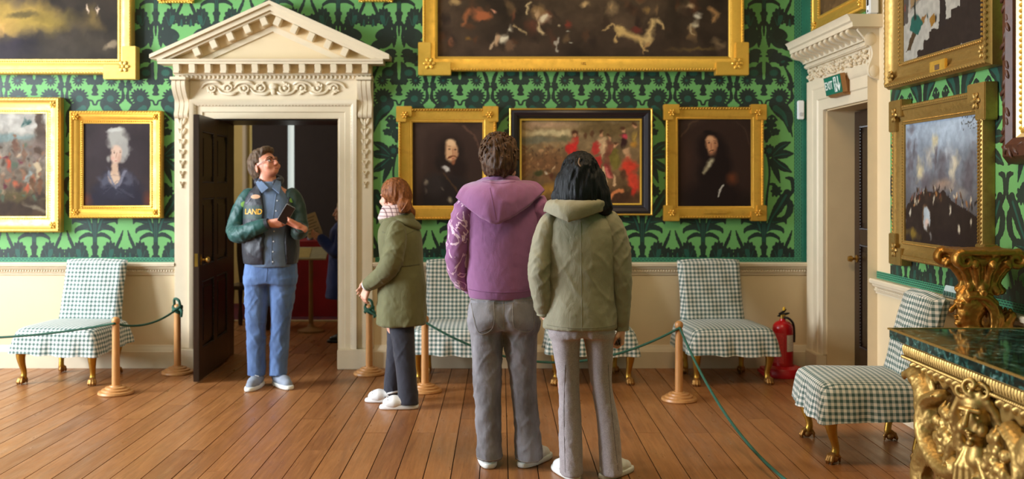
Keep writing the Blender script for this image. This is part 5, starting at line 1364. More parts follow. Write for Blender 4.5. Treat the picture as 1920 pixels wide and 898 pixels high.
def make_leg(front):
    s_ = SDF((-0.07, -0.09, -0.005), (0.07, 0.07, 0.33), 0.006)
    if front: pts = [(0, 0.0, 0.31), (0.0, -0.022, 0.26), (0, -0.030, 0.21), (0, -0.018, 0.15), (0, -0.002, 0.10), (0, 0.0, 0.065), (0, -0.008, 0.045)]; R = [0.034, 0.034, 0.029, 0.022, 0.017, 0.016, 0.020]
    else: pts = [(0, -0.05, 0.31), (0, -0.04, 0.25), (0, -0.02, 0.17), (0, 0.0, 0.09), (0, 0.004, 0.05)]; R = [0.03, 0.028, 0.022, 0.017, 0.018]
    s_.path(cat(pts, 3), [r for p in cat([(a, 0, 0) for a in R], 3) for r in (p[0],)], 0.012)
    s_.d = s_.d
    V, F = s_.mesh(); V = relaxed(V, F); me = mesh_np('leg', V, F); smooth(me); me.materials.append(M_LEG)
    c = SDF((-0.06, -0.08, -0.003), (0.06, 0.05, 0.07), 0.0042)
    c.ell((0, -0.012, 0.026), (0.026, 0.026, 0.024), 0.004)
    for q in (-1, -0.33, 0.33, 1):
        a = q*0.75
        c.path([(0.010*math.sin(a), -0.004-0.010*math.cos(a), 0.055), (0.030*math.sin(a), -0.010-0.030*math.cos(a), 0.040), (0.036*math.sin(a), -0.012-0.040*math.cos(a), 0.018), (0.034*math.sin(a), -0.012-0.042*math.cos(a), 0.004)], [0.012, 0.010, 0.009, 0.005], 0.003)
    c.path([(0, 0.01, 0.05), (0, 0.024, 0.03), (0, 0.026, 0.006)], [0.011, 0.009, 0.006], 0.004)
    V, F = c.mesh(); V[:, 2] = np.maximum(V[:, 2], 0.0005); mc = mesh_np('claw_foot', V, F); smooth(mc); mc.materials.append(M_CLAW)
    return me, mc
SEAT, BACK = make_seat(), make_back(); LEGF = make_leg(True); LEGB = make_leg(False)
def make_chair():
    R = empty('side_chair')
    obj('seat', SEAT, None, R); obj('backrest', BACK, None, R)
    for x, y, L in ((-0.275, -0.25, LEGF), (0.275, -0.25, LEGF), (-0.23, 0.20, LEGB), (0.23, 0.20, LEGB)):
        l = obj('leg', L[0], None, R, (x, y, 0), (0, 0, (0.35 if x > 0 else -0.35) if y < 0 else (PI-0.3 if x > 0 else PI+0.3)))
        obj('claw_foot', L[1], None, l)
    return R
CH0 = make_chair()
def chair(x, y, rz, label):
    c = CH0 if not CH0.get('label') else copy_tree(CH0)
    c.location = (x, y, 0); c.rotation_euler = (0, 0, rz); return tag(c, label, 'chair', 'gingham-covered side chairs')
chair(-3.34, 7.83, -0.10, 'gingham-covered chair under the white-haired lady portrait at the far left')
chair(-0.345, 7.82, 0.0, 'gingham-covered chair behind the purple hoodie and green coat')
chair(0.695, 7.82, 0.02, 'gingham-covered chair mostly hidden behind the woman in grey flared trousers')
chair(1.735, 7.81, 0.10, 'gingham-covered chair beside the red fire extinguisher')
chair(2.095, 5.70, -PI/2-0.05, 'large gingham-covered chair against the right wall beside the gilt table')

# ------------------------------------------------------------------ rope posts and ropes
M_POST = plain('pale_turned_oak', (196, 140, 84), 0.4, var=0.12, scale=14, stretch=(6, 6, 1))
def make_post():
    R = empty('rope_post')
    MB().lathe([(0.122, 0), (0.126, 0.006), (0.122, 0.020), (0.100, 0.024), (0.098, 0.036), (0.074, 0.040), (0.072, 0.051), (0.046, 0.055), (0.042, 0.062)], 36).build('base', M_POST, R, sm=True, angle=0.5)
    MB().lathe([(0.028, 0.058), (0.028, 0.09), (0.027, 0.30), (0.026, 0.500)], 20).build('shaft', M_POST, R, sm=True, angle=0.6)
    MB().lathe([(0.026, 0.500), (0.023, 0.504), (0.023, 0.510), (0.028, 0.516), (0.030, 0.532), (0.025, 0.548), (0.012, 0.558), (0.002, 0.560)], 20).build('finial', M_POST, R, sm=True, angle=0.6)
    return R
PO = [(-2.795, 7.24, 'slim oak rope post in front of the left gingham chair'), (-2.60, 8.02, 'oak rope post with a green rope knot left of the dark open door'), (-1.05, 7.98, 'oak rope post with a green rope knot right of the pedimented doorway'), (-0.553, 7.32, 'oak rope post partly hidden behind the woman in the olive coat'), (1.26, 7.02, 'oak rope post between the couple and the fire extinguisher')]
p0 = make_post()
for i, (x, y, lb) in enumerate(PO):
    p = p0 if i == 0 else copy_tree(p0)
    p.location = (x, y, 0); tag(p, lb, 'post', 'turned oak rope posts')
def rope_mat():
    t = NT('green_twisted_rope'); u = t.new('ShaderNodeUVMap'); n = t.new('ShaderNodeTexWave'); n.inputs['Scale'].default_value = 60; n.bands_direction = 'DIAGONAL'; t.link(t.pos(), n.inputs[0])
    t.base(t.ramp(n.outputs['Fac'], [(0.2, lin4((20, 58, 44))), (0.8, lin4((44, 104, 82)))])); t.set(Roughness=0.7); t.bump(n.outputs['Fac'], 0.4, 0.004); return t.m
M_ROPE = rope_mat()
def rope(a, b_, sag, label, n=40, wob=0.0):
    a = Vector(a); b_ = Vector(b_); pts = []
    for i in range(n+1):
        t = i/n; p = a.lerp(b_, t); p.z -= 4*sag*t*(1-t); p.z = max(p.z, 0.009); p.x += wob*math.sin(PI*t)
        pts.append(p)
    return tag(MB().tube(pts, 0.0085, 8).build('barrier_rope', M_ROPE, sm=True), label, 'rope', 'green barrier ropes')
def knot(parent):
    b = MB()
    for i in range(3):
        pts = [(0.034*math.cos(q), 0.034*math.sin(q), 0.50+0.016*i+0.01*math.sin(2*q+i)) for q in np.linspace(0, 2*PI, 16, endpoint=False)]
        b.tube(pts, 0.011, 7, closed=True)
    b.tube(cat([(0.03, -0.02, 0.54), (0.02, -0.03, 0.59), (-0.02, -0.01, 0.60), (-0.03, 0.02, 0.55)], 5), 0.011, 7)
    b.tube(cat([(0.03, -0.03, 0.52), (0.05, -0.05, 0.50), (0.045, -0.05, 0.46)], 4), 0.010, 7)
    b.build('rope_knot', M_ROPE, parent, sm=True)
posts = [o for o in bpy.data.objects if o.name.startswith('rope_post')]
zt = 0.515
def tip(i): return Vector((PO[i][0], PO[i][1], zt))
for o in posts:
    if o.get('label', '').find('rope knot') > 0: knot(o)
rope((-4.9, 7.1, zt), tip(0)+Vector((0, -0.03, 0)), 0.10, 'green rope sagging in front of the left gingham chair', wob=0.0)
rope(tip(0)+Vector((0.0, -0.03, 0)), tip(1)+Vector((0, -0.04, 0)), 0.06, 'short green rope leading to the knotted post by the dark door')
rope(tip(2)+Vector((0, -0.04, 0)), tip(3)+Vector((0, -0.03, 0)), 0.06, 'short green rope hidden behind the woman in the olive coat')
rope(tip(3)+Vector((0, -0.03, 0)), tip(4)+Vector((0, -0.03, 0)), 0.27, 'long green rope sagging behind the legs of the couple')
rope(tip(4)+Vector((0.0, -0.03, 0)), (1.55, 3.0, zt), 0.455, 'green rope running from the right oak post toward the viewer')

# ------------------------------------------------------------------ fire extinguisher on its stand
M_RED = plain('red_enamel', (176, 16, 22), 0.25, var=0.05); M_REDP = plain('red_plastic', (186, 20, 28), 0.38, var=0.05); M_BLK = plain('black_plastic', (22, 20, 20), 0.4); M_LBL = plain('white_label', (226, 220, 210), 0.5, var=0.03)
E = tag(empty('extinguisher_stand', (2.25, 7.93, 0)), 'low red plastic stand under the fire extinguisher', 'stand')
MB().lathe([(0.152, 0), (0.156, 0.01), (0.152, 0.05), (0.142, 0.068), (0.098, 0.085), (0.088, 0.075), (0.086, 0.045), (0.01, 0.044)], 32).build('tray', M_REDP, E, sm=True, angle=0.6)
MB().box((-0.175, -0.10, 0), (0.175, 0.12, 0.058)).build('foot', M_REDP, E, bevel=0.018)
X = tag(empty('fire_extinguisher', (2.25, 7.93, 0.046)), 'red fire extinguisher with white label standing by the right door', 'fire extinguisher')
MB().lathe([(0.02, 0), (0.072, 0.002), (0.081, 0.012), (0.081, 0.33), (0.076, 0.355), (0.055, 0.38), (0.026, 0.392), (0.022, 0.41)], 32).build('cylinder', M_RED, X, sm=True, angle=0.6)
MB().lathe([(0.02, 0.405), (0.024, 0.41), (0.024, 0.435), (0.018, 0.44)], 16).build('valve', M_BRASS, X, sm=True)
b = MB(); b.prism([(-0.045, 0.425), (-0.02, 0.42), (0.05, 0.445), (0.055, 0.455), (0.03, 0.455), (-0.03, 0.437)], -0.012, 0.012, 'y'); b.prism([(-0.03, 0.437), (0.012, 0.455), (0.030, 0.482), (0.020, 0.486), (-0.005, 0.465), (-0.035, 0.448)], -0.010, 0.010, 'y'); b.build('lever', M_BLK, X, bevel=0.003)
MB().tube(cat([(0.0, -0.02, 0.42), (0.04, -0.03, 0.41), (0.076, -0.02, 0.37), (0.088, -0.01, 0.30), (0.089, -0.005, 0.22)], 6), 0.0095, 8).build('hose', M_BLK, X, sm=True)
MB().ball((0.01, 0.0, 0.482), (0.012, 0.012, 0.02), 8, 5).build('safety_pin', plain('yellow_tag', (220, 170, 40), 0.5), X, sm=True)
def curved_label(r, a0, a1, z0, z1, n=12):
    V = []; F = []
    for i in range(n+1):
        a = a0+(a1-a0)*i/n
        for z in (z0, z1): V.append((r*math.cos(a), r*math.sin(a), z))
    for i in range(n): F.append((2*i, 2*i+2, 2*i+3, 2*i+1))
    return mesh_np('label', V, F)
def printed(name):
    t = NT(name); v = t.objc(); b_ = t.new('ShaderNodeTexBrick'); b_.inputs['Scale'].default_value = 1
    b_.inputs['Brick Width'].default_value = 0.05; b_.inputs['Row Height'].default_value = 0.011; b_.inputs['Mortar Size'].default_value = 0.0035
    s = t.new('ShaderNodeSeparateXYZ'); t.link(v, s.inputs[0]); c = t.new('ShaderNodeCombineXYZ'); t.link(s.outputs[0], c.inputs[0]); t.link(s.outputs[2], c.inputs[1]); t.link(c.outputs[0], b_.inputs['Vector'])
    b_.inputs['Color1'].default_value = lin4((188, 172, 166)); b_.inputs['Color2'].default_value = lin4((206, 198, 192)); b_.inputs['Mortar'].default_value = lin4((232, 226, 218)); t.base(b_.outputs['Color']); t.set(Roughness=0.5); return t.m
obj('label', smooth(curved_label(0.0818, -1.45, -0.55, 0.155, 0.285)), printed('printed_label'), X)
obj('instruction_panel', smooth(curved_label(0.0816, -2.9, -1.75, 0.06, 0.30)), plain('pale_red_print', (190, 60, 60), 0.4, var=0.3, scale=90), X)

# ------------------------------------------------------------------ exit sign, sensors, card on the dado
S = empty('exit_sign', (XR-0.075, 7.45, RZ+0.155), -PI/2)
S.rotation_euler = (0, 0, -PI/2)
tl = Matrix.Rotation(0.16, 4, 'X')
MB().box((-0.185, -0.035, -0.07), (0.185, 0.0, 0.07), tl).build('casing', plain('sign_wood', (150, 104, 56), 0.5), S)
MB().box((-0.182, -0.038, -0.067), (0.182, -0.034, 0.067), tl).build('panel', plain('sign_green', (8, 104, 84), 0.4, var=0.03), S)
M_SW = plain('sign_white', (232, 236, 230), 0.4, var=0.02)
tm = text_mesh('EXIT', 0.085, 0.0008, 0.001); tm.transform(Matrix.Translation((0, 0, 0)) @ tl @ Matrix.Translation((-0.085, -0.0392, 0.0)) @ Matrix.Rotation(PI/2, 4, 'X')); obj('lettering', tm, M_SW, S)
b = MB(); b.box((0.03, -0.0395, -0.055), (0.085, -0.0385, 0.055), tl); b.build('door_pictogram', M_SW, S)
b = MB(); y0, y1 = -0.0405, -0.0396
b.ball((0.062, y0, 0.040), (0.009, 0.0006, 0.009), 10, 4)
for q in ([(0.056, 0.028), (0.068, 0.030), (0.064, -0.002), (0.052, -0.002)], [(0.052, 0.0), (0.060, -0.004), (0.046, -0.050), (0.038, -0.050)], [(0.058, 0.0), (0.066, -0.004), (0.078, -0.030), (0.072, -0.036)], [(0.060, 0.028), (0.066, 0.024), (0.082, 0.008), (0.078, 0.004)], [(0.056, 0.028), (0.060, 0.022), (0.044, 0.006), (0.040, 0.012)]): b.prism(q, y0, y1, 'y')
b.xform(tl).build('running_man_pictogram', bpy.data.materials['sign_green'], S)
b = MB().prism([(0.118, 0.055), (0.134, 0.055), (0.134, -0.018), (0.160, 0.006), (0.160, -0.016), (0.126, -0.056), (0.094, -0.016), (0.094, 0.006), (0.118, -0.018)], -0.0395, -0.0385, 'y'); b.xform(tl).build('arrow', M_SW, S)
MB().prism([(0.0, -0.07), (-0.02, -0.075), (0.0, -0.09), (0.075, -0.09), (0.075, 0.06), (0.012, 0.06)], -0.16, 0.16, 'x').build('bracket', bpy.data.materials['sign_wood'], S)
tag(S, 'green EXIT sign with running figure and arrow tilted above the right door', 'sign')
M_PLA = plain('white_plastic', (232, 234, 238), 0.4, var=0.02)
D = tag(empty('wall_sensor', (2.487, YB-0.008, 2.06)), 'small white wall sensor on the green corner border', 'sensor')
MB().box((-0.026, -0.035, 0), (0.026, 0, 0.155)).build('case', M_PLA, D, bevel=0.006)
MB().lathe([(0.014, 0), (0.017, 0.003), (0.013, 0.006), (0.002, 0.006)], 20).xform(Matrix.Translation((0, -0.034, 0.04)) @ Matrix.Rotation(PI/2, 4, 'X')).build('dial', plain('grey_plastic', (190, 192, 196), 0.4), D, sm=True)
D = tag(empty('monitor_box', (XR-0.06, 6.80, RZF+0.322), -PI/2), 'small white monitoring box standing on the right door cornice', 'sensor')
MB().box((-0.035, -0.03, 0), (0.035, 0.03, 0.16)).build('case', M_PLA, D, bevel=0.006)
MB().box((-0.016, -0.032, 0.06), (0.016, -0.029, 0.11)).build('display', M_BLK, D)
MB().box((-0.008, -0.032, 0.015), (0.008, -0.029, 0.03)).build('button', M_BLK, D)
D = tag(empty('acrylic_card_holder', (XR-0.035, 5.63, 0.878), -PI/2), 'small clear plastic card holder on the dado rail behind the right chair', 'card holder')
MB().prism([(-0.025, 0), (0.025, 0), (0.002, 0.065), (-0.004, 0.065)], -0.10, 0.10, 'x').build('body', plain('frosted_acrylic', (196, 214, 216), 0.25, var=0.1), D, bevel=0.003)
b = MB()
for i in range(5): b.box((-0.08+i*0.033, -0.027, 0.010), (-0.062+i*0.033, -0.022, 0.035))
b.build('printed_lines', plain('teal_print', (90, 130, 124), 0.5), D)
# ------------------------------------------------------------------ marble-topped gilt console table
def marble():
    t = NT('verde_marble'); v = t.objc(); n = t.noise(14, v, 7, 0.7, 1.6); n2 = t.noise(40, v, 4, 0.6, 0.6)
    c = t.ramp(n.outputs['Fac'], [(0.30, lin4((10, 16, 16))), (0.48, lin4((18, 40, 36))), (0.55, lin4((40, 84, 76))), (0.62, lin4((84, 122, 116))), (0.72, lin4((190, 206, 200)))])
    t.base(t.mix(t.math('MULTIPLY', n2.outputs['Fac'], 0.3), c, lin4((10, 22, 20)))); t.set(Roughness=0.07); t.b.inputs['Specular IOR Level'].default_value = 0.6
    return t.m
TB = Vector((2.2, 3.92, 0)); TX0, TX1, TY0, TY1, TZ = 1.811, XR-0.03, 3.20, 4.638, 0.85
T = tag(empty('console_table', TB), 'gilded carved console table with dark green marble top', 'table')
def tb(m, name, mat, **kw): return m.build(name, mat, T, loc=-TB, **kw)
tb(MB().box((TX0, TY0, TZ-0.045), (TX1, TY1, TZ)), 'marble_top', marble(), bevel=0.004)
b = MB(); n = int((TY1-TY0)/0.014)
b.box((TX0-0.006, TY0-0.006, TZ-0.004), (TX0+0.006, TY1+0.006, TZ+0.003)); b.box((TX0, TY1-0.006, TZ-0.004), (TX1, TY1+0.006, TZ+0.003))
for i in range(n): b.ball((TX0-0.004, TY0+(i+0.5)*(TY1-TY0)/n, TZ), (0.005, 0.006, 0.005), 5, 3)
tb(b, 'gilt_edge', M_GOLDT, sm=True, angle=0.6)
fx = TX0+0.045
b = MB().box((fx, TY0+0.05, 0.735), (TX1, TY1-0.06, TZ-0.045)).box((fx-0.018, TY0+0.04, 0.792), (TX1, TY1-0.045, TZ-0.045)).box((fx-0.01, TY0+0.045, 0.725), (TX1, TY1-0.05, 0.738))
tb(b, 'frieze', M_GOLDT, bevel=0.004)
b = MB(); n = 58
for i in range(n):
    y = TY0+0.06+(i+0.5)*(TY1-TY0-0.13)/n
    b.tube([(fx-0.004, y, 0.745), (fx-0.008, y, 0.77), (fx-0.006, y, 0.786)], [0.006, 0.0095, 0.008], 6)
for i in range(18):
    x = fx+0.02+i*0.038; b.tube([(x, TY1-0.055, 0.745), (x, TY1-0.05, 0.77), (x, TY1-0.052, 0.786)], [0.008, 0.013, 0.010], 6)
tb(b, 'fluting', M_GOLDT, sm=True)
b = MB(); n = 90
for i in range(n): b.ball((fx-0.010, TY0+0.05+(i+0.5)*(TY1-TY0-0.11)/n, 0.731), (0.008, 0.007, 0.008), 6, 4)
tb(b, 'bead_course', M_GOLDT, sm=True)
# deep carved apron
s_ = SDF((1.80, 3.30, 0.50), (1.98, 4.56, 0.74), 0.0085)
def apron(X, Y, Z):
    low = 0.66-0.07*np.exp(-((Y-3.86)/0.16)**2)+0.012*np.cos((Y-3.86)*60)
    d = np.maximum(np.abs(X-1.90)-0.022, np.maximum(low-Z, Z-0.735)); return np.maximum(d, np.maximum(Y-4.54, 3.32-Y))
s_.op((1.86, 3.32, 0.5), (1.94, 4.55, 0.74), apron)
for i in range(20):
    y = 3.36+i*0.06; s_.path([(1.885, y, 0.72), (1.872, y+0.02, 0.70), (1.878, y+0.045, 0.68)], [0.012, 0.014, 0.006], 0.008)
s_.build('apron', M_GOLDT, T, loc=-TB)
def leg_sculpt():
    s = SDF((1.76, 3.68, 0.0), (2.10, 4.76, 0.74), 0.0072)
    X = 1.875
    # eagle head with hooked beak, feathered neck
    s.ell((X-0.01, 4.475, 0.668), (0.036, 0.046, 0.036), 0.01)
    s.path([(X-0.02, 4.505, 0.668), (X-0.03, 4.54, 0.655), (X-0.03, 4.548, 0.632)], [0.024, 0.016, 0.006], 0.008)
    s.ell((X-0.034, 4.488, 0.682), (0.010, 0.014, 0.008), 0.004); s.ell((X-0.042, 4.492, 0.672), 0.006, 0.002)
    neck = [(X, 4.46, 0.66), (X+0.0, 4.41, 0.645), (X+0.0, 4.365, 0.60), (X+0.0, 4.34, 0.54), (X, 4.31, 0.49)]
    s.path(cat(neck, 3), [0.036, 0.038, 0.04, 0.044, 0.046, 0.048, 0.052, 0.055, 0.058, 0.058, 0.056, 0.05, 0.045], 0.02)
    r = random.Random(3)
    for i in range(46):
        t = r.random(); p = np.array(cat(neck, 6)[int(t*23)]); a = r.uniform(-1.2, 1.2)
        q = p+np.array([-0.045*math.cos(a), 0.045*math.sin(a), 0.01]); s.path([q, q+np.array([-0.004, -0.012, -0.038])], [0.014, 0.005], 0.004)
    for i in range(5): s.path([(X+0.01, 4.40-i*0.012, 0.70-i*0.02), (X+0.005, 4.33-i*0.012, 0.66-i*0.035), (X, 4.28-i*0.01, 0.60-i*0.05)], [0.010, 0.017, 0.006], 0.006)
    # big C scroll band
    C = cat([(X-0.01, 4.20, 0.63), (X-0.015, 4.30, 0.585), (X-0.02, 4.335, 0.50), (X-0.02, 4.30, 0.415), (X-0.02, 4.21, 0.36), (X-0.02, 4.10, 0.34), (X-0.02, 4.02, 0.365), (X-0.02, 4.03, 0.40)], 4)
    s.path(C, [0.026+0.010*math.sin(PI*i/(len(C)-1)) for i in range(len(C))], 0.008, sc=(1.5, 1, 1))
    s.path([(p[0]-0.045, p[1]*0.985+4.17*0.015, p[2]*0.985+0.48*0.015) for p in C], 0.008, 0.003)
    # fruit and leaves inside the scroll
    for i in range(26):
        s.ell((X-0.01-r.uniform(0, 0.03), 4.12+r.gauss(0, 0.035), 0.46+r.gauss(0, 0.04)), r.uniform(0.016, 0.028), 0.003)
    for i in range(14):
        a = r.uniform(0, 2*PI); s.path([(X, 4.14, 0.50), (X-0.03, 4.14+0.07*math.cos(a), 0.50+0.08*math.sin(a)), (X-0.015, 4.14+0.11*math.cos(a), 0.50+0.12*math.sin(a))], [0.012, 0.019, 0.006], 0.006)
    # lower volute
    sp = [(X-0.02, 3.905+(0.058-0.045*i/22)*math.cos(0.6+2.6*PI*i/22), 0.405+(0.058-0.045*i/22)*math.sin(0.6+2.6*PI*i/22)) for i in range(23)]
    s.path(sp, [0.018-0.0004*i for i in range(23)], 0.004, sc=(1.6, 1, 1))
    s.path(cat([sp[0], (X-0.02, 3.86, 0.47), (X-0.02, 3.80, 0.46), (X-0.02, 3.74, 0.36), (X-0.01, 3.73, 0.26)], 4), 0.024, 0.01, sc=(1.5, 1, 1))
    # swept lower leg to the scroll foot
    L = cat([(X-0.01, 4.08, 0.33), (X+0.03, 4.24, 0.315), (X+0.06, 4.42, 0.33), (X+0.08, 4.56, 0.285), (X+0.08, 4.62, 0.19), (X+0.08, 4.60, 0.09), (X+0.08, 4.66, 0.04)], 4)
    s.path(L, [0.036+0.014*math.sin(PI*i/(len(L)-1)) for i in range(len(L))], 0.012)
    for i in range(0, len(L)-2, 1):
        p = np.array(L[i]); q = np.array(L[i+1]); tdir = (q-p)/np.linalg.norm(q-p); nrm = np.cross(tdir, [1, 0, 0])
        for sg in (-1, 1): s.path([p+nrm*sg*0.035+np.array([-0.02, 0, 0]), p+nrm*sg*0.062+tdir*0.03+np.array([-0.025, 0, 0])], [0.018, 0.006], 0.006)
    s.path([(X+0.08, 4.66, 0.04), (X+0.07, 4.72, 0.045), (X+0.07, 4.735, 0.085)], [0.04, 0.022, 0.012], 0.01)
    s.rbox((X+0.08, 4.64, 0.014), (0.055, 0.07, 0.014), 0.006, 0.01)
    s.path([(X+0.05, 4.33, 0.31), (X+0.06, 4.36, 0.18), (X+0.06, 4.33, 0.03)], [0.03, 0.028, 0.035], 0.02)
    V, F = s.mesh(); V = relaxed(V, F, 0.3)
    V = V+normals(V, F)*(0.0022*vnoise(V, 130, 5))[:, None]
    me = mesh_np('carved_leg', V-np.array(TB), F); smooth(me); me.materials.append(M_GOLDT); return me
LG = leg_sculpt()
obj('carved_leg', LG, None, T)
o = obj('carved_leg', LG, None, T); o.scale = (1, -1, 1)
for yy in (TY1-0.16, TY0+0.16):
    b = MB().tube(cat([(2.48, yy, 0.73), (2.46, yy+0.03, 0.55), (2.49, yy, 0.35), (2.46, yy-0.02, 0.15), (2.48, yy, 0.0)], 5), [0.05+0.018*math.sin(i*0.6) for i in range(21)], 10)
    tb(b, 'rear_leg', M_GOLDD, sm=True)
# female mask with curled hair and hanging drapery on the apron
def mask():
    s = SDF((1.70, 3.66, 0.26), (1.97, 4.02, 0.80), 0.0055)
    c = np.array([1.845, 3.835, 0.618])
    def P(f, l, u): return tuple(c+1.2*np.array([-f*0.80-0.60*l, l*0.80-0.60*f, u]))       # f toward the room, l toward the far end, u up
    s.ell(P(0.0, 0, 0.01), (0.062, 0.056, 0.072), 0.02); s.ell(P(0.012, 0.002, -0.045), (0.042, 0.038, 0.04), 0.02)
    s.path([P(0.062, 0.004, 0.03), P(0.080, 0.005, -0.008)], [0.009, 0.013], 0.008); s.path([P(0.058, -0.032, 0.034), P(0.064, 0.0, 0.036), P(0.056, 0.034, 0.036)], 0.009, 0.006)
    for q in (-0.026, 0.028): s.ell(P(0.058, q, 0.016), (0.008, 0.014, 0.008), 0.004); s.ell(P(0.040, q*1.2, -0.026), (0.022, 0.024, 0.026), 0.018)
    s.ell(P(0.058, 0.004, -0.036), (0.010, 0.018, 0.006), 0.004); s.ell(P(0.056, 0.004, -0.046), (0.010, 0.014, 0.006), 0.004); s.ell(P(0.05, 0.004, -0.072), (0.016, 0.018, 0.014), 0.01)
    for sg in (-1, 1):
        for i in range(7):
            a = i/6.0
            s.path([P(0.035-0.03*a, sg*(0.006+0.01*a), 0.086), P(0.03-0.03*a, sg*(0.046+0.014*a), 0.064-0.006*i), P(0.02-0.03*a, sg*(0.07+0.012*math.sin(i)), 0.02-0.022*i), P(0.0-0.03*a, sg*(0.075+0.014*math.cos(2*i)), -0.05-0.02*i)], [0.013, 0.017, 0.017, 0.009], 0.004)
    s.ell(P(-0.005, 0, 0.055), (0.072, 0.072, 0.055), 0.01)
    for i in range(3):
        sp = [P(0.04+0.004*i, (0.034-0.028*k/14)*math.cos(0.5+3.6*PI*k/28+i*2.1)+(-0.03, 0.035, 0.0)[i], 0.092+(0.034-0.028*k/14)*math.sin(0.5+3.6*PI*k/28+i*2.1)+(0, 0.004, 0.02)[i]) for k in range(15)]
        s.path(sp, 0.009, 0.003)
    s.path([P(-0.01, 0, -0.06), P(-0.005, 0, -0.13)], [0.032, 0.05], 0.02)
    for i in range(8):
        l = -0.075+i*0.021; s.path([P(0.0, l*0.6, -0.10), P(0.012, l*0.9, -0.16), P(0.006, l*1.2-0.01, -0.24), P(-0.01, l*1.25-0.03, -0.30)], [0.010, 0.014, 0.015, 0.010], 0.006)
    V, F = s.mesh(); V = relaxed(V, F, 0.3); me = mesh_np('carved_mask', V-np.array(TB), F); smooth(me); me.materials.append(M_GOLDT); return me
obj('carved_mask', mask(), None, T)

# ------------------------------------------------------------------ gilded torchere beyond the table
def torchere():
    C = Vector((2.387, 4.96, 0)); R = tag(empty('gilded_torchere', C), 'gilded stand with a sculpted female head rising behind the marble table', 'stand')
    s = SDF((-0.21, -0.20, 0.70), (0.205, 0.20, 1.22), 0.0056)
    # scrolled platform
    s.rbox((0, 0, 1.188), (0.150, 0.135, 0.014), 0.012, 0.01)
    for sx, sy in ((-1, -1), (1, -1), (-1, 1), (1, 1)):
        cx, cy = sx*0.125, sy*0.09
        sp = [(cx+sx*(0.046-0.036*k/18)*math.cos(1.3-2.6*PI*k/18), cy+sy*0.012, 1.152+(0.040-0.032*k/18)*math.sin(1.3-2.6*PI*k/18)) for k in range(19)]
        s.path(sp, [0.019-0.0005*k for k in range(19)], 0.006, sc=(1, 1.7, 1))
        s.path(cat([(sx*0.13, cy, 1.178), (sx*0.07, sy*0.07, 1.150), (sx*0.03, sy*0.05, 1.158), (0.0, sy*0.055, 1.178)], 4), 0.017, 0.008)
    s.zloft([(0.98, 0.005, 0, 0.095, 0.085), (1.02, 0.005, 0, 0.082, 0.075), (1.06, 0.0, 0, 0.092, 0.085), (1.12, 0, 0, 0.125, 0.11), (1.18, 0, 0, 0.135, 0.12)], 0.02)
    for i in range(12):
        a = 2*PI*i/12; c_, q = math.cos(a), math.sin(a)
        s.path(cat([(0.07*c_, 0.065*q, 1.0), (0.085*c_, 0.08*q, 1.05), (0.125*c_, 0.112*q, 1.11), (0.155*c_, 0.14*q, 1.135), (0.165*c_, 0.15*q, 1.118)], 3), [0.016]*6+[0.018]*4+[0.012]*2+[0.007], 0.008)
    for i in range(9):
        a = 2*PI*i/9+0.3; c_, q = math.cos(a), math.sin(a)
        s.path([(0.075*c_, 0.07*q, 1.03), (0.10*c_, 0.095*q, 0.995), (0.115*c_, 0.105*q, 1.0)], [0.02, 0.018, 0.008], 0.008)
    # head in profile, looking toward -x
    h = np.array([-0.055, -0.02, 0.905])
    def P(f, l, u): return tuple(h+np.array([-f, l, u]))
    s.ell(P(-0.008, 0, 0.02), (0.078, 0.062, 0.078), 0.02); s.ell(P(0.022, 0, -0.035), (0.048, 0.042, 0.052), 0.02)
    s.path([P(0.066, 0, 0.028), P(0.096, 0, -0.008)], [0.009, 0.013], 0.008); s.path([P(0.058, -0.034, 0.030), P(0.070, 0, 0.034), P(0.058, 0.034, 0.030)], 0.010, 0.007)
    for q in (-0.026, 0.026): s.ell(P(0.062, q, 0.014), (0.009, 0.014, 0.008), 0.004); s.ell(P(0.046, q*1.2, -0.024), (0.016, 0.016, 0.018), 0.012)
    s.ell(P(0.076, 0, -0.036), (0.011, 0.018, 0.007), 0.004); s.ell(P(0.072, 0, -0.048), (0.011, 0.016, 0.007), 0.004); s.ell(P(0.062, 0, -0.073), (0.018, 0.02, 0.015), 0.01)
    s.path([P(0.0, 0, -0.05), P(-0.02, 0, -0.14), P(-0.03, 0.0, -0.19)], [0.044, 0.050, 0.085], 0.03)
    r = random.Random(2)
    for i in range(15):
        l = -0.062+0.124*(i/14.0); u0 = 0.07-abs(l)*0.5
        s.path(cat([P(0.058-abs(l)*0.5, l*0.7, 0.055-abs(l)*0.2), P(0.03, l, u0+0.024+0.008*math.sin(i)), P(-0.04, l*1.15, u0+0.022+0.012*math.sin(i*1.7)), P(-0.09-0.01*math.sin(i*2.3), l*1.1, 0.02+0.02*math.sin(i*1.1)), P(-0.105, l*1.1, -0.06+0.02*math.sin(i)), P(-0.085, l*1.2, -0.13)], 2), 0.0125, 0.003)
    for i in range(8):
        s.path(cat([P(-0.02-0.014*i, -0.055, 0.05-0.008*i), P(-0.07-0.008*i, -0.065, 0.0-0.006*i), P(-0.08-0.006*i, -0.06, -0.08), P(-0.06-0.012*i, -0.055, -0.15)], 3), 0.010, 0.004)
    for dy in (-0.05, 0.0, 0.05):
        s.path(cat([(0.03, dy-0.02, 0.76), (0.085, dy-0.02, 0.80), (0.105, dy-0.02, 0.84), (0.135, dy-0.02, 0.885)], 4), [0.03]*4+[0.026]*4+[0.018]*4+[0.006], 0.01)
        s.path(cat([(0.10, dy, 0.78), (0.125, dy, 0.82), (0.14, dy, 0.86), (0.128, dy, 0.90)], 4), 0.010, 0.004)
    s.zloft([(0.70, 0, 0, 0.12, 0.11), (0.76, -0.01, 0, 0.14, 0.12), (0.80, -0.02, 0, 0.09, 0.085)], 0.03)
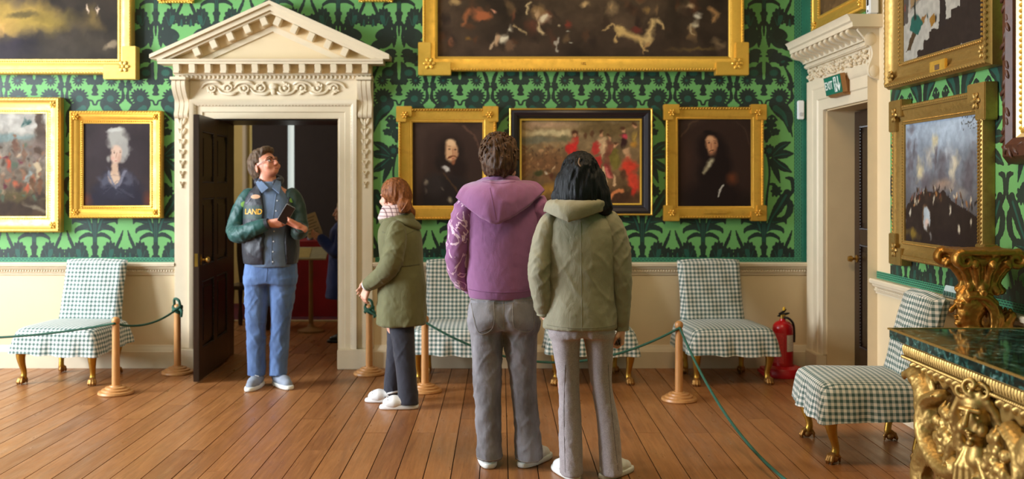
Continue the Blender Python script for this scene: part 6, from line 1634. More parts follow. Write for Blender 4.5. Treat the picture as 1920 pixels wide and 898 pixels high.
    V, F = s.mesh(); V = relaxed(V, F, 0.3); V = V+normals(V, F)*(0.002*vnoise(V, 90, 3))[:, None]
    me = mesh_np('sculpted_head', V, F); smooth(me); obj('sculpted_head', me, M_GOLDD, R)
    MB().lathe([(0.19, 0.0), (0.19, 0.04), (0.16, 0.06), (0.09, 0.09), (0.055, 0.14), (0.05, 0.3), (0.08, 0.5), (0.12, 0.66), (0.13, 0.70), (0.10, 0.72)], 24).build('pedestal', M_GOLDD, R, sm=True, angle=0.6)
    return R
torchere()
# ------------------------------------------------------------------ people
def cloth(name, col, var=0.08, scale=30, weave=700, rough=0.85, bump=0.25, sheen=0.2, stretch=(1, 1, 1), col2=None, heather=0.0):
    if name in MATS: return MATS[name]
    t = NT(name); v = t.objc(); n = t.noise(scale, t.mapping(v, stretch), 5, 0.6)
    c = lin(col); a = tuple(x*(1-var) for x in c)+(1,); b_ = (tuple(min(1, x*(1+var)) for x in c)+(1,)) if col2 is None else lin4(col2)
    cc = t.ramp(n.outputs['Fac'], [(0.35, a), (0.65, b_)])
    if heather:
        h = t.noise(420, t.mapping(v, (1, 1, 0.35)), 2); cc = t.mix(t.math('MULTIPLY', t.math('GREATER_THAN', h.outputs['Fac'], 0.52), heather), cc, lin4(tuple(min(255, x*1.35) for x in col)))
    t.base(cc); t.set(Roughness=rough); t.b.inputs['Sheen Weight'].default_value = sheen
    w1 = t.noise(weave, v, 2); w2 = t.noise(22, t.mapping(v, (1, 1, 0.5)), 4, 0.6, 0.8)
    t.bump(t.math('ADD', t.math('MULTIPLY', w1.outputs['Fac'], 0.12), w2.outputs['Fac']), bump, 0.012)
    MATS[name] = t.m; return t.m
def hairmat(name, col, hi, rough=0.4):
    t = NT(name); v = t.objc(); n = t.noise(90, t.mapping(v, (1.6, 1.6, 0.14)), 5, 0.7, 0.4)
    t.base(t.ramp(n.outputs['Fac'], [(0.3, lin4(tuple(x*0.55 for x in col))), (0.5, lin4(col)), (0.72, lin4(hi))])); t.set(Roughness=rough)
    t.b.inputs['Specular IOR Level'].default_value = 0.22
    t.bump(n.outputs['Fac'], 0.7, 0.006); return t.m
def skinmat(name, col):
    t = NT(name); v = t.objc(); n = t.noise(16, v, 4)
    c = lin(col); t.base(t.ramp(n.outputs['Fac'], [(0.35, (c[0]*0.93, c[1]*0.82, c[2]*0.80, 1)), (0.6, c+(1,))])); t.set(Roughness=0.5)
    t.b.inputs['Subsurface Weight'].default_value = 0.12; t.b.inputs['Subsurface Radius'].default_value = (0.012, 0.005, 0.003)
    t.bump(t.noise(260, v, 2).outputs['Fac'], 0.08, 0.002); return t.m
SK1 = skinmat('skin_warm', (214, 158, 130)); SK2 = skinmat('skin_light', (226, 176, 152)); SK3 = skinmat('skin_flushed', (214, 146, 118))
def joinVF(parts):
    V = []; F = []; k = 0
    for v, f in parts: V.append(v); F.append(f+k); k += len(v)
    return np.concatenate(V), np.concatenate(F)
def head_vf(scale=1.0):
    """canonical head: face toward -y, origin at the skull base / top of neck"""
    s = SDF((-0.10, -0.14, -0.09), (0.10, 0.12, 0.19), 0.0042)
    s.ell((0, 0.012, 0.085), (0.074, 0.096, 0.088), 0.01); s.ell((0, -0.032, 0.045), (0.062, 0.066, 0.085), 0.03); s.ell((0, -0.052, -0.002), (0.046, 0.046, 0.038), 0.025)
    s.ell((0, -0.082, -0.018), (0.022, 0.018, 0.017), 0.015)
    s.path([(0, -0.098, 0.066), (0, -0.112, 0.042), (0, -0.121, 0.026)], [0.008, 0.011, 0.0125], 0.010); 
    for q in (-1, 1):
        s.ell((q*0.010, -0.110, 0.020), (0.008, 0.010, 0.007), 0.006)
        s.path([(q*0.008, -0.098, 0.074), (q*0.030, -0.095, 0.079), (q*0.052, -0.078, 0.072)], [0.008, 0.009, 0.007], 0.010)
        s.ell((q*0.031, -0.095, 0.056), (0.016, 0.012, 0.011), 0.002, 's'); s.ell((q*0.031, -0.084, 0.056), (0.0155, 0.013, 0.0125), 0.002)
        s.ell((q*0.042, -0.078, 0.022), (0.022, 0.020, 0.020), 0.018)
        s.ell((q*0.077, 0.010, 0.040), (0.008, 0.018, 0.031), 0.006, rot=(0.15, 0, q*0.35)); s.ell((q*0.086, 0.008, 0.042), (0.005, 0.009, 0.017), 0.002, 's')
    s.ell((0, -0.101, -0.002), (0.022, 0.010, 0.0055), 0.004); s.ell((0, -0.098, -0.012), (0.019, 0.010, 0.006), 0.004)
    s.path([(0, 0.02, 0.0), (0, 0.025, -0.085)], [0.056, 0.056], 0.02)
    V, F = s.mesh(); V = relaxed(V, F, 0.35); return V*scale, F
HEAD = head_vf()
def hand_vf(wrist, direction, palm, curl=0.5, side=1, spread=0.12, curls=None, thumb=0.6, scale=1.0):
    """hand grown from the wrist along direction, palm = outward palm normal, thumb leaves toward side*(dir x palm)"""
    d = Vector(direction).normalized(); n = Vector(palm); n = (n-d*n.dot(d)).normalized(); t = d.cross(n)*side   # t: thumb side
    w_ = Vector(wrist); sc = scale
    def P(a, b, c): return tuple(w_+(d*a+t*b+n*c)*sc)
    pts = [P(a, b, c) for a in (-0.06, 0.20) for b in (-0.08, 0.10) for c in (-0.07, 0.12)]
    s = SDF(np.min(pts, 0), np.max(pts, 0), 0.0036)
    s.cap(P(-0.05, 0, 0), P(0.0, 0, 0), 0.026*sc, 0.025*sc, 0.01)
    for b in (-0.026, -0.009, 0.009, 0.026): s.cap(P(0.0, b*0.6, 0), P(0.088-abs(b+0.004)*0.25, b, -0.002), 0.017*sc, 0.0125*sc, 0.012)
    s.ell(P(0.035, 0.022, 0.010), 0.018*sc, 0.012)
    for i, (b, L) in enumerate(((0.027, 0.072), (0.009, 0.080), (-0.010, 0.075), (-0.028, 0.058))):
        cu = (curls[i] if curls else curl); p = np.array((0.088-abs(b+0.004)*0.25, b, -0.002)); a = 0.0; sp = b*spread/0.03
        for k, (l, r0, r1) in enumerate(((0.44, 0.0098, 0.0092), (0.31, 0.0092, 0.0084), (0.25, 0.0084, 0.0068))):
            a += cu*(1.15, 1.25, 0.8)[k]
            q = p+np.array((math.cos(a), sp*(1-cu*0.6), math.sin(a)))*L*l
            s.cap(P(*p), P(*q), r0*sc, r1*sc, 0.003); p = q
    p = [(0.012, 0.028, 0.008), (0.040, 0.050, 0.018+0.012*thumb), (0.068, 0.054-0.012*thumb, 0.026+0.022*thumb), (0.090, 0.050-0.022*thumb, 0.028+0.030*thumb)]
    s.path([P(*q) for q in p], [0.0155*sc, 0.0125*sc, 0.0105*sc, 0.008*sc], 0.006)
    return s.mesh()
def xf(VF, M):
    V, F = VF; A = np.array(M); return V @ A[:3, :3].T+A[:3, 3], F
def person(name_label, loc, skin, parts, group=None):
    V, F = joinVF(parts); me = mesh_np('person', V, F); smooth(me)
    o = obj('person', me, skin, None, loc); tag(o, name_label, 'person'); return o
def body_core(pelvis_z, chest, arms, legs, neck):
    """slim continuous body inside the clothes"""
    pts = [p for a in arms+legs for p in a]+[chest, neck]
    s = SDF(np.min(pts, 0)-0.13, np.max(pts, 0)+0.13, 0.014)
    c = np.array(chest); s.cap((c[0], c[1], pelvis_z), tuple(c), 0.095, 0.105, 0.05, sc=(1.25, 0.85, 1)); s.cap(tuple(c), neck, 0.06, 0.048, 0.05)
    for a in arms:
        s.cap(tuple(c), a[0], 0.06, 0.045, 0.03); s.path(a, [0.04, 0.032, 0.024][:len(a)], 0.02)
    for l in legs: s.path([(c[0]+(0.07 if l[0][0] > c[0] else -0.07), c[1], pelvis_z)]+list(l), [0.07, 0.05, 0.035, 0.03][:len(l)+1], 0.03)
    return s.mesh()
def folds(amp, sc, seed=0, amp2=0.0, sc2=40, tilt=0.6):
    """cloth creases: sharp ridges along two slanting directions"""
    k = float(np.mean(sc))
    def f(V):
        out = np.zeros(len(V))
        for q, sg in ((0, 1), (1, -1)):
            c, s_ = math.cos(tilt*sg), math.sin(tilt*sg)
            P = np.stack([V[:, 0]*c-V[:, 2]*s_, V[:, 1], V[:, 0]*s_+V[:, 2]*c], 1)
            n = fbm(P, (k*1.25, k*0.9, k*0.45), seed+17*q, 2)
            out += np.clip(1-np.abs(n)*1.9, 0, 1)**2
        big = vnoise(V, k*0.45, seed+5)
        return amp*(0.75*out*np.clip(0.6+big, 0, 1.3)-0.35)+(amp2*0.6*vnoise(V, sc2, seed+9) if amp2 else 0)
    return f
def bvh_of(o):
    me = o.data; co = np.empty(len(me.vertices)*3, np.float32); me.vertices.foreach_get('co', co)
    return BVHTree.FromPolygons([tuple(v) for v in co.reshape(-1, 3)], [tuple(p.vertices) for p in me.polygons])
def stick(bv, pts, d, off):
    """drop points along direction d onto the cloth, stay off above it"""
    d = Vector(d).normalized(); out = []; last = None
    for p in pts:
        p = Vector(p); h = bv.ray_cast(p-d*0.8, d)
        q = (h[0]-d*off) if h[0] is not None else (last if last is not None else p)
        if h[0] is None: q = p+d*((last-p).dot(d) if last is not None else 0)
        out.append(q); last = q
    return out
def patch(name, bv, corners, d, mat, parent, off=0.0025, n=8, m=8):
    """sewn patch: bilinear quad dropped on the cloth"""
    a, b_, c, e = [Vector(p) for p in corners]; V = []
    for i in range(m+1):
        for j in range(n+1):
            u, v = j/n, i/m; V.append(a*(1-u)*(1-v)+b_*u*(1-v)+c*u*v+e*(1-u)*v)
    top = stick(bv, V, d, off); dd = Vector(d).normalized(); bot = [p+dd*(off+0.004) for p in top]
    k = len(top); F = []
    I = lambda i, j: i*(n+1)+j
    for i in range(m):
        for j in range(n): F.append((I(i, j), I(i, j+1), I(i+1, j+1), I(i+1, j))); 
    for j in range(n): F.append((I(0, j), I(0, j)+k, I(0, j+1)+k, I(0, j+1))); F.append((I(m, j), I(m, j+1), I(m, j+1)+k, I(m, j)+k))
    for i in range(m): F.append((I(i, 0), I(i+1, 0), I(i+1, 0)+k, I(i, 0)+k)); F.append((I(i, n), I(i, n)+k, I(i+1, n)+k, I(i+1, n)))
    me = mesh_np(name, top+bot, F); smooth(me, True, 0.7); return obj(name, me, mat, parent)
def seam(name, bv, pts, d, mat, parent, r=0.0022, off=0.0):
    P = stick(bv, cat(pts, 8), d, off); return MB().tube(P, r, 6).build(name, mat, parent, sm=True)
def disc_patch(name, bv, c, rx, rz, d, mat, parent, off=0.003):
    c = Vector(c); V = [c]; F = []
    for k in (0.5, 1.0):
        for i in range(20): a = 2*PI*i/20; V.append(c+Vector((rx*k*math.cos(a), 0, rz*k*math.sin(a))))
    P = stick(bv, V, d, off)
    for i in range(20): F.append((0, 1+i, 1+(i+1) % 20)); F.append((1+i, 21+i, 21+(i+1) % 20, 1+(i+1) % 20))
    me = mesh_np(name, P, F); smooth(me); return obj(name, me, mat, parent)

def hood_mesh(name, nk, L, A, R, bulge, mat, parent, seed=0):
    """hood lying on the back: sheet from the neck ring down to a V-shaped fold, tucked under at the edge"""
    cx, cy, cz, rx, ry = nk; nu, nv = 56, 22; V = []
    L, A, R = Vector(L), Vector(A), Vector(R)
    for j in range(nv+4):
        v = min(1.0, j/nv)
        for i in range(nu+1):
            u = -1+2*i/nu; t = abs(u); E = L if u < 0 else R
            top = Vector((cx+rx*math.sin(u*1.95), cy-ry*math.cos(u*1.95), cz+0.004*math.cos(u*3)))
            e = t**1.25 if t > 0 else 0
            bot = Vector((A.x+(E.x-A.x)*t, A.y+(E.y-A.y)*t*t, A.z+(E.z-A.z)*e))
            p = top.lerp(bot, v); q = Vector((p.x-cx, p.y-cy, 0)); q.normalize()
            k = bulge*(math.sin(PI*min(1, v**0.75*0.93))+0.25*v)*(1-0.45*t*t)
            p = p+q*k+Vector((0, 0, 0.018*math.sin(PI*v)))
            if j > nv: p = p-q*(0.016*(j-nv))+Vector((0, 0, 0.006*(j-nv)-0.004))
            V.append(tuple(p))
    V = np.array(V); m = nu+1
    F = np.array([(a*m+b, (a+1)*m+b, (a+1)*m+b+1, a*m+b+1) for a in range(nv+3) for b in range(nu)])
    N = normals(V, F); n = fbm(V, (11, 11, 7), seed, 2); V = V+N*(0.006*np.clip(1-np.abs(n)*1.9, 0, 1)**2)[:, None]
    me = mesh_np(name, V, F); smooth(me)
    bm = bmesh.new(); bm.from_mesh(me); bmesh.ops.recalc_face_normals(bm, faces=bm.faces); bm.to_mesh(me); bm.free(); smooth(me)
    return obj(name, me, mat, parent)
def shoe_vf(kind='sneaker'):
    """toe toward -y, heel +y, on z=0"""
    s = SDF((-0.07, -0.17, -0.004), (0.07, 0.14, 0.12), 0.0055)
    if kind == 'clog':
        s.path([(0, 0.075, 0.045), (0, 0.02, 0.050), (0.002, -0.05, 0.046), (0.002, -0.085, 0.040)], [0.042, 0.044, 0.054, 0.050], 0.02, sc=(1, 1, 0.9))
    else:
        s.path([(0, 0.085, 0.055), (0, 0.03, 0.055), (0.004, -0.04, 0.046), (0.004, -0.098, 0.034)], [0.038, 0.040, 0.042, 0.036], 0.02, sc=(1, 1, 0.95))
        s.cap((0, 0.055, 0.06), (0, 0.06, 0.10), 0.042, 0.040, 0.02)
    s.op((-0.08, -0.18, -0.02), (0.08, 0.16, 0.016), lambda X, Y, Z: Z-0.012, 0, 's')
    up = s.mesh()
    q = SDF((-0.07, -0.17, -0.004), (0.07, 0.15, 0.05), 0.005)
    q.zloft([(0.0, 0.003, -0.015, 0.046, 0.140), (0.012, 0.003, -0.015, 0.050, 0.146), (0.030, 0.002, -0.012, 0.048, 0.142)], 0, 2.6)
    so = q.mesh()
    return up, so
SHOE = shoe_vf(); CLOG = shoe_vf('clog')
def shoe(parent, x, y, rz, mat, sole, kind='sneaker', sc=1.0, extra=None, name='shoe'):
    S_ = SHOE if kind != 'clog' else CLOG
    M = Matrix.Translation((x, y, 0.0008)) @ Matrix.Rotation(rz, 4, 'Z') @ Matrix.Scale(sc, 4)
    V, F = xf(S_[0], M); me = mesh_np(name, V, F); smooth(me); o = obj(name, me, mat, parent)
    V, F = xf(S_[1], M); me = mesh_np('sole', V, F); smooth(me); obj('sole', me, sole, o)
    if kind == 'clog':
        b = MB()
        for q in (-0.55, -0.18, 0.18, 0.55):
            for yy in (-0.055, -0.085): b.ball((0.052*math.sin(q*1.5)*0.95, yy-0.01*math.cos(q), 0.040+0.046*math.cos(q*1.5)), (0.006, 0.006, 0.004), 7, 5)
        for sg in (-1, 1):
            for k in range(4): b.ball((sg*0.0515, -0.075+0.026*k, 0.046), (0.004, 0.005, 0.005), 7, 5)
        b.xform(M).build('vent_holes', plain('clog_hole', (120, 124, 132), 0.7), o, sm=True)
        MB().tube([tuple(M @ Vector(p)) for p in cat([(0.044, 0.02, 0.07), (0.046, 0.07, 0.082), (0.0, 0.118, 0.085), (-0.046, 0.07, 0.082), (-0.044, 0.02, 0.07)], 5)], 0.007, 6).build('heel_strap', mat, o, sm=True)
    elif kind == 'laced':
        b = MB()
        for k in range(4): b.tube([tuple(M @ Vector(p)) for p in [(-0.026, -0.005-0.022*k, 0.083-0.007*k), (0.004, -0.012-0.022*k, 0.094-0.008*k), (0.030, -0.005-0.022*k, 0.083-0.007*k)]], 0.0042, 6)
        b.build('laces', plain('lace_white', (216, 218, 222), 0.7), o, sm=True)
    elif kind == 'striped':
        bv = bvh_of(o)
        for sg in (-1, 1):
            for k in range(3):
                y0 = -0.01+0.022*k; d = M.to_3x3() @ Vector((-sg, 0, 0))
                cs = [M @ Vector((sg*0.1, y0, 0.034)), M @ Vector((sg*0.1, y0+0.010, 0.034)), M @ Vector((sg*0.1, y0+0.030, 0.075)), M @ Vector((sg*0.1, y0+0.020, 0.075))]
                patch('stripe', bv, cs, d, plain('navy_stripe', (36, 38, 70), 0.5), o, 0.0015, 3, 5)
    elif kind == 'heel_tab':
        bv = bvh_of(o); d = M.to_3x3() @ Vector((0, -1, 0))
        cs = [M @ Vector(p) for p in ((-0.016, 0.15, 0.050), (0.016, 0.15, 0.050), (0.015, 0.15, 0.082), (-0.015, 0.15, 0.082))]
        patch('heel_tab', bv, cs, d, plain('heel_tab_grey', (206, 204, 200), 0.5), o, 0.002, 4, 4)
    return o
WSH = plain('white_leather', (236, 234, 230), 0.4, var=0.03); WSO = plain('white_rubber', (226, 224, 218), 0.55, var=0.04)

# ============ man in the purple hoodie
def man_hoodie():
    head = xf(HEAD, Matrix.Translation((-0.026, 0.02, 1.565)) @ Matrix.Rotation(PI-0.42, 4, 'Z') @ Matrix.Rotation(0.03, 4, 'X'))
    hl = hand_vf((-0.185, 0.155, 0.955), (0.55, 0.35, -0.2), (0.2, -0.6, 0.2), 0.6, -1); hr = hand_vf((0.20, 0.16, 0.95), (-0.55, 0.35, -0.2), (-0.2, -0.6, 0.2), 0.6, 1)
    core = body_core(0.90, (-0.01, 0.0, 1.38), [[(-0.19, 0.0, 1.38), (-0.245, 0.03, 1.10), (-0.19, 0.145, 0.96)], [(0.19, 0.0, 1.38), (0.245, 0.04, 1.10), (0.205, 0.15, 0.955)]], [[(-0.092, 0, 0.5), (-0.082, 0.02, 0.09)], [(0.10, 0, 0.5), (0.13, 0.02, 0.09)]], (-0.024, 0.03, 1.58))
    P = person('man in a purple hooded sweatshirt and grey jeans seen from behind', (0.02, 5.40, 0), SK1, [head, hl, hr, core])
    # jeans
    J = cloth('grey_washed_denim', (108, 102, 104), 0.2, 9, 900, 0.8, 0.35, 0.1, (1, 1, 0.45), (142, 138, 144))
    s = SDF((-0.25, -0.2, 0.03), (0.26, 0.2, 0.97), 0.0085)
    s.zloft([(0.74, 0.0, 0.0, 0.185, 0.13), (0.80, -0.005, -0.012, 0.192, 0.142), (0.87, -0.004, -0.006, 0.186, 0.134), (0.90, -0.006, -0.002, 0.176, 0.124), (0.96, -0.008, 0.0, 0.160, 0.108)], 0.03, 2.3)
    s.zloft([(0.040, -0.080, 0.005, 0.068, 0.098), (0.20, -0.082, 0.0, 0.068, 0.088), (0.46, -0.088, -0.006, 0.076, 0.084), (0.62, -0.094, -0.004, 0.084, 0.100), (0.78, -0.096, 0.0, 0.092, 0.120)], 0.03, 2.2)
    s.zloft([(0.036, 0.134, 0.0, 0.072, 0.100), (0.20, 0.124, 0.0, 0.068, 0.088), (0.46, 0.106, -0.010, 0.073, 0.084), (0.62, 0.096, -0.006, 0.086, 0.100), (0.78, 0.090, 0.0, 0.095, 0.120)], 0.03, 2.2)
    s.cap((-0.002, -0.17, 0.90), (-0.002, -0.155, 0.74), 0.010, 0.016, 0.035, 's')
    o = s.build('jeans', J, P, folds(0.007, (9, 9, 14), 4, 0.002, 60))
    bv = bvh_of(o); ST = plain('denim_stitch', (150, 140, 130), 0.8); JP = cloth('grey_denim_pocket', (122, 117, 120), 0.15, 9, 900, 0.8, 0.3, 0.1)
    for cs in (((-0.178, -0.5, 0.885), (-0.055, -0.5, 0.90), (-0.060, -0.5, 0.765), (-0.135, -0.5, 0.735)), ((0.045, -0.5, 0.895), (0.165, -0.5, 0.878), (0.150, -0.5, 0.750), (0.055, -0.5, 0.765))):
        c4 = [cs[3], cs[2], cs[1], cs[0]]
        pk = patch('pocket', bv, c4, (0, 1, 0), JP, o, 0.003, 8, 8)
        seam('stitching', bv, [cs[0], cs[3], cs[2], cs[1]], (0, 1, 0), ST, pk, 0.0013, 0.004)
    seam('yoke_seam', bv, [(-0.185, -0.5, 0.905), (-0.09, -0.5, 0.905), (-0.002, -0.5, 0.885), (0.09, -0.5, 0.905), (0.18, -0.5, 0.90)], (0, 1, 0), ST, o, 0.0013)
    seam('centre_seam', bv, [(-0.004, -0.5, 0.93), (-0.003, -0.5, 0.85), (-0.003, -0.5, 0.76)], (0, 1, 0), ST, o, 0.0014)
    for x0, x1, z in ((-0.148, -0.012, 0.052), (0.062, 0.200, 0.045)): seam('hem_stitch', bv, [(x0, -0.5, z), ((x0+x1)/2, -0.5, z-0.003), (x1, -0.5, z)], (0, 1, 0), ST, o, 0.0013)
    # hoodie
    H = cloth('purple_jersey', (142, 88, 134), 0.06, 14, 800, 0.9, 0.22, 0.35)
    s = SDF((-0.32, -0.22, 0.90), (0.32, 0.25, 1.58), 0.0085)
    s.zloft([(0.905, -0.012, 0.0, 0.178, 0.135), (0.945, -0.012, 0.0, 0.186, 0.145), (0.99, -0.010, 0.0, 0.192, 0.148), (1.12, -0.006, 0.0, 0.198, 0.150), (1.26, -0.004, 0.0, 0.212, 0.145), (1.37, -0.008, 0.0, 0.225, 0.125), (1.44, -0.010, 0.01, 0.205, 0.105), (1.49, -0.016, 0.015, 0.135, 0.09), (1.54, -0.022, 0.02, 0.075, 0.075)], 0.02, 2.0)
    s.cap((-0.012, 0, 0.955), (-0.012, 0, 0.957), 0.001)
    o = s.build('hoodie', H, P, folds(0.006, (7, 7, 10), 14, 0.0015, 50))
    bvh = bvh_of(o)
    seam('waistband_seam', bvh, [(-0.19, -0.5, 0.958), (-0.1, -0.5, 0.952), (0.0, -0.5, 0.950), (0.1, -0.5, 0.953), (0.17, -0.5, 0.960)], (0, 1, 0), cloth('purple_seam', (118, 64, 112), 0.05), o, 0.0028)
    def pr():
        t = NT('purple_floral_sleeve'); v = t.objc(); n = t.noise(7, t.mapping(v, (1.0, 1.0, 0.75)), 3, 0.5, 2.2)
        ln = t.math('LESS_THAN', t.math('ABSOLUTE', t.math('SUBTRACT', n.outputs['Fac'], 0.5)), 0.018)
        n2 = t.noise(5, t.mapping(v, (1, 1, 1), (3, 1, 2)), 2)
        t.base(t.mix(t.math('MULTIPLY', ln, t.math('GREATER_THAN', n2.outputs['Fac'], 0.40)), lin4((142, 88, 134)), lin4((226, 190, 206)))); t.set(Roughness=0.9); t.b.inputs['Sheen Weight'].default_value = 0.3
        t.bump(t.noise(26, v, 3).outputs['Fac'], 0.25, 0.012); return t.m
    for sg, mt, arm in ((-1, pr(), [(-0.195, 0.005, 1.395), (-0.232, 0.0, 1.27), (-0.250, 0.015, 1.12), (-0.240, 0.07, 1.03), (-0.205, 0.125, 0.975)]), (1, H, [(0.180, 0.010, 1.395), (0.205, 0.020, 1.27), (0.220, 0.045, 1.12), (0.212, 0.09, 1.03), (0.195, 0.135, 0.975)])):
        s = SDF((-0.36, -0.12, 0.90), (0.36, 0.25, 1.50), 0.0085)
        s.path(cat(arm, 3), [0.070, 0.070, 0.068, 0.066, 0.064, 0.062, 0.060, 0.060, 0.060, 0.056, 0.052, 0.047, 0.042], 0.03, sc=(0.92, 1.15, 1))
        sl = s.build('sleeve', mt, P, folds(0.009, (10, 10, 20), 21+sg, 0.002, 60)); sl.parent = o
        e = arm[-1]; MB().tube([(e[0]-sg*0.004, e[1]-0.01, e[2]+0.012), (e[0]-sg*0.012, e[1]+0.012, e[2]-0.018), (e[0]-sg*0.018, e[1]+0.03, e[2]-0.04)], [0.042, 0.040, 0.037], 18).build('cuff', H, sl, sm=True)
    # hood lying on the back
    hd = hood_mesh('hood', (-0.024, 0.022, 1.548, 0.092, 0.082), (-0.245, -0.035, 1.452), (-0.040, -0.150, 1.312), (0.205, -0.035, 1.490), 0.062, H, o, 3)
    s = SDF((-0.16, -0.10, 1.48), (0.12, 0.15, 1.59), 0.0075)
    ring = [(-0.024+0.090*math.cos(a), 0.025+0.080*math.sin(a), 1.532-0.014*math.sin(a)+0.005*math.cos(a)) for a in np.linspace(0, 2*PI, 21)]
    s.path(ring, 0.020, 0.02); s.build('neck_roll', H, hd)
    bv = bvh_of(hd); sm_ = cloth('purple_seam', (118, 64, 112), 0.05)
    seam('hood_seam', bv, [(-0.075, -0.6, 1.502), (-0.060, -0.6, 1.43), (-0.042, -0.6, 1.335)], (0, 1, 0), sm_, hd, 0.002, -0.0005)
    seam('collar_seam', bv, [(-0.115, -0.6, 1.535), (-0.03, -0.6, 1.525), (0.06, -0.6, 1.535)], (0, 1, 0), sm_, hd, 0.0018, -0.0005)
    # hair: short brown crop
    HM = hairmat('brown_hair', (74, 50, 34), (126, 88, 58))
    s = SDF((-0.15, -0.12, 1.53), (0.10, 0.16, 1.83), 0.0055)
    s.ell((-0.027, 0.010, 1.685), (0.100, 0.112, 0.112), 0.02, rot=(0, 0, 0.42)); s.ell((-0.027, -0.030, 1.62), (0.082, 0.070, 0.075), 0.03); s.ell((-0.03, 0.04, 1.735), (0.088, 0.085, 0.066), 0.02)
    s.ell((0.055, 0.085, 1.63), (0.055, 0.06, 0.075), 0.012, 's')
    hr_ = s.build('hair', HM, P, lambda V: 0.009*(1-np.abs(fbm(V, (34, 34, 14), 5, 2))*1.6)+0.004*vnoise(V, (70, 70, 25), 8))
    # tufts
    b = MB(); r = random.Random(6)
    for i in range(170):
        a = r.uniform(0, 2*PI); el = r.uniform(-0.25, 1.35); n = Vector((math.cos(a)*math.cos(el), math.sin(a)*math.cos(el), math.sin(el)))
        if n.y > 0.55 and n.z < 0.2: continue
        p = Vector((-0.027, 0.01, 1.688))+Vector((n.x*0.100, n.y*0.110, n.z*0.112)); tdir = (Vector((0.35*math.sin(a*3), 0.3*math.cos(a*2), -0.9 if n.z < 0.8 else 0.1))-n*0.1); tdir -= n*tdir.dot(n)*0.85
        L = r.uniform(0.022, 0.038); b.tube([p-n*0.004, p+tdir*L*0.5+n*0.008, p+tdir*L+n*0.003], [0.007, 0.006, 0.001], 5)
    b.build('hair_tufts', HM, hr_, sm=True)
    shoe(P, -0.088, 0.045, PI+0.12, WSH, WSO, 'heel_tab', 1.02); shoe(P, 0.165, 0.04, PI-0.62, WSH, WSO, 'heel_tab', 1.02)
    return P
man_hoodie()

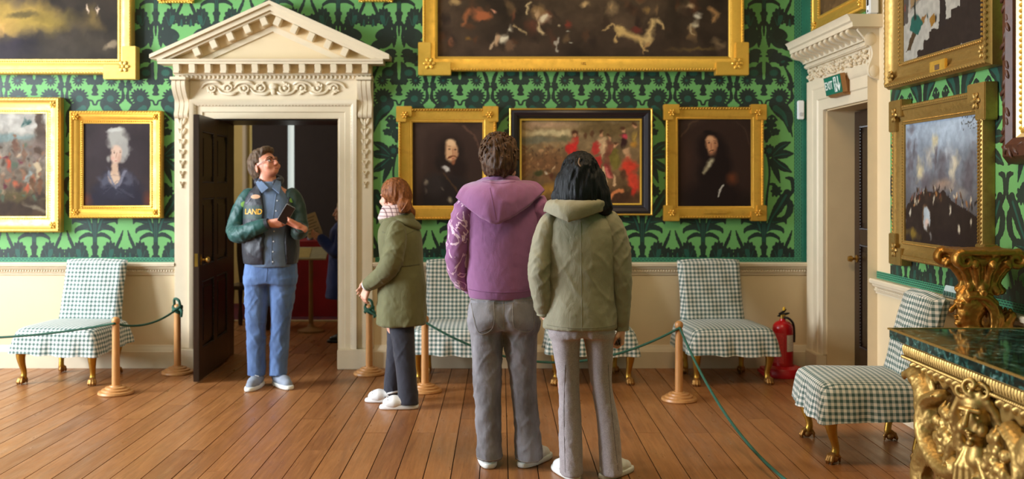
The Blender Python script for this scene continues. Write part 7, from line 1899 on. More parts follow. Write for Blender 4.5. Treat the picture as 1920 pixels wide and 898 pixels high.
# ============ woman in the stone-green jacket
def woman_jacket():
    head = xf(HEAD, Matrix.Translation((-0.005, 0.03, 1.475)) @ Matrix.Rotation(PI+0.1, 4, 'Z') @ Matrix.Scale(0.95, 4))
    hr = hand_vf((0.213, 0.012, 0.775), (0.03, 0.10, -1), (-0.9, 0.1, 0), 0.75, -1, thumb=0.9, scale=0.92)
    hl = hand_vf((-0.188, -0.005, 0.85), (0.45, 0.25, -0.8), (0.5, -0.2, 0.2), 0.5, 1, scale=0.9)
    core = body_core(0.84, (0.0, 0.0, 1.29), [[(-0.155, 0, 1.30), (-0.205, -0.04, 1.07), (-0.19, -0.01, 0.87)], [(0.15, 0, 1.31), (0.205, 0.0, 1.08), (0.213, 0.01, 0.80)]], [[(-0.062, 0, 0.48), (-0.05, 0.0, 0.09)], [(0.106, 0, 0.48), (0.155, 0.0, 0.09)]], (-0.004, 0.03, 1.50))
    P = person('woman in a stone-green jacket and grey flared trousers seen from behind', (0.417, 5.165, 0), SK2, [head, hr, hl, core])
    T_ = cloth('heather_grey_jersey', (150, 140, 142), 0.06, 40, 900, 0.9, 0.22, 0.25, (1, 1, 1), None, 0.30)
    s = SDF((-0.22, -0.2, 0.005), (0.26, 0.2, 0.90), 0.0085)
    s.zloft([(0.735, 0.005, -0.005, 0.168, 0.13), (0.80, 0.003, -0.01, 0.168, 0.135), (0.88, 0.0, 0.0, 0.15, 0.12)], 0.02, 2.2)
    s.zloft([(0.022, -0.048, 0.0, 0.062, 0.105), (0.12, -0.050, 0.0, 0.061, 0.088), (0.30, -0.054, 0.0, 0.060, 0.068), (0.48, -0.061, -0.004, 0.056, 0.066), (0.62, -0.072, -0.004, 0.067, 0.082), (0.76, -0.081, -0.004, 0.082, 0.112)], 0.02, 2.1)
    s.zloft([(0.026, 0.157, 0.0, 0.060, 0.105), (0.12, 0.152, 0.0, 0.058, 0.088), (0.30, 0.139, 0.0, 0.058, 0.068), (0.48, 0.107, -0.004, 0.056, 0.066), (0.62, 0.100, -0.004, 0.067, 0.082), (0.76, 0.094, -0.004, 0.080, 0.112)], 0.02, 2.1)
    s.cap((0.008, -0.16, 0.82), (0.008, -0.13, 0.73), 0.008, 0.014, 0.03, 's')
    o = s.build('trousers', T_, P, folds(0.0055, (10, 10, 17), 7, 0.0015, 60))
    bv = bvh_of(o); SE = plain('trouser_seam', (100, 92, 96), 0.9)
    seam('leg_seam', bv, [(-0.085, -0.5, 0.60), (-0.09, -0.5, 0.35), (-0.085, -0.5, 0.05)], (0, 1, 0), SE, o, 0.0014)
    seam('leg_seam', bv, [(0.135, -0.5, 0.60), (0.155, -0.5, 0.35), (0.185, -0.5, 0.06)], (0, 1, 0), SE, o, 0.0014)
    J = cloth('stone_green_cotton', (138, 132, 108), 0.06, 10, 600, 0.75, 0.35, 0.12)
    s = SDF((-0.26, -0.22, 0.76), (0.25, 0.2, 1.46), 0.008)
    s.zloft([(0.776, -0.006, 0.0, 0.195, 0.165), (0.86, -0.004, 0.0, 0.188, 0.160), (0.98, -0.002, 0.0, 0.180, 0.148), (1.12, 0.0, 0.0, 0.186, 0.142), (1.24, -0.004, 0.0, 0.196, 0.132), (1.32, -0.008, 0.0, 0.188, 0.110), (1.37, -0.01, 0.01, 0.14, 0.09), (1.42, -0.01, 0.02, 0.085, 0.075)], 0.02, 2.0, wave=lambda th, z: 0.018*np.sin(7*th+4*z)*np.clip((1.15-z)/0.35, 0, 1))
    o = s.build('jacket', J, P, folds(0.008, (8, 8, 9), 41, 0.002, 45))
    bvj = bvh_of(o); JS = cloth('jacket_seam', (112, 106, 84), 0.05)
    seam('back_seam', bvj, [(-0.01, -0.5, 1.33), (-0.008, -0.5, 1.1), (-0.006, -0.5, 0.79)], (0, 1, 0), JS, o, 0.0016)
    seam('hem_seam', bvj, [(-0.18, -0.5, 0.802), (0.0, -0.5, 0.797), (0.17, -0.5, 0.802)], (0, 1, 0), JS, o, 0.0016)
    for sg, arm in ((-1, [(-0.160, -0.005, 1.325), (-0.198, -0.022, 1.20), (-0.215, -0.045, 1.07), (-0.205, -0.035, 0.96), (-0.190, -0.015, 0.865)]), (1, [(0.150, 0.0, 1.335), (0.188, -0.004, 1.21), (0.205, -0.008, 1.08), (0.212, 0.0, 0.93), (0.213, 0.008, 0.785)])):
        s = SDF((-0.31, -0.11, 0.75), (0.31, 0.2, 1.43), 0.008)
        s.path(cat(arm, 3), [0.055, 0.057, 0.058, 0.058, 0.057, 0.056, 0.054, 0.052, 0.050, 0.047, 0.044, 0.040, 0.036], 0.03, sc=(0.92, 1.15, 1))
        sl = s.build('sleeve', J, o, folds(0.008, (11, 11, 22), 51+sg, 0.002, 60))
        e = arm[-1]; MB().tube([(e[0], e[1], e[2]+0.03), (e[0], e[1]+0.002, e[2]-0.02)], [0.040, 0.039], 18, flat=1.15).build('cuff', J, sl, sm=True)
    hd = hood_mesh('hood', (-0.012, 0.020, 1.450, 0.092, 0.084), (-0.180, -0.02, 1.385), (-0.060, -0.135, 1.335), (0.125, -0.03, 1.405), 0.052, J, o, 9)
    s = SDF((-0.15, -0.10, 1.38), (0.13, 0.15, 1.50), 0.0075)
    ring = [(-0.012+0.090*math.cos(a), 0.022+0.080*math.sin(a), 1.432-0.014*math.sin(a)) for a in np.linspace(0, 2*PI, 21)]; s.path(ring, 0.018, 0.02); s.build('collar', J, hd)
    HM = hairmat('black_hair', (10, 9, 12), (26, 26, 34), 0.42)
    s = SDF((-0.17, -0.15, 1.36), (0.17, 0.17, 1.71), 0.0058)
    s.ell((-0.002, 0.012, 1.588), (0.094, 0.108, 0.102), 0.02); s.ell((-0.006, -0.02, 1.52), (0.108, 0.095, 0.115), 0.03); s.ell((-0.012, -0.035, 1.455), (0.112, 0.082, 0.085), 0.03)
    s.path([(0.075, 0.0, 1.55), (0.098, -0.02, 1.46), (0.118, -0.03, 1.40), (0.132, -0.02, 1.368)], [0.05, 0.045, 0.035, 0.012], 0.03); s.path([(-0.085, -0.01, 1.53), (-0.108, -0.02, 1.45), (-0.118, -0.03, 1.405)], [0.045, 0.035, 0.012], 0.03)
    s.ell((0, 0.13, 1.54), (0.07, 0.07, 0.12), 0.02, 's')
    hr_ = s.build('hair', HM, P, lambda V: 0.007*(1-np.abs(vnoise(V+np.stack([0.02*np.sin(V[:, 2]*18), 0*V[:, 0], 0*V[:, 0]], 1), (48, 48, 5), 5))*2)+0.003*vnoise(V, (110, 110, 8), 8))
    b = MB(); r = random.Random(12)
    for i in range(110):
        a = r.uniform(-PI*0.98, -0.02); z0 = r.uniform(1.50, 1.66); q = Vector((math.cos(a), math.sin(a), 0)); rad = 0.098*math.sqrt(max(0.05, 1-((z0-1.585)/0.11)**2)) if z0 > 1.585 else 0.104
        p = Vector((-0.004, 0.0, z0))+q*rad; L = r.uniform(0.08, 0.15)
        b.tube([p, p+Vector((q.x*0.012, q.y*0.010, -L*0.5)), p+Vector((q.x*0.018+r.uniform(-0.012, 0.012), q.y*0.012, -L))], [0.003, 0.0035, 0.0008], 5)
    b.build('loose_strands', HM, hr_, sm=True)
    MB().tube(cat([(-0.012, -0.088, 1.655), (-0.018, -0.097, 1.63), (-0.008, -0.104, 1.612)], 4), [0.004]*8+[0.003], 8).build('hair_clip', plain('tortoise_clip', (120, 92, 70), 0.3), hr_, sm=True)
    shoe(P, -0.066, 0.045, PI+0.40, WSH, WSO, 'striped', 0.93); shoe(P, 0.185, 0.04, PI-0.75, WSH, WSO, 'striped', 0.93)
    # glasses case in her right hand
    return P
woman_jacket()
K = tag(empty('sunglasses', (0.417+0.190, 5.165+0.005, 0.688)), 'small dark folded glasses in the right hand of the woman in the stone-green jacket', 'sunglasses')
b = MB()
for q in (-1, 1): b.ball((0.0, q*0.030, 0.02), (0.004, 0.026, 0.019), 12, 8)
b.build('lenses', plain('smoked_lens', (34, 22, 24), 0.12), K, sm=True)
MB().tube(cat([(0.004, -0.056, 0.03), (0.002, 0.0, 0.033), (0.004, 0.056, 0.03)], 4), 0.003, 6).build('bridge', M_BLK, K, sm=True)
b = MB()
for q in (-1, 1): b.tube(cat([(0.006, q*0.056, 0.028), (0.010, q*0.01, 0.014), (0.010, -q*0.05, 0.006)], 4), 0.003, 6)
b.build('temples', M_BLK, K, sm=True)

# ============ woman in the olive coat, turned to the left
def woman_coat():
    yaw = -PI/2-0.45     # canonical face -y -> turned toward -x and a little away
    head = xf(HEAD, Matrix.Translation((-0.045, 0.02, 1.375)) @ Matrix.Rotation(-PI/2-0.95, 4, 'Z') @ Matrix.Rotation(-0.05, 4, 'X') @ Matrix.Scale(0.96, 4))
    hl = hand_vf((-0.205, -0.075, 0.815), (-0.35, 0.25, -0.85), (0.6, 0.5, 0.2), 0.4, -1, scale=0.92)
    hr = hand_vf((-0.20, 0.12, 0.83), (-0.6, 0.1, -0.5), (0.2, -0.8, 0), 0.4, 1, scale=0.9)
    core = body_core(0.78, (0.0, 0.0, 1.18), [[(-0.01, -0.14, 1.19), (-0.045, -0.17, 0.97), (-0.19, -0.085, 0.835)], [(0.0, 0.14, 1.19), (-0.03, 0.17, 0.97), (-0.17, 0.11, 0.85)]], [[(-0.02, 0.06, 0.42), (-0.055, 0.07, 0.10)], [(0.045, -0.05, 0.42), (0.085, -0.06, 0.10)]], (-0.035, 0.015, 1.40))
    P = person('woman with auburn hair bun in an olive coat and white clogs', (-0.704, 6.915, 0), SK2, [head, hl, hr, core])
    N = cloth('navy_trousers', (36, 36, 50), 0.12, 16, 800, 0.8, 0.3, 0.2)
    s = SDF((-0.18, -0.2, 0.0), (0.22, 0.22, 0.82), 0.0085)
    s.zloft([(0.03, 0.078, -0.15, 0.074, 0.066), (0.14, 0.072, -0.14, 0.069, 0.064), (0.40, 0.045, -0.105, 0.076, 0.072), (0.60, 0.02, -0.07, 0.095, 0.085), (0.80, 0.01, -0.02, 0.13, 0.12)], 0.03, 2.1)
    s.zloft([(0.03, -0.058, 0.075, 0.062, 0.064), (0.14, -0.052, 0.072, 0.060, 0.062), (0.40, -0.022, 0.065, 0.070, 0.072), (0.60, -0.01, 0.06, 0.090, 0.085), (0.80, 0.0, 0.03, 0.13, 0.12)], 0.03, 2.1)
    s.build('trousers', N, P, folds(0.006, (10, 10, 14), 71, 0.0015, 60))
    O = cloth('olive_cotton', (102, 100, 64), 0.08, 10, 600, 0.8, 0.35, 0.15)
    s = SDF((-0.25, -0.25, 0.54), (0.25, 0.25, 1.36), 0.0085)
    s.zloft([(0.553, 0.020, 0.0, 0.172, 0.190), (0.70, 0.020, 0.0, 0.168, 0.185), (0.85, 0.024, 0.0, 0.162, 0.180), (0.965, 0.022, 0.0, 0.150, 0.168), (1.08, 0.012, 0.0, 0.155, 0.180), (1.19, 0.004, 0.0, 0.150, 0.185), (1.26, -0.006, 0.0, 0.115, 0.150), (1.31, -0.012, 0.005, 0.085, 0.10), (1.345, -0.02, 0.01, 0.065, 0.075)], 0.02, 2.25, wave=lambda th, z: 0.022*np.sin(6*th+3*z)*np.clip((0.93-z)/0.3, 0, 1))
    o = s.build('coat', O, P, folds(0.008, (8, 8, 9), 81, 0.002, 45))
    bv = bvh_of(o); SE = cloth('olive_seam', (78, 76, 46), 0.05)
    seam('waist_tie', bv, [(-0.10, -0.6, 0.972), (0.02, -0.6, 0.965), (0.15, -0.6, 0.975)], (0, 1, 0), SE, o, 0.004)
    seam('yoke_seam', bv, [(-0.10, -0.6, 1.20), (0.02, -0.6, 1.17), (0.13, -0.6, 1.21)], (0, 1, 0), SE, o, 0.002)
    for arm, sd in (([(0.0, -0.145, 1.205), (-0.005, -0.188, 1.10), (-0.035, -0.195, 0.985), (-0.10, -0.155, 0.905), (-0.185, -0.095, 0.845)], 1), ([(0.0, 0.145, 1.20), (-0.005, 0.185, 1.10), (-0.04, 0.185, 0.985), (-0.10, 0.15, 0.91), (-0.17, 0.115, 0.86)], 2)):
        s = SDF((-0.26, -0.29, 0.78), (0.12, 0.29, 1.30), 0.0085); s.path(cat(arm, 3), [0.066, 0.066, 0.065, 0.064, 0.063, 0.062, 0.062, 0.060, 0.058, 0.055, 0.052, 0.049, 0.046], 0.03)
        sl = s.build('sleeve', O, o, folds(0.008, (12, 12, 18), 90+sd, 0.002, 60))
        e = Vector(arm[-1]); dd = (Vector(arm[-1])-Vector(arm[-2])).normalized()
        MB().tube([e-dd*0.015, e+dd*0.035], [0.047, 0.046], 18).build('cuff', O, sl, sm=True)
        MB().tube([e+dd*0.03, e+dd*0.050], [0.040, 0.038], 18).build('shirt_cuff', plain('white_shirt', (226, 222, 226), 0.8), sl, sm=True)
    # flat hood / collar of the coat and checked scarf
    s = SDF((-0.16, -0.19, 1.18), (0.20, 0.19, 1.36), 0.008); s.ell((0.06, -0.02, 1.255), (0.105, 0.135, 0.045), 0.02, rot=(0, 0.35, 0))
    ring = [(-0.015+0.10*math.cos(a), 0.01+0.105*math.sin(a), 1.285+0.018*math.cos(a)) for a in np.linspace(0, 2*PI, 19)]; s.path(ring, 0.024, 0.02); s.build('collar', O, o, folds(0.005, 9, 95))
    def tartan():
        t = NT('pink_checked_scarf'); v = t.objc(); s_ = t.new('ShaderNodeSeparateXYZ'); t.link(v, s_.inputs[0])
        def st(o_, per, w_): return t.math('LESS_THAN', t.math('FRACT', t.math('ADD', t.math('MULTIPLY', o_, 1/per), 50.0)), w_)
        d = t.math('ADD', s_.outputs[0], t.math('MULTIPLY', s_.outputs[1], 0.6)); c = t.mix(t.math('MULTIPLY', st(d, 0.034, 0.22), 0.75), lin4((206, 182, 180)), lin4((96, 52, 58))); c = t.mix(t.math('MULTIPLY', st(s_.outputs[2], 0.026, 0.25), 0.7), c, lin4((88, 60, 66)))
        t.base(c); t.set(Roughness=0.9); return t.m
    s = SDF((-0.17, -0.15, 1.26), (0.15, 0.17, 1.42), 0.0075)
    for zz, rr, ph in ((1.300, 0.098, 0), (1.332, 0.084, 1), (1.358, 0.070, 2)):
        ring = [(-0.022+rr*math.cos(a), 0.012+rr*math.sin(a), zz+0.012*math.cos(a)+0.006*math.sin(2*a+ph)) for a in np.linspace(0, 2*PI, 21)]; s.path(ring, 0.026, 0.015)
    s.build('scarf', tartan(), P, folds(0.004, 14, 97))
    HM = hairmat('auburn_hair', (126, 74, 42), (196, 128, 78), 0.38)
    s = SDF((-0.18, -0.17, 1.28), (0.14, 0.17, 1.60), 0.0058)
    s.ell((-0.022, 0.004, 1.470), (0.098, 0.092, 0.098), 0.02); s.ell((0.02, -0.005, 1.43), (0.070, 0.078, 0.075), 0.03)
    s.ell((-0.105, 0.100, 1.425), (0.07, 0.085, 0.090), 0.01, 's')
    s.ell((0.045, -0.075, 1.380), (0.050, 0.042, 0.045), 0.008); s.ell((0.050, -0.055, 1.345), (0.034, 0.034, 0.030), 0.008); s.path([(0.07, -0.02, 1.36), (0.095, -0.01, 1.325), (0.10, 0.0, 1.30)], [0.026, 0.020, 0.008], 0.01)
    hr_ = s.build('hair', HM, P, lambda V: 0.006*(1-np.abs(vnoise(V, (40, 40, 12), 5))*2)+0.003*vnoise(V, (90, 90, 24), 8))
    b = MB()
    for k in range(5): b.tube([(0.048+0.042*math.cos(a+k)*(1-0.1*k), -0.082-0.004*k+0.030*math.sin(a+k), 1.374+0.040*math.sin(a*1.0+k*1.3)) for a in np.linspace(0, 2*PI, 14, endpoint=False)], 0.008, 6, closed=True)
    b.build('bun', HM, hr_, sm=True)
    CW = plain('white_clog_foam', (238, 238, 240), 0.5, var=0.02)
    shoe(P, 0.030, -0.155, -PI/2+0.06, CW, CW, 'clog', 0.92); shoe(P, -0.10, 0.055, -PI/2-0.02, CW, CW, 'clog', 0.9)
    return P
woman_coat()

# ============ man with the phone in the doorway
def man_phone():
    # facing the camera, turned to the right of the picture, head tipped back
    Mh = Matrix.Translation((-0.030, 0.01, 1.605)) @ Matrix.Rotation(0.95, 4, 'Z') @ Matrix.Rotation(-0.42, 4, 'X') @ Matrix.Translation((0, 0, 0.0)) @ Matrix.Scale(1.04, 4)
    head = xf(HEAD, Mh)
    # both hands meet at the phone
    hl = hand_vf((0.045, -0.215, 1.235), (0.80, -0.12, 0.10), (0.15, 0.75, 0.55), 0.55, -1, thumb=0.7)      # his right hand (picture left)
    hr = hand_vf((0.245, -0.195, 1.215), (-0.60, -0.25, 0.35), (-0.3, 0.3, 0.9), 0.45, 1, thumb=0.6)
    core = body_core(0.92, (0.0, 0.0, 1.42), [[(-0.165, 0, 1.43), (-0.245, -0.04, 1.18), (0.03, -0.21, 1.232)], [(0.155, 0, 1.43), (0.222, -0.03, 1.19), (0.245, -0.19, 1.21)]], [[(-0.105, 0, 0.5), (-0.105, 0.0, 0.10)], [(0.075, 0, 0.5), (0.07, 0.02, 0.10)]], (-0.022, 0.02, 1.62))
    P = person('man in glasses with a green and navy jacket looking up in the doorway', (-1.729, 7.507, 0), SK3, [head, hl, hr, core])
    J = cloth('blue_denim', (72, 100, 150), 0.15, 8, 900, 0.8, 0.35, 0.1, (1, 1, 0.4), (96, 126, 176))
    s = SDF((-0.24, -0.2, 0.06), (0.24, 0.2, 0.99), 0.009)
    s.zloft([(0.78, -0.005, 0.0, 0.195, 0.135), (0.86, -0.005, 0.0, 0.198, 0.140), (0.97, 0.0, 0.0, 0.185, 0.13)], 0.03, 2.3)
    s.zloft([(0.085, -0.110, 0.0, 0.066, 0.078), (0.25, -0.112, 0.0, 0.068, 0.076), (0.50, -0.108, -0.005, 0.076, 0.084), (0.68, -0.102, 0.0, 0.092, 0.105), (0.82, -0.098, 0.0, 0.100, 0.125)], 0.03, 2.2)
    s.zloft([(0.085, 0.052, 0.01, 0.062, 0.076), (0.25, 0.062, 0.01, 0.066, 0.076), (0.50, 0.074, 0.0, 0.074, 0.084), (0.68, 0.084, 0.0, 0.092, 0.105), (0.82, 0.090, 0.0, 0.100, 0.125)], 0.03, 2.2)
    o = s.build('jeans', J, P, folds(0.008, (9, 9, 15), 104, 0.002, 60)); bv = bvh_of(o)
    seam('fly_seam', bv, [(0.0, -0.5, 0.97), (0.005, -0.5, 0.88), (-0.005, -0.5, 0.80)], (0, 1, 0), plain('denim_seam_blue', (56, 76, 116), 0.8), o, 0.002)
    SHM = cloth('blue_chambray', (96, 116, 146), 0.08, 20, 900, 0.85, 0.25, 0.15)
    s = SDF((-0.2, -0.2, 0.90), (0.2, 0.2, 1.60), 0.009)
    s.zloft([(0.905, 0.01, 0.0, 0.172, 0.150), (1.05, 0.01, -0.006, 0.175, 0.160), (1.25, 0.01, -0.004, 0.18, 0.150), (1.40, 0.01, 0.0, 0.16, 0.118), (1.50, 0.0, 0.0, 0.085, 0.085), (1.545, -0.008, 0.0, 0.068, 0.072)], 0.02, 2.3)
    sh = s.build('shirt', SHM, P, folds(0.005, (9, 9, 8), 111)); bv = bvh_of(sh)
    b = MB()
    for k in range(7): p = stick(bv, [(0.072-0.004*k, -0.6, 1.40-0.075*k)], (0, 1, 0), 0.001)[0]; b.ball(p, (0.006, 0.003, 0.006), 8, 4)
    b.build('buttons', plain('shirt_button', (206, 210, 218), 0.4), sh, sm=True)
    seam('placket', bv, [(0.060, -0.6, 1.45), (0.045, -0.6, 1.2), (0.040, -0.6, 0.93)], (0, 1, 0), SHM, sh, 0.003)
    for sg in (-1, 1):
        V = [(-0.018+sg*0.062, 0.035, 1.572), (-0.014+sg*0.064, -0.035, 1.562), (0.006+sg*0.040, -0.085, 1.532), (0.022+sg*0.012, -0.108, 1.492), (0.024+sg*0.062, -0.118, 1.452), (0.004+sg*0.088, -0.082, 1.512), (-0.012+sg*0.092, -0.03, 1.540), (-0.016+sg*0.088, 0.035, 1.548)]
        n_ = len(V); V2 = [(x+sg*0.003, y-0.004, z+0.004) for x, y, z in V]
        F = [(0, 1, 6, 7), (1, 2, 5, 6), (2, 3, 4, 5)]
        MB().add(V+V2, [tuple(q[::-1]) for q in F]+[tuple(i+n_ for i in q) for q in F]+[(i, (i+1) % n_, n_+(i+1) % n_, n_+i) for i in range(n_)]).build('collar', SHM, sh, sm=True, angle=1.0)
    # necklace pendant
    DN = cloth('navy_nylon', (26, 28, 40), 0.15, 12, 700, 0.5, 0.3, 0.1); GR = cloth('bottle_green_nylon', (14, 74, 70), 0.15, 12, 700, 0.5, 0.35, 0.1); DG = cloth('dark_green_panel', (16, 46, 38), 0.15, 12, 700, 0.55, 0.3, 0.1)
    s = SDF((-0.28, -0.24, 0.91), (0.28, 0.2, 1.58), 0.0085)
    s.zloft([(0.925, 0.0, 0.0, 0.200, 0.160), (0.97, 0.0, 0.0, 0.208, 0.172), (1.05, 0.0, 0.0, 0.214, 0.182), (1.22, 0.0, 0.0, 0.208, 0.176), (1.36, 0.0, 0.0, 0.205, 0.150), (1.45, -0.005, 0.0, 0.168, 0.120), (1.51, -0.012, 0.005, 0.105, 0.095), (1.56, -0.018, 0.01, 0.084, 0.086)], 0.02, 2.35)
    # open front
    def gap(X, Y, Z):
        c = 0.058-0.02*(Z-1.2); hw = 0.075+0.03*np.clip((Z-1.35)/0.15, 0, 1); return np.maximum(np.abs(X-c)-hw, Y-0.02)
    s.op((-0.1, -0.3, 0.90), (0.22, 0.03, 1.62), gap, 0.012, 's')
    jk = s.build('jacket', DN, P, folds(0.008, (9, 9, 10), 121, 0.002, 50)); bv = bvh_of(jk)
    patch('chest_panel', bv, [(-0.19, -0.6, 1.265), (-0.030, -0.6, 1.265), (-0.030, -0.6, 1.365), (-0.19, -0.6, 1.365)], (0, 1, 0), DG, jk, 0.002, 12, 8)
    patch('chest_panel', bv, [(0.135, -0.6, 1.275), (0.19, -0.6, 1.275), (0.188, -0.6, 1.375), (0.138, -0.6, 1.375)], (0, 1, 0), DG, jk, 0.002, 8, 8)
    seam('piping', bv, [(-0.165, -0.6, 1.382), (-0.145, -0.6, 1.388), (-0.125, -0.6, 1.42), (-0.11, -0.6, 1.45)], (0, 1, 0), plain('grey_piping', (120, 118, 140), 0.6), jk, 0.004)
    tm = text_mesh('LAND', 0.062, 0.0, 0.0012)
    bm = bmesh.new(); bm.from_mesh(tm); bmesh.ops.triangulate(bm, faces=bm.faces); bmesh.ops.subdivide_edges(bm, edges=[e for e in bm.edges if e.calc_length() > 0.015], cuts=2); bm.to_mesh(tm); bm.free()
    cs = [(-0.098+v.co.x*0.86, -0.6, 1.318+v.co.y*0.9) for v in tm.vertices]
    pj = stick(bv, cs, (0, 1, 0), 0.0048)
    for v, p in zip(tm.vertices, pj): v.co = p
    obj('lettering', tm, plain('yellow_lettering', (214, 158, 24), 0.5), jk)
    disc_patch('badge', bv, (-0.088, -0.6, 1.430), 0.038, 0.016, (0, 1, 0), plain('tan_badge', (196, 150, 116), 0.6), jk, 0.004); disc_patch('badge', bv, (0.176, -0.6, 1.405), 0.018, 0.020, (0, 1, 0), plain('lime_badge', (120, 170, 70), 0.6), jk, 0.004)
    for sg, arm in ((-1, [(-0.165, 0.0, 1.435), (-0.222, -0.010, 1.32), (-0.256, -0.045, 1.185), (-0.205, -0.135, 1.150), (-0.085, -0.200, 1.195), (0.005, -0.218, 1.225)]), (1, [(0.155, 0.0, 1.435), (0.200, -0.010, 1.33), (0.226, -0.045, 1.205), (0.238, -0.115, 1.170), (0.250, -0.165, 1.190)])):
        s = SDF((-0.38, -0.30, 1.06), (0.38, 0.10, 1.54), 0.0085); m = len(cat(arm, 3))
        s.path(cat(arm, 3), [0.062-0.018*(k/(m-1))**1.3 for k in range(m)], 0.03)
        sl = s.build('sleeve', GR if sg < 0 else DG, jk, folds(0.010, (11, 11, 14), 130+sg, 0.002, 60))
        e = Vector(arm[-1]); dd = (Vector(arm[-1])-Vector(arm[-2])).normalized(); MB().tube([e-dd*0.02, e+dd*0.035], [0.046, 0.040], 16).build('cuff', DN, sl, sm=True)
        if sg < 0:
            b2 = bvh_of(sl); disc_patch('sleeve_badge', b2, (-0.228, -0.6, 1.372), 0.034, 0.024, (0.1, 1, 0), plain('lime_badge', (120, 170, 70), 0.6), sl, 0.003)
    s = SDF((-0.14, -0.10, 1.50), (0.10, 0.12, 1.60), 0.008); ring = [(-0.018+0.090*math.cos(a), 0.012+0.086*math.sin(a), 1.548+0.022*math.sin(a)) for a in np.linspace(-0.9, PI+0.5, 17)]; s.path(ring, 0.020, 0.012, sc=(1, 1, 1.3)); s.build('collar', DN, jk)
    HM = hairmat('greying_brown_hair', (92, 72, 56), (140, 116, 94), 0.5)
    s = SDF((-0.12, -0.14, -0.06), (0.12, 0.15, 0.22), 0.0056)
    s.ell((0, 0.032, 0.100), (0.088, 0.098, 0.090), 0.02); s.ell((0, 0.05, 0.045), (0.082, 0.070, 0.080), 0.03); s.ell((0, -0.02, 0.152), (0.074, 0.075, 0.035), 0.02)
    s.ell((0, -0.115, 0.06), (0.09, 0.075, 0.085), 0.012, 's')
    for q in (-1, 1): s.ell((q*0.085, -0.012, 0.035), (0.03, 0.035, 0.042), 0.008, 's')
    V, F = s.mesh(); V = relaxed(V, F); V = V+normals(V, F)*(0.009*(1-np.abs(fbm(V, (30, 30, 16), 5, 2))*1.6)+0.004*vnoise(V, (80, 80, 30), 8))[:, None]
    V, F = xf((V, F), Mh); me = mesh_np('hair', V, F); smooth(me); obj('hair', me, HM, P)
    # spectacles, eyes, eyebrows
    g = MB()
    for q in (-1, 1):
        g.tube([(q*0.032+0.023*math.cos(a), -0.112+0.010*abs(math.cos(a))*(1 if q*math.cos(a) > 0 else 0), 0.054+0.017*math.sin(a)) for a in np.linspace(0, 2*PI, 18, endpoint=False)], 0.0021, 6, closed=True)
        g.tube([(q*0.055, -0.104, 0.060), (q*0.072, -0.07, 0.060), (q*0.083, 0.012, 0.056)], 0.0020, 6)
    g.tube([(-0.010, -0.114, 0.058), (0, -0.118, 0.060), (0.010, -0.114, 0.058)], 0.0020, 6)
    g.xform(Mh).build('spectacles', plain('dark_spectacle_rim', (30, 26, 28), 0.3), P, sm=True)
    e = MB()
    for q in (-1, 1): e.ball((q*0.031, -0.089, 0.056), (0.0125, 0.0105, 0.0085), 10, 7)
    ey = e.xform(Mh).build('eyes', plain('eye_white', (214, 206, 198), 0.2), P, sm=True)
    e = MB()
    for q in (-1, 1): e.ball((q*0.031+0.002, -0.0985, 0.058), (0.0055, 0.0025, 0.0055), 10, 6)
    e.xform(Mh).build('irises', plain('iris_brown', (52, 36, 28), 0.2), ey, sm=True)
    e = MB()
    for q in (-1, 1): e.tube(cat([(q*0.012, -0.108, 0.078), (q*0.032, -0.105, 0.084), (q*0.052, -0.088, 0.078)], 3), 0.0042, 6)
    e.xform(Mh).build('eyebrows', HM, P, sm=True)
    MB().ball((0, -0.1035, -0.007), (0.019, 0.007, 0.006), 10, 6).xform(Mh).build('lips', plain('lip_pink', (176, 98, 88), 0.5), P, sm=True)
    G = plain('grey_blue_suede', (136, 144, 160), 0.7, var=0.1)
    shoe(P, -0.105, -0.06, -0.10, G, WSO, 'laced', 1.03); shoe(P, 0.085, -0.02, 0.62, G, WSO, 'laced', 1.03)
    return P
man_phone()
PH = tag(empty('phone', (-1.729+0.170, 7.507-0.255, 1.305)), 'dark phone in a light case held by the man in the doorway', 'phone')
PH.rotation_euler = (0.35, 0.5, 0.3)
MB().box((-0.037, -0.006, -0.075), (0.037, 0.004, 0.075)).build('case', plain('pale_phone_case', (206, 206, 210), 0.4), PH, bevel=0.005)
MB().box((-0.034, -0.0075, -0.071), (0.034, -0.0055, 0.071)).build('screen', plain('phone_glass', (24, 22, 26), 0.1), PH)

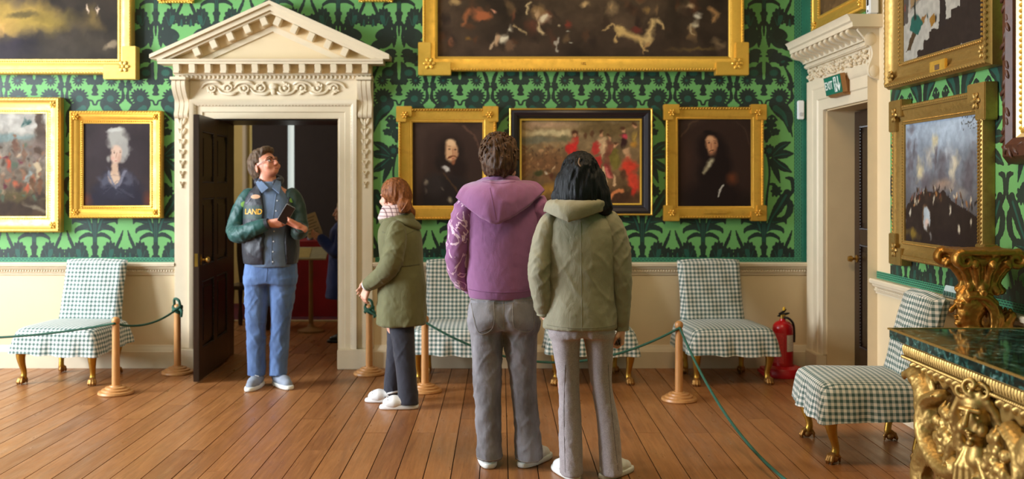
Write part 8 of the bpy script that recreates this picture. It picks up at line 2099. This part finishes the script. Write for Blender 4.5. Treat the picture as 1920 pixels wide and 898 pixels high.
# ============ person in a blue coat, mostly behind the door jamb in the next room
def person_blue():
    head = xf(HEAD, Matrix.Translation((0.0, 0.0, 1.20)) @ Matrix.Rotation(-PI/2, 4, 'Z') @ Matrix.Scale(0.92, 4))
    hl = hand_vf((-0.235, -0.06, 1.015), (-0.75, 0.1, 0.35), (0.1, 0.9, 0.2), 0.6, 1, scale=0.9)
    core = body_core(0.68, (0.0, 0.0, 1.04), [[(0.0, -0.13, 1.05), (-0.02, -0.16, 0.88), (-0.22, -0.07, 1.01)], [(0.0, 0.13, 1.05), (-0.02, 0.16, 0.88), (-0.05, 0.14, 0.72)]], [[(0.0, -0.07, 0.4), (0.0, -0.07, 0.09)], [(0.02, 0.07, 0.4), (0.02, 0.07, 0.09)]], (0, 0, 1.21))
    P = person('person in a long bright blue coat holding a sheet beyond the doorway', (-1.505, 9.66, 0), SK2, [head, hl, core])
    B = cloth('royal_blue_wool', (34, 56, 132), 0.12, 10, 600, 0.85, 0.3, 0.2); D = cloth('dark_trousers', (26, 26, 34), 0.1)
    s = SDF((-0.22, -0.24, 0.40), (0.22, 0.24, 1.22), 0.010); s.zloft([(0.42, 0.0, 0, 0.19, 0.20), (0.70, 0.0, 0, 0.165, 0.185), (0.95, 0, 0, 0.15, 0.175), (1.08, 0, 0, 0.13, 0.165), (1.16, 0, 0, 0.07, 0.09), (1.20, 0, 0, 0.06, 0.07)], 0.02)
    o = s.build('coat', B, P, folds(0.008, 8, 141))
    for arm in ([(0.0, -0.14, 1.07), (-0.02, -0.18, 0.93), (-0.06, -0.16, 0.875), (-0.15, -0.105, 0.94), (-0.215, -0.07, 1.0)], [(0.0, 0.14, 1.07), (-0.01, 0.175, 0.93), (-0.03, 0.16, 0.80), (-0.04, 0.145, 0.74)]):
        s = SDF((-0.28, -0.26, 0.68), (0.1, 0.26, 1.16), 0.010); m = len(cat(arm, 3)); s.path(cat(arm, 3), [0.062-0.018*k/(m-1) for k in range(m)], 0.03); s.build('sleeve', B, o, folds(0.007, 12, 145))
    s = SDF((-0.13, -0.16, 0.05), (0.15, 0.16, 0.55), 0.010)
    for x, y in ((0.0, -0.07), (0.02, 0.07)): s.zloft([(0.06, x, y, 0.055, 0.055), (0.3, x, y, 0.06, 0.06), (0.52, x, y, 0.08, 0.075)], 0.01)
    s.build('trousers', D, P)
    s = SDF((-0.12, -0.12, 1.16), (0.13, 0.12, 1.42), 0.007); s.ell((0.012, 0, 1.30), (0.092, 0.086, 0.095), 0.02); s.ell((0.04, 0, 1.24), (0.065, 0.075, 0.07), 0.03); s.ell((-0.095, 0, 1.245), (0.06, 0.08, 0.075), 0.01, 's')
    s.build('hair', hairmat('blonde_hair', (176, 146, 92), (214, 190, 140), 0.45), P, lambda V: 0.005*(1-np.abs(vnoise(V, (45, 45, 8), 5))*2))
    s = plain('dark_shoe', (28, 26, 26), 0.4); shoe(P, -0.02, -0.07, -PI/2, s, s, 'laced', 0.9); shoe(P, 0.0, 0.07, -PI/2, s, s, 'laced', 0.9)
    return P
person_blue()
SHT = tag(empty('information_sheet', (-1.505-0.315, 9.62, 1.12)), 'pale stiff information sheet held by the person in the blue coat', 'sheet')
SHT.rotation_euler = (0.1, -0.35, 0.3)
MB().box((-0.075, -0.004, -0.11), (0.075, 0.004, 0.12)).build('board', plain('pale_card', (206, 186, 150), 0.6), SHT, bevel=0.002)
b = MB()
for i in range(6): b.box((-0.055, -0.0052, 0.08-i*0.03), (0.055-0.02*(i % 2), -0.0038, 0.088-i*0.03))
b.build('printed_lines', plain('grey_print', (130, 116, 96), 0.7), SHT)
# ------------------------------------------------------------------ things in the next room
M_LEC = plain('pale_oak_stand', (150, 106, 62), 0.45)
c = at(583, 622, 10.30)
Rr = tag(empty('reading_stand', (c.x, 10.30, 0)), 'wooden pedestal stand with a slanted board seen through the doorway', 'stand')
MB().lathe([(0.14, 0), (0.14, 0.018), (0.10, 0.03), (0.04, 0.05), (0.025, 0.08)], 24).build('base', M_LEC, Rr, sm=True, angle=0.6)
MB().lathe([(0.025, 0.07), (0.02, 0.4), (0.022, 0.80)], 14).build('pole', M_LEC, Rr, sm=True)
M_ = Matrix.Translation((0, 0, 0.80)) @ Matrix.Rotation(0.5, 4, 'X')
MB().box((-0.17, -0.11, 0), (0.17, 0.11, 0.018), M_).build('board', plain('pale_board', (186, 182, 150), 0.5), Rr)
MB().box((-0.15, -0.09, 0.018), (0.0, 0.09, 0.021), M_).build('printed_sheet', plain('yellowed_sheet', (206, 186, 120), 0.6), Rr)
Rr = tag(empty('red_table', (-1.75, 11.75, 0.011)), 'table under a floor-length red cloth in the next room', 'table')
M_RC = plain('red_cloth', (150, 22, 30), 0.8, var=0.2, scale=5)
b = MB(); P = rrect(0.72, -0.35, 0.35, 0.05, 4, 14); n = len(P); V = []; F = []
for z, k in ((0.0, 1.03), (0.3, 1.015), (0.80, 1.0), (0.86, 0.995)):
    for i, (x, y) in enumerate(P): q = k+(0.02*math.sin(i*1.1)*(0.86-z)); V.append((x*q, y*q, z))
for i in range(3):
    for j in range(n): F.append((i*n+j, i*n+(j+1) % n, (i+1)*n+(j+1) % n, (i+1)*n+j))
F.append(tuple(range(3*n, 4*n)))
MB().add(V, F).build('tablecloth', M_RC, Rr, sm=True, angle=0.9)
MB().box((-0.7, -0.33, 0.80), (0.7, 0.33, 0.855)).build('tabletop', M_DKWOOD, Rr)
for x in (-0.62, 0.62):
    for y in (-0.27, 0.27): MB().box((x-0.03, y-0.03, 0), (x+0.03, y+0.03, 0.80)).build('leg', M_DKWOOD, Rr)
c = at(582, 440, 11.65)
Bq = tag(empty('water_bottle', (c.x, 11.65, 0.873)), 'pale blue water bottle on the red table', 'bottle')
MB().lathe([(0.03, 0), (0.036, 0.004), (0.036, 0.13), (0.03, 0.16), (0.018, 0.175)], 18).build('body', plain('pale_blue_plastic', (136, 160, 200), 0.3), Bq, sm=True, angle=0.6)
MB().lathe([(0.018, 0.172), (0.022, 0.176), (0.022, 0.205), (0.018, 0.21)], 16).build('cap', plain('cap_plastic', (200, 206, 214), 0.4), Bq, sm=True)
def carpet():
    t = NT('red_patterned_carpet'); p = t.pos(); v = t.new('ShaderNodeTexVoronoi'); v.inputs['Scale'].default_value = 9; t.link(p, v.inputs['Vector'])
    n = t.noise(14, p, 3)
    t.base(t.mix(t.math('GREATER_THAN', n.outputs['Fac'], 0.52), t.ramp(v.outputs['Distance'], [(0.0, lin4((150, 60, 50))), (0.25, lin4((112, 30, 42))), (0.6, lin4((70, 26, 46)))]), lin4((96, 24, 36)))); t.set(Roughness=0.95); return t.m
CP = tag(empty('patterned_carpet', (-2.0, 11.85, 0)), 'dark red patterned carpet on the floor of the next room', 'carpet')
MB().box((-1.6, -0.72, 0.0), (2.2, 0.80, 0.010)).build('pile', carpet(), CP)
MB().box((-1.6, -0.80, 0.0), (2.2, -0.72, 0.009)).build('border', plain('carpet_border', (186, 164, 120), 0.9, var=0.2, scale=30), CP)
# dark hall chair behind the man
Hc = tag(empty('hall_chair', (-2.62, 10.6, 0)), 'dark wooden hall chair with a rounded back behind the man in the doorway', 'chair')
MB().prism(cat([(-0.2, 0.45), (-0.23, 0.8), (-0.21, 1.25), (-0.12, 1.40), (0.0, 1.46), (0.12, 1.40), (0.21, 1.25), (0.23, 0.8), (0.2, 0.45)], 4), 0.16, 0.20, 'y').build('backrest', M_DKWOOD, Hc, bevel=0.008)
MB().box((-0.24, -0.22, 0.42), (0.24, 0.21, 0.46)).build('seat', M_DKWOOD, Hc, bevel=0.01)
for x in (-0.19, 0.19):
    for y in (-0.18, 0.17): MB().lathe([(0.022, 0), (0.028, 0.1), (0.018, 0.2), (0.03, 0.42)], 10, (x, y, 0)).build('leg', M_DKWOOD, Hc, sm=True)
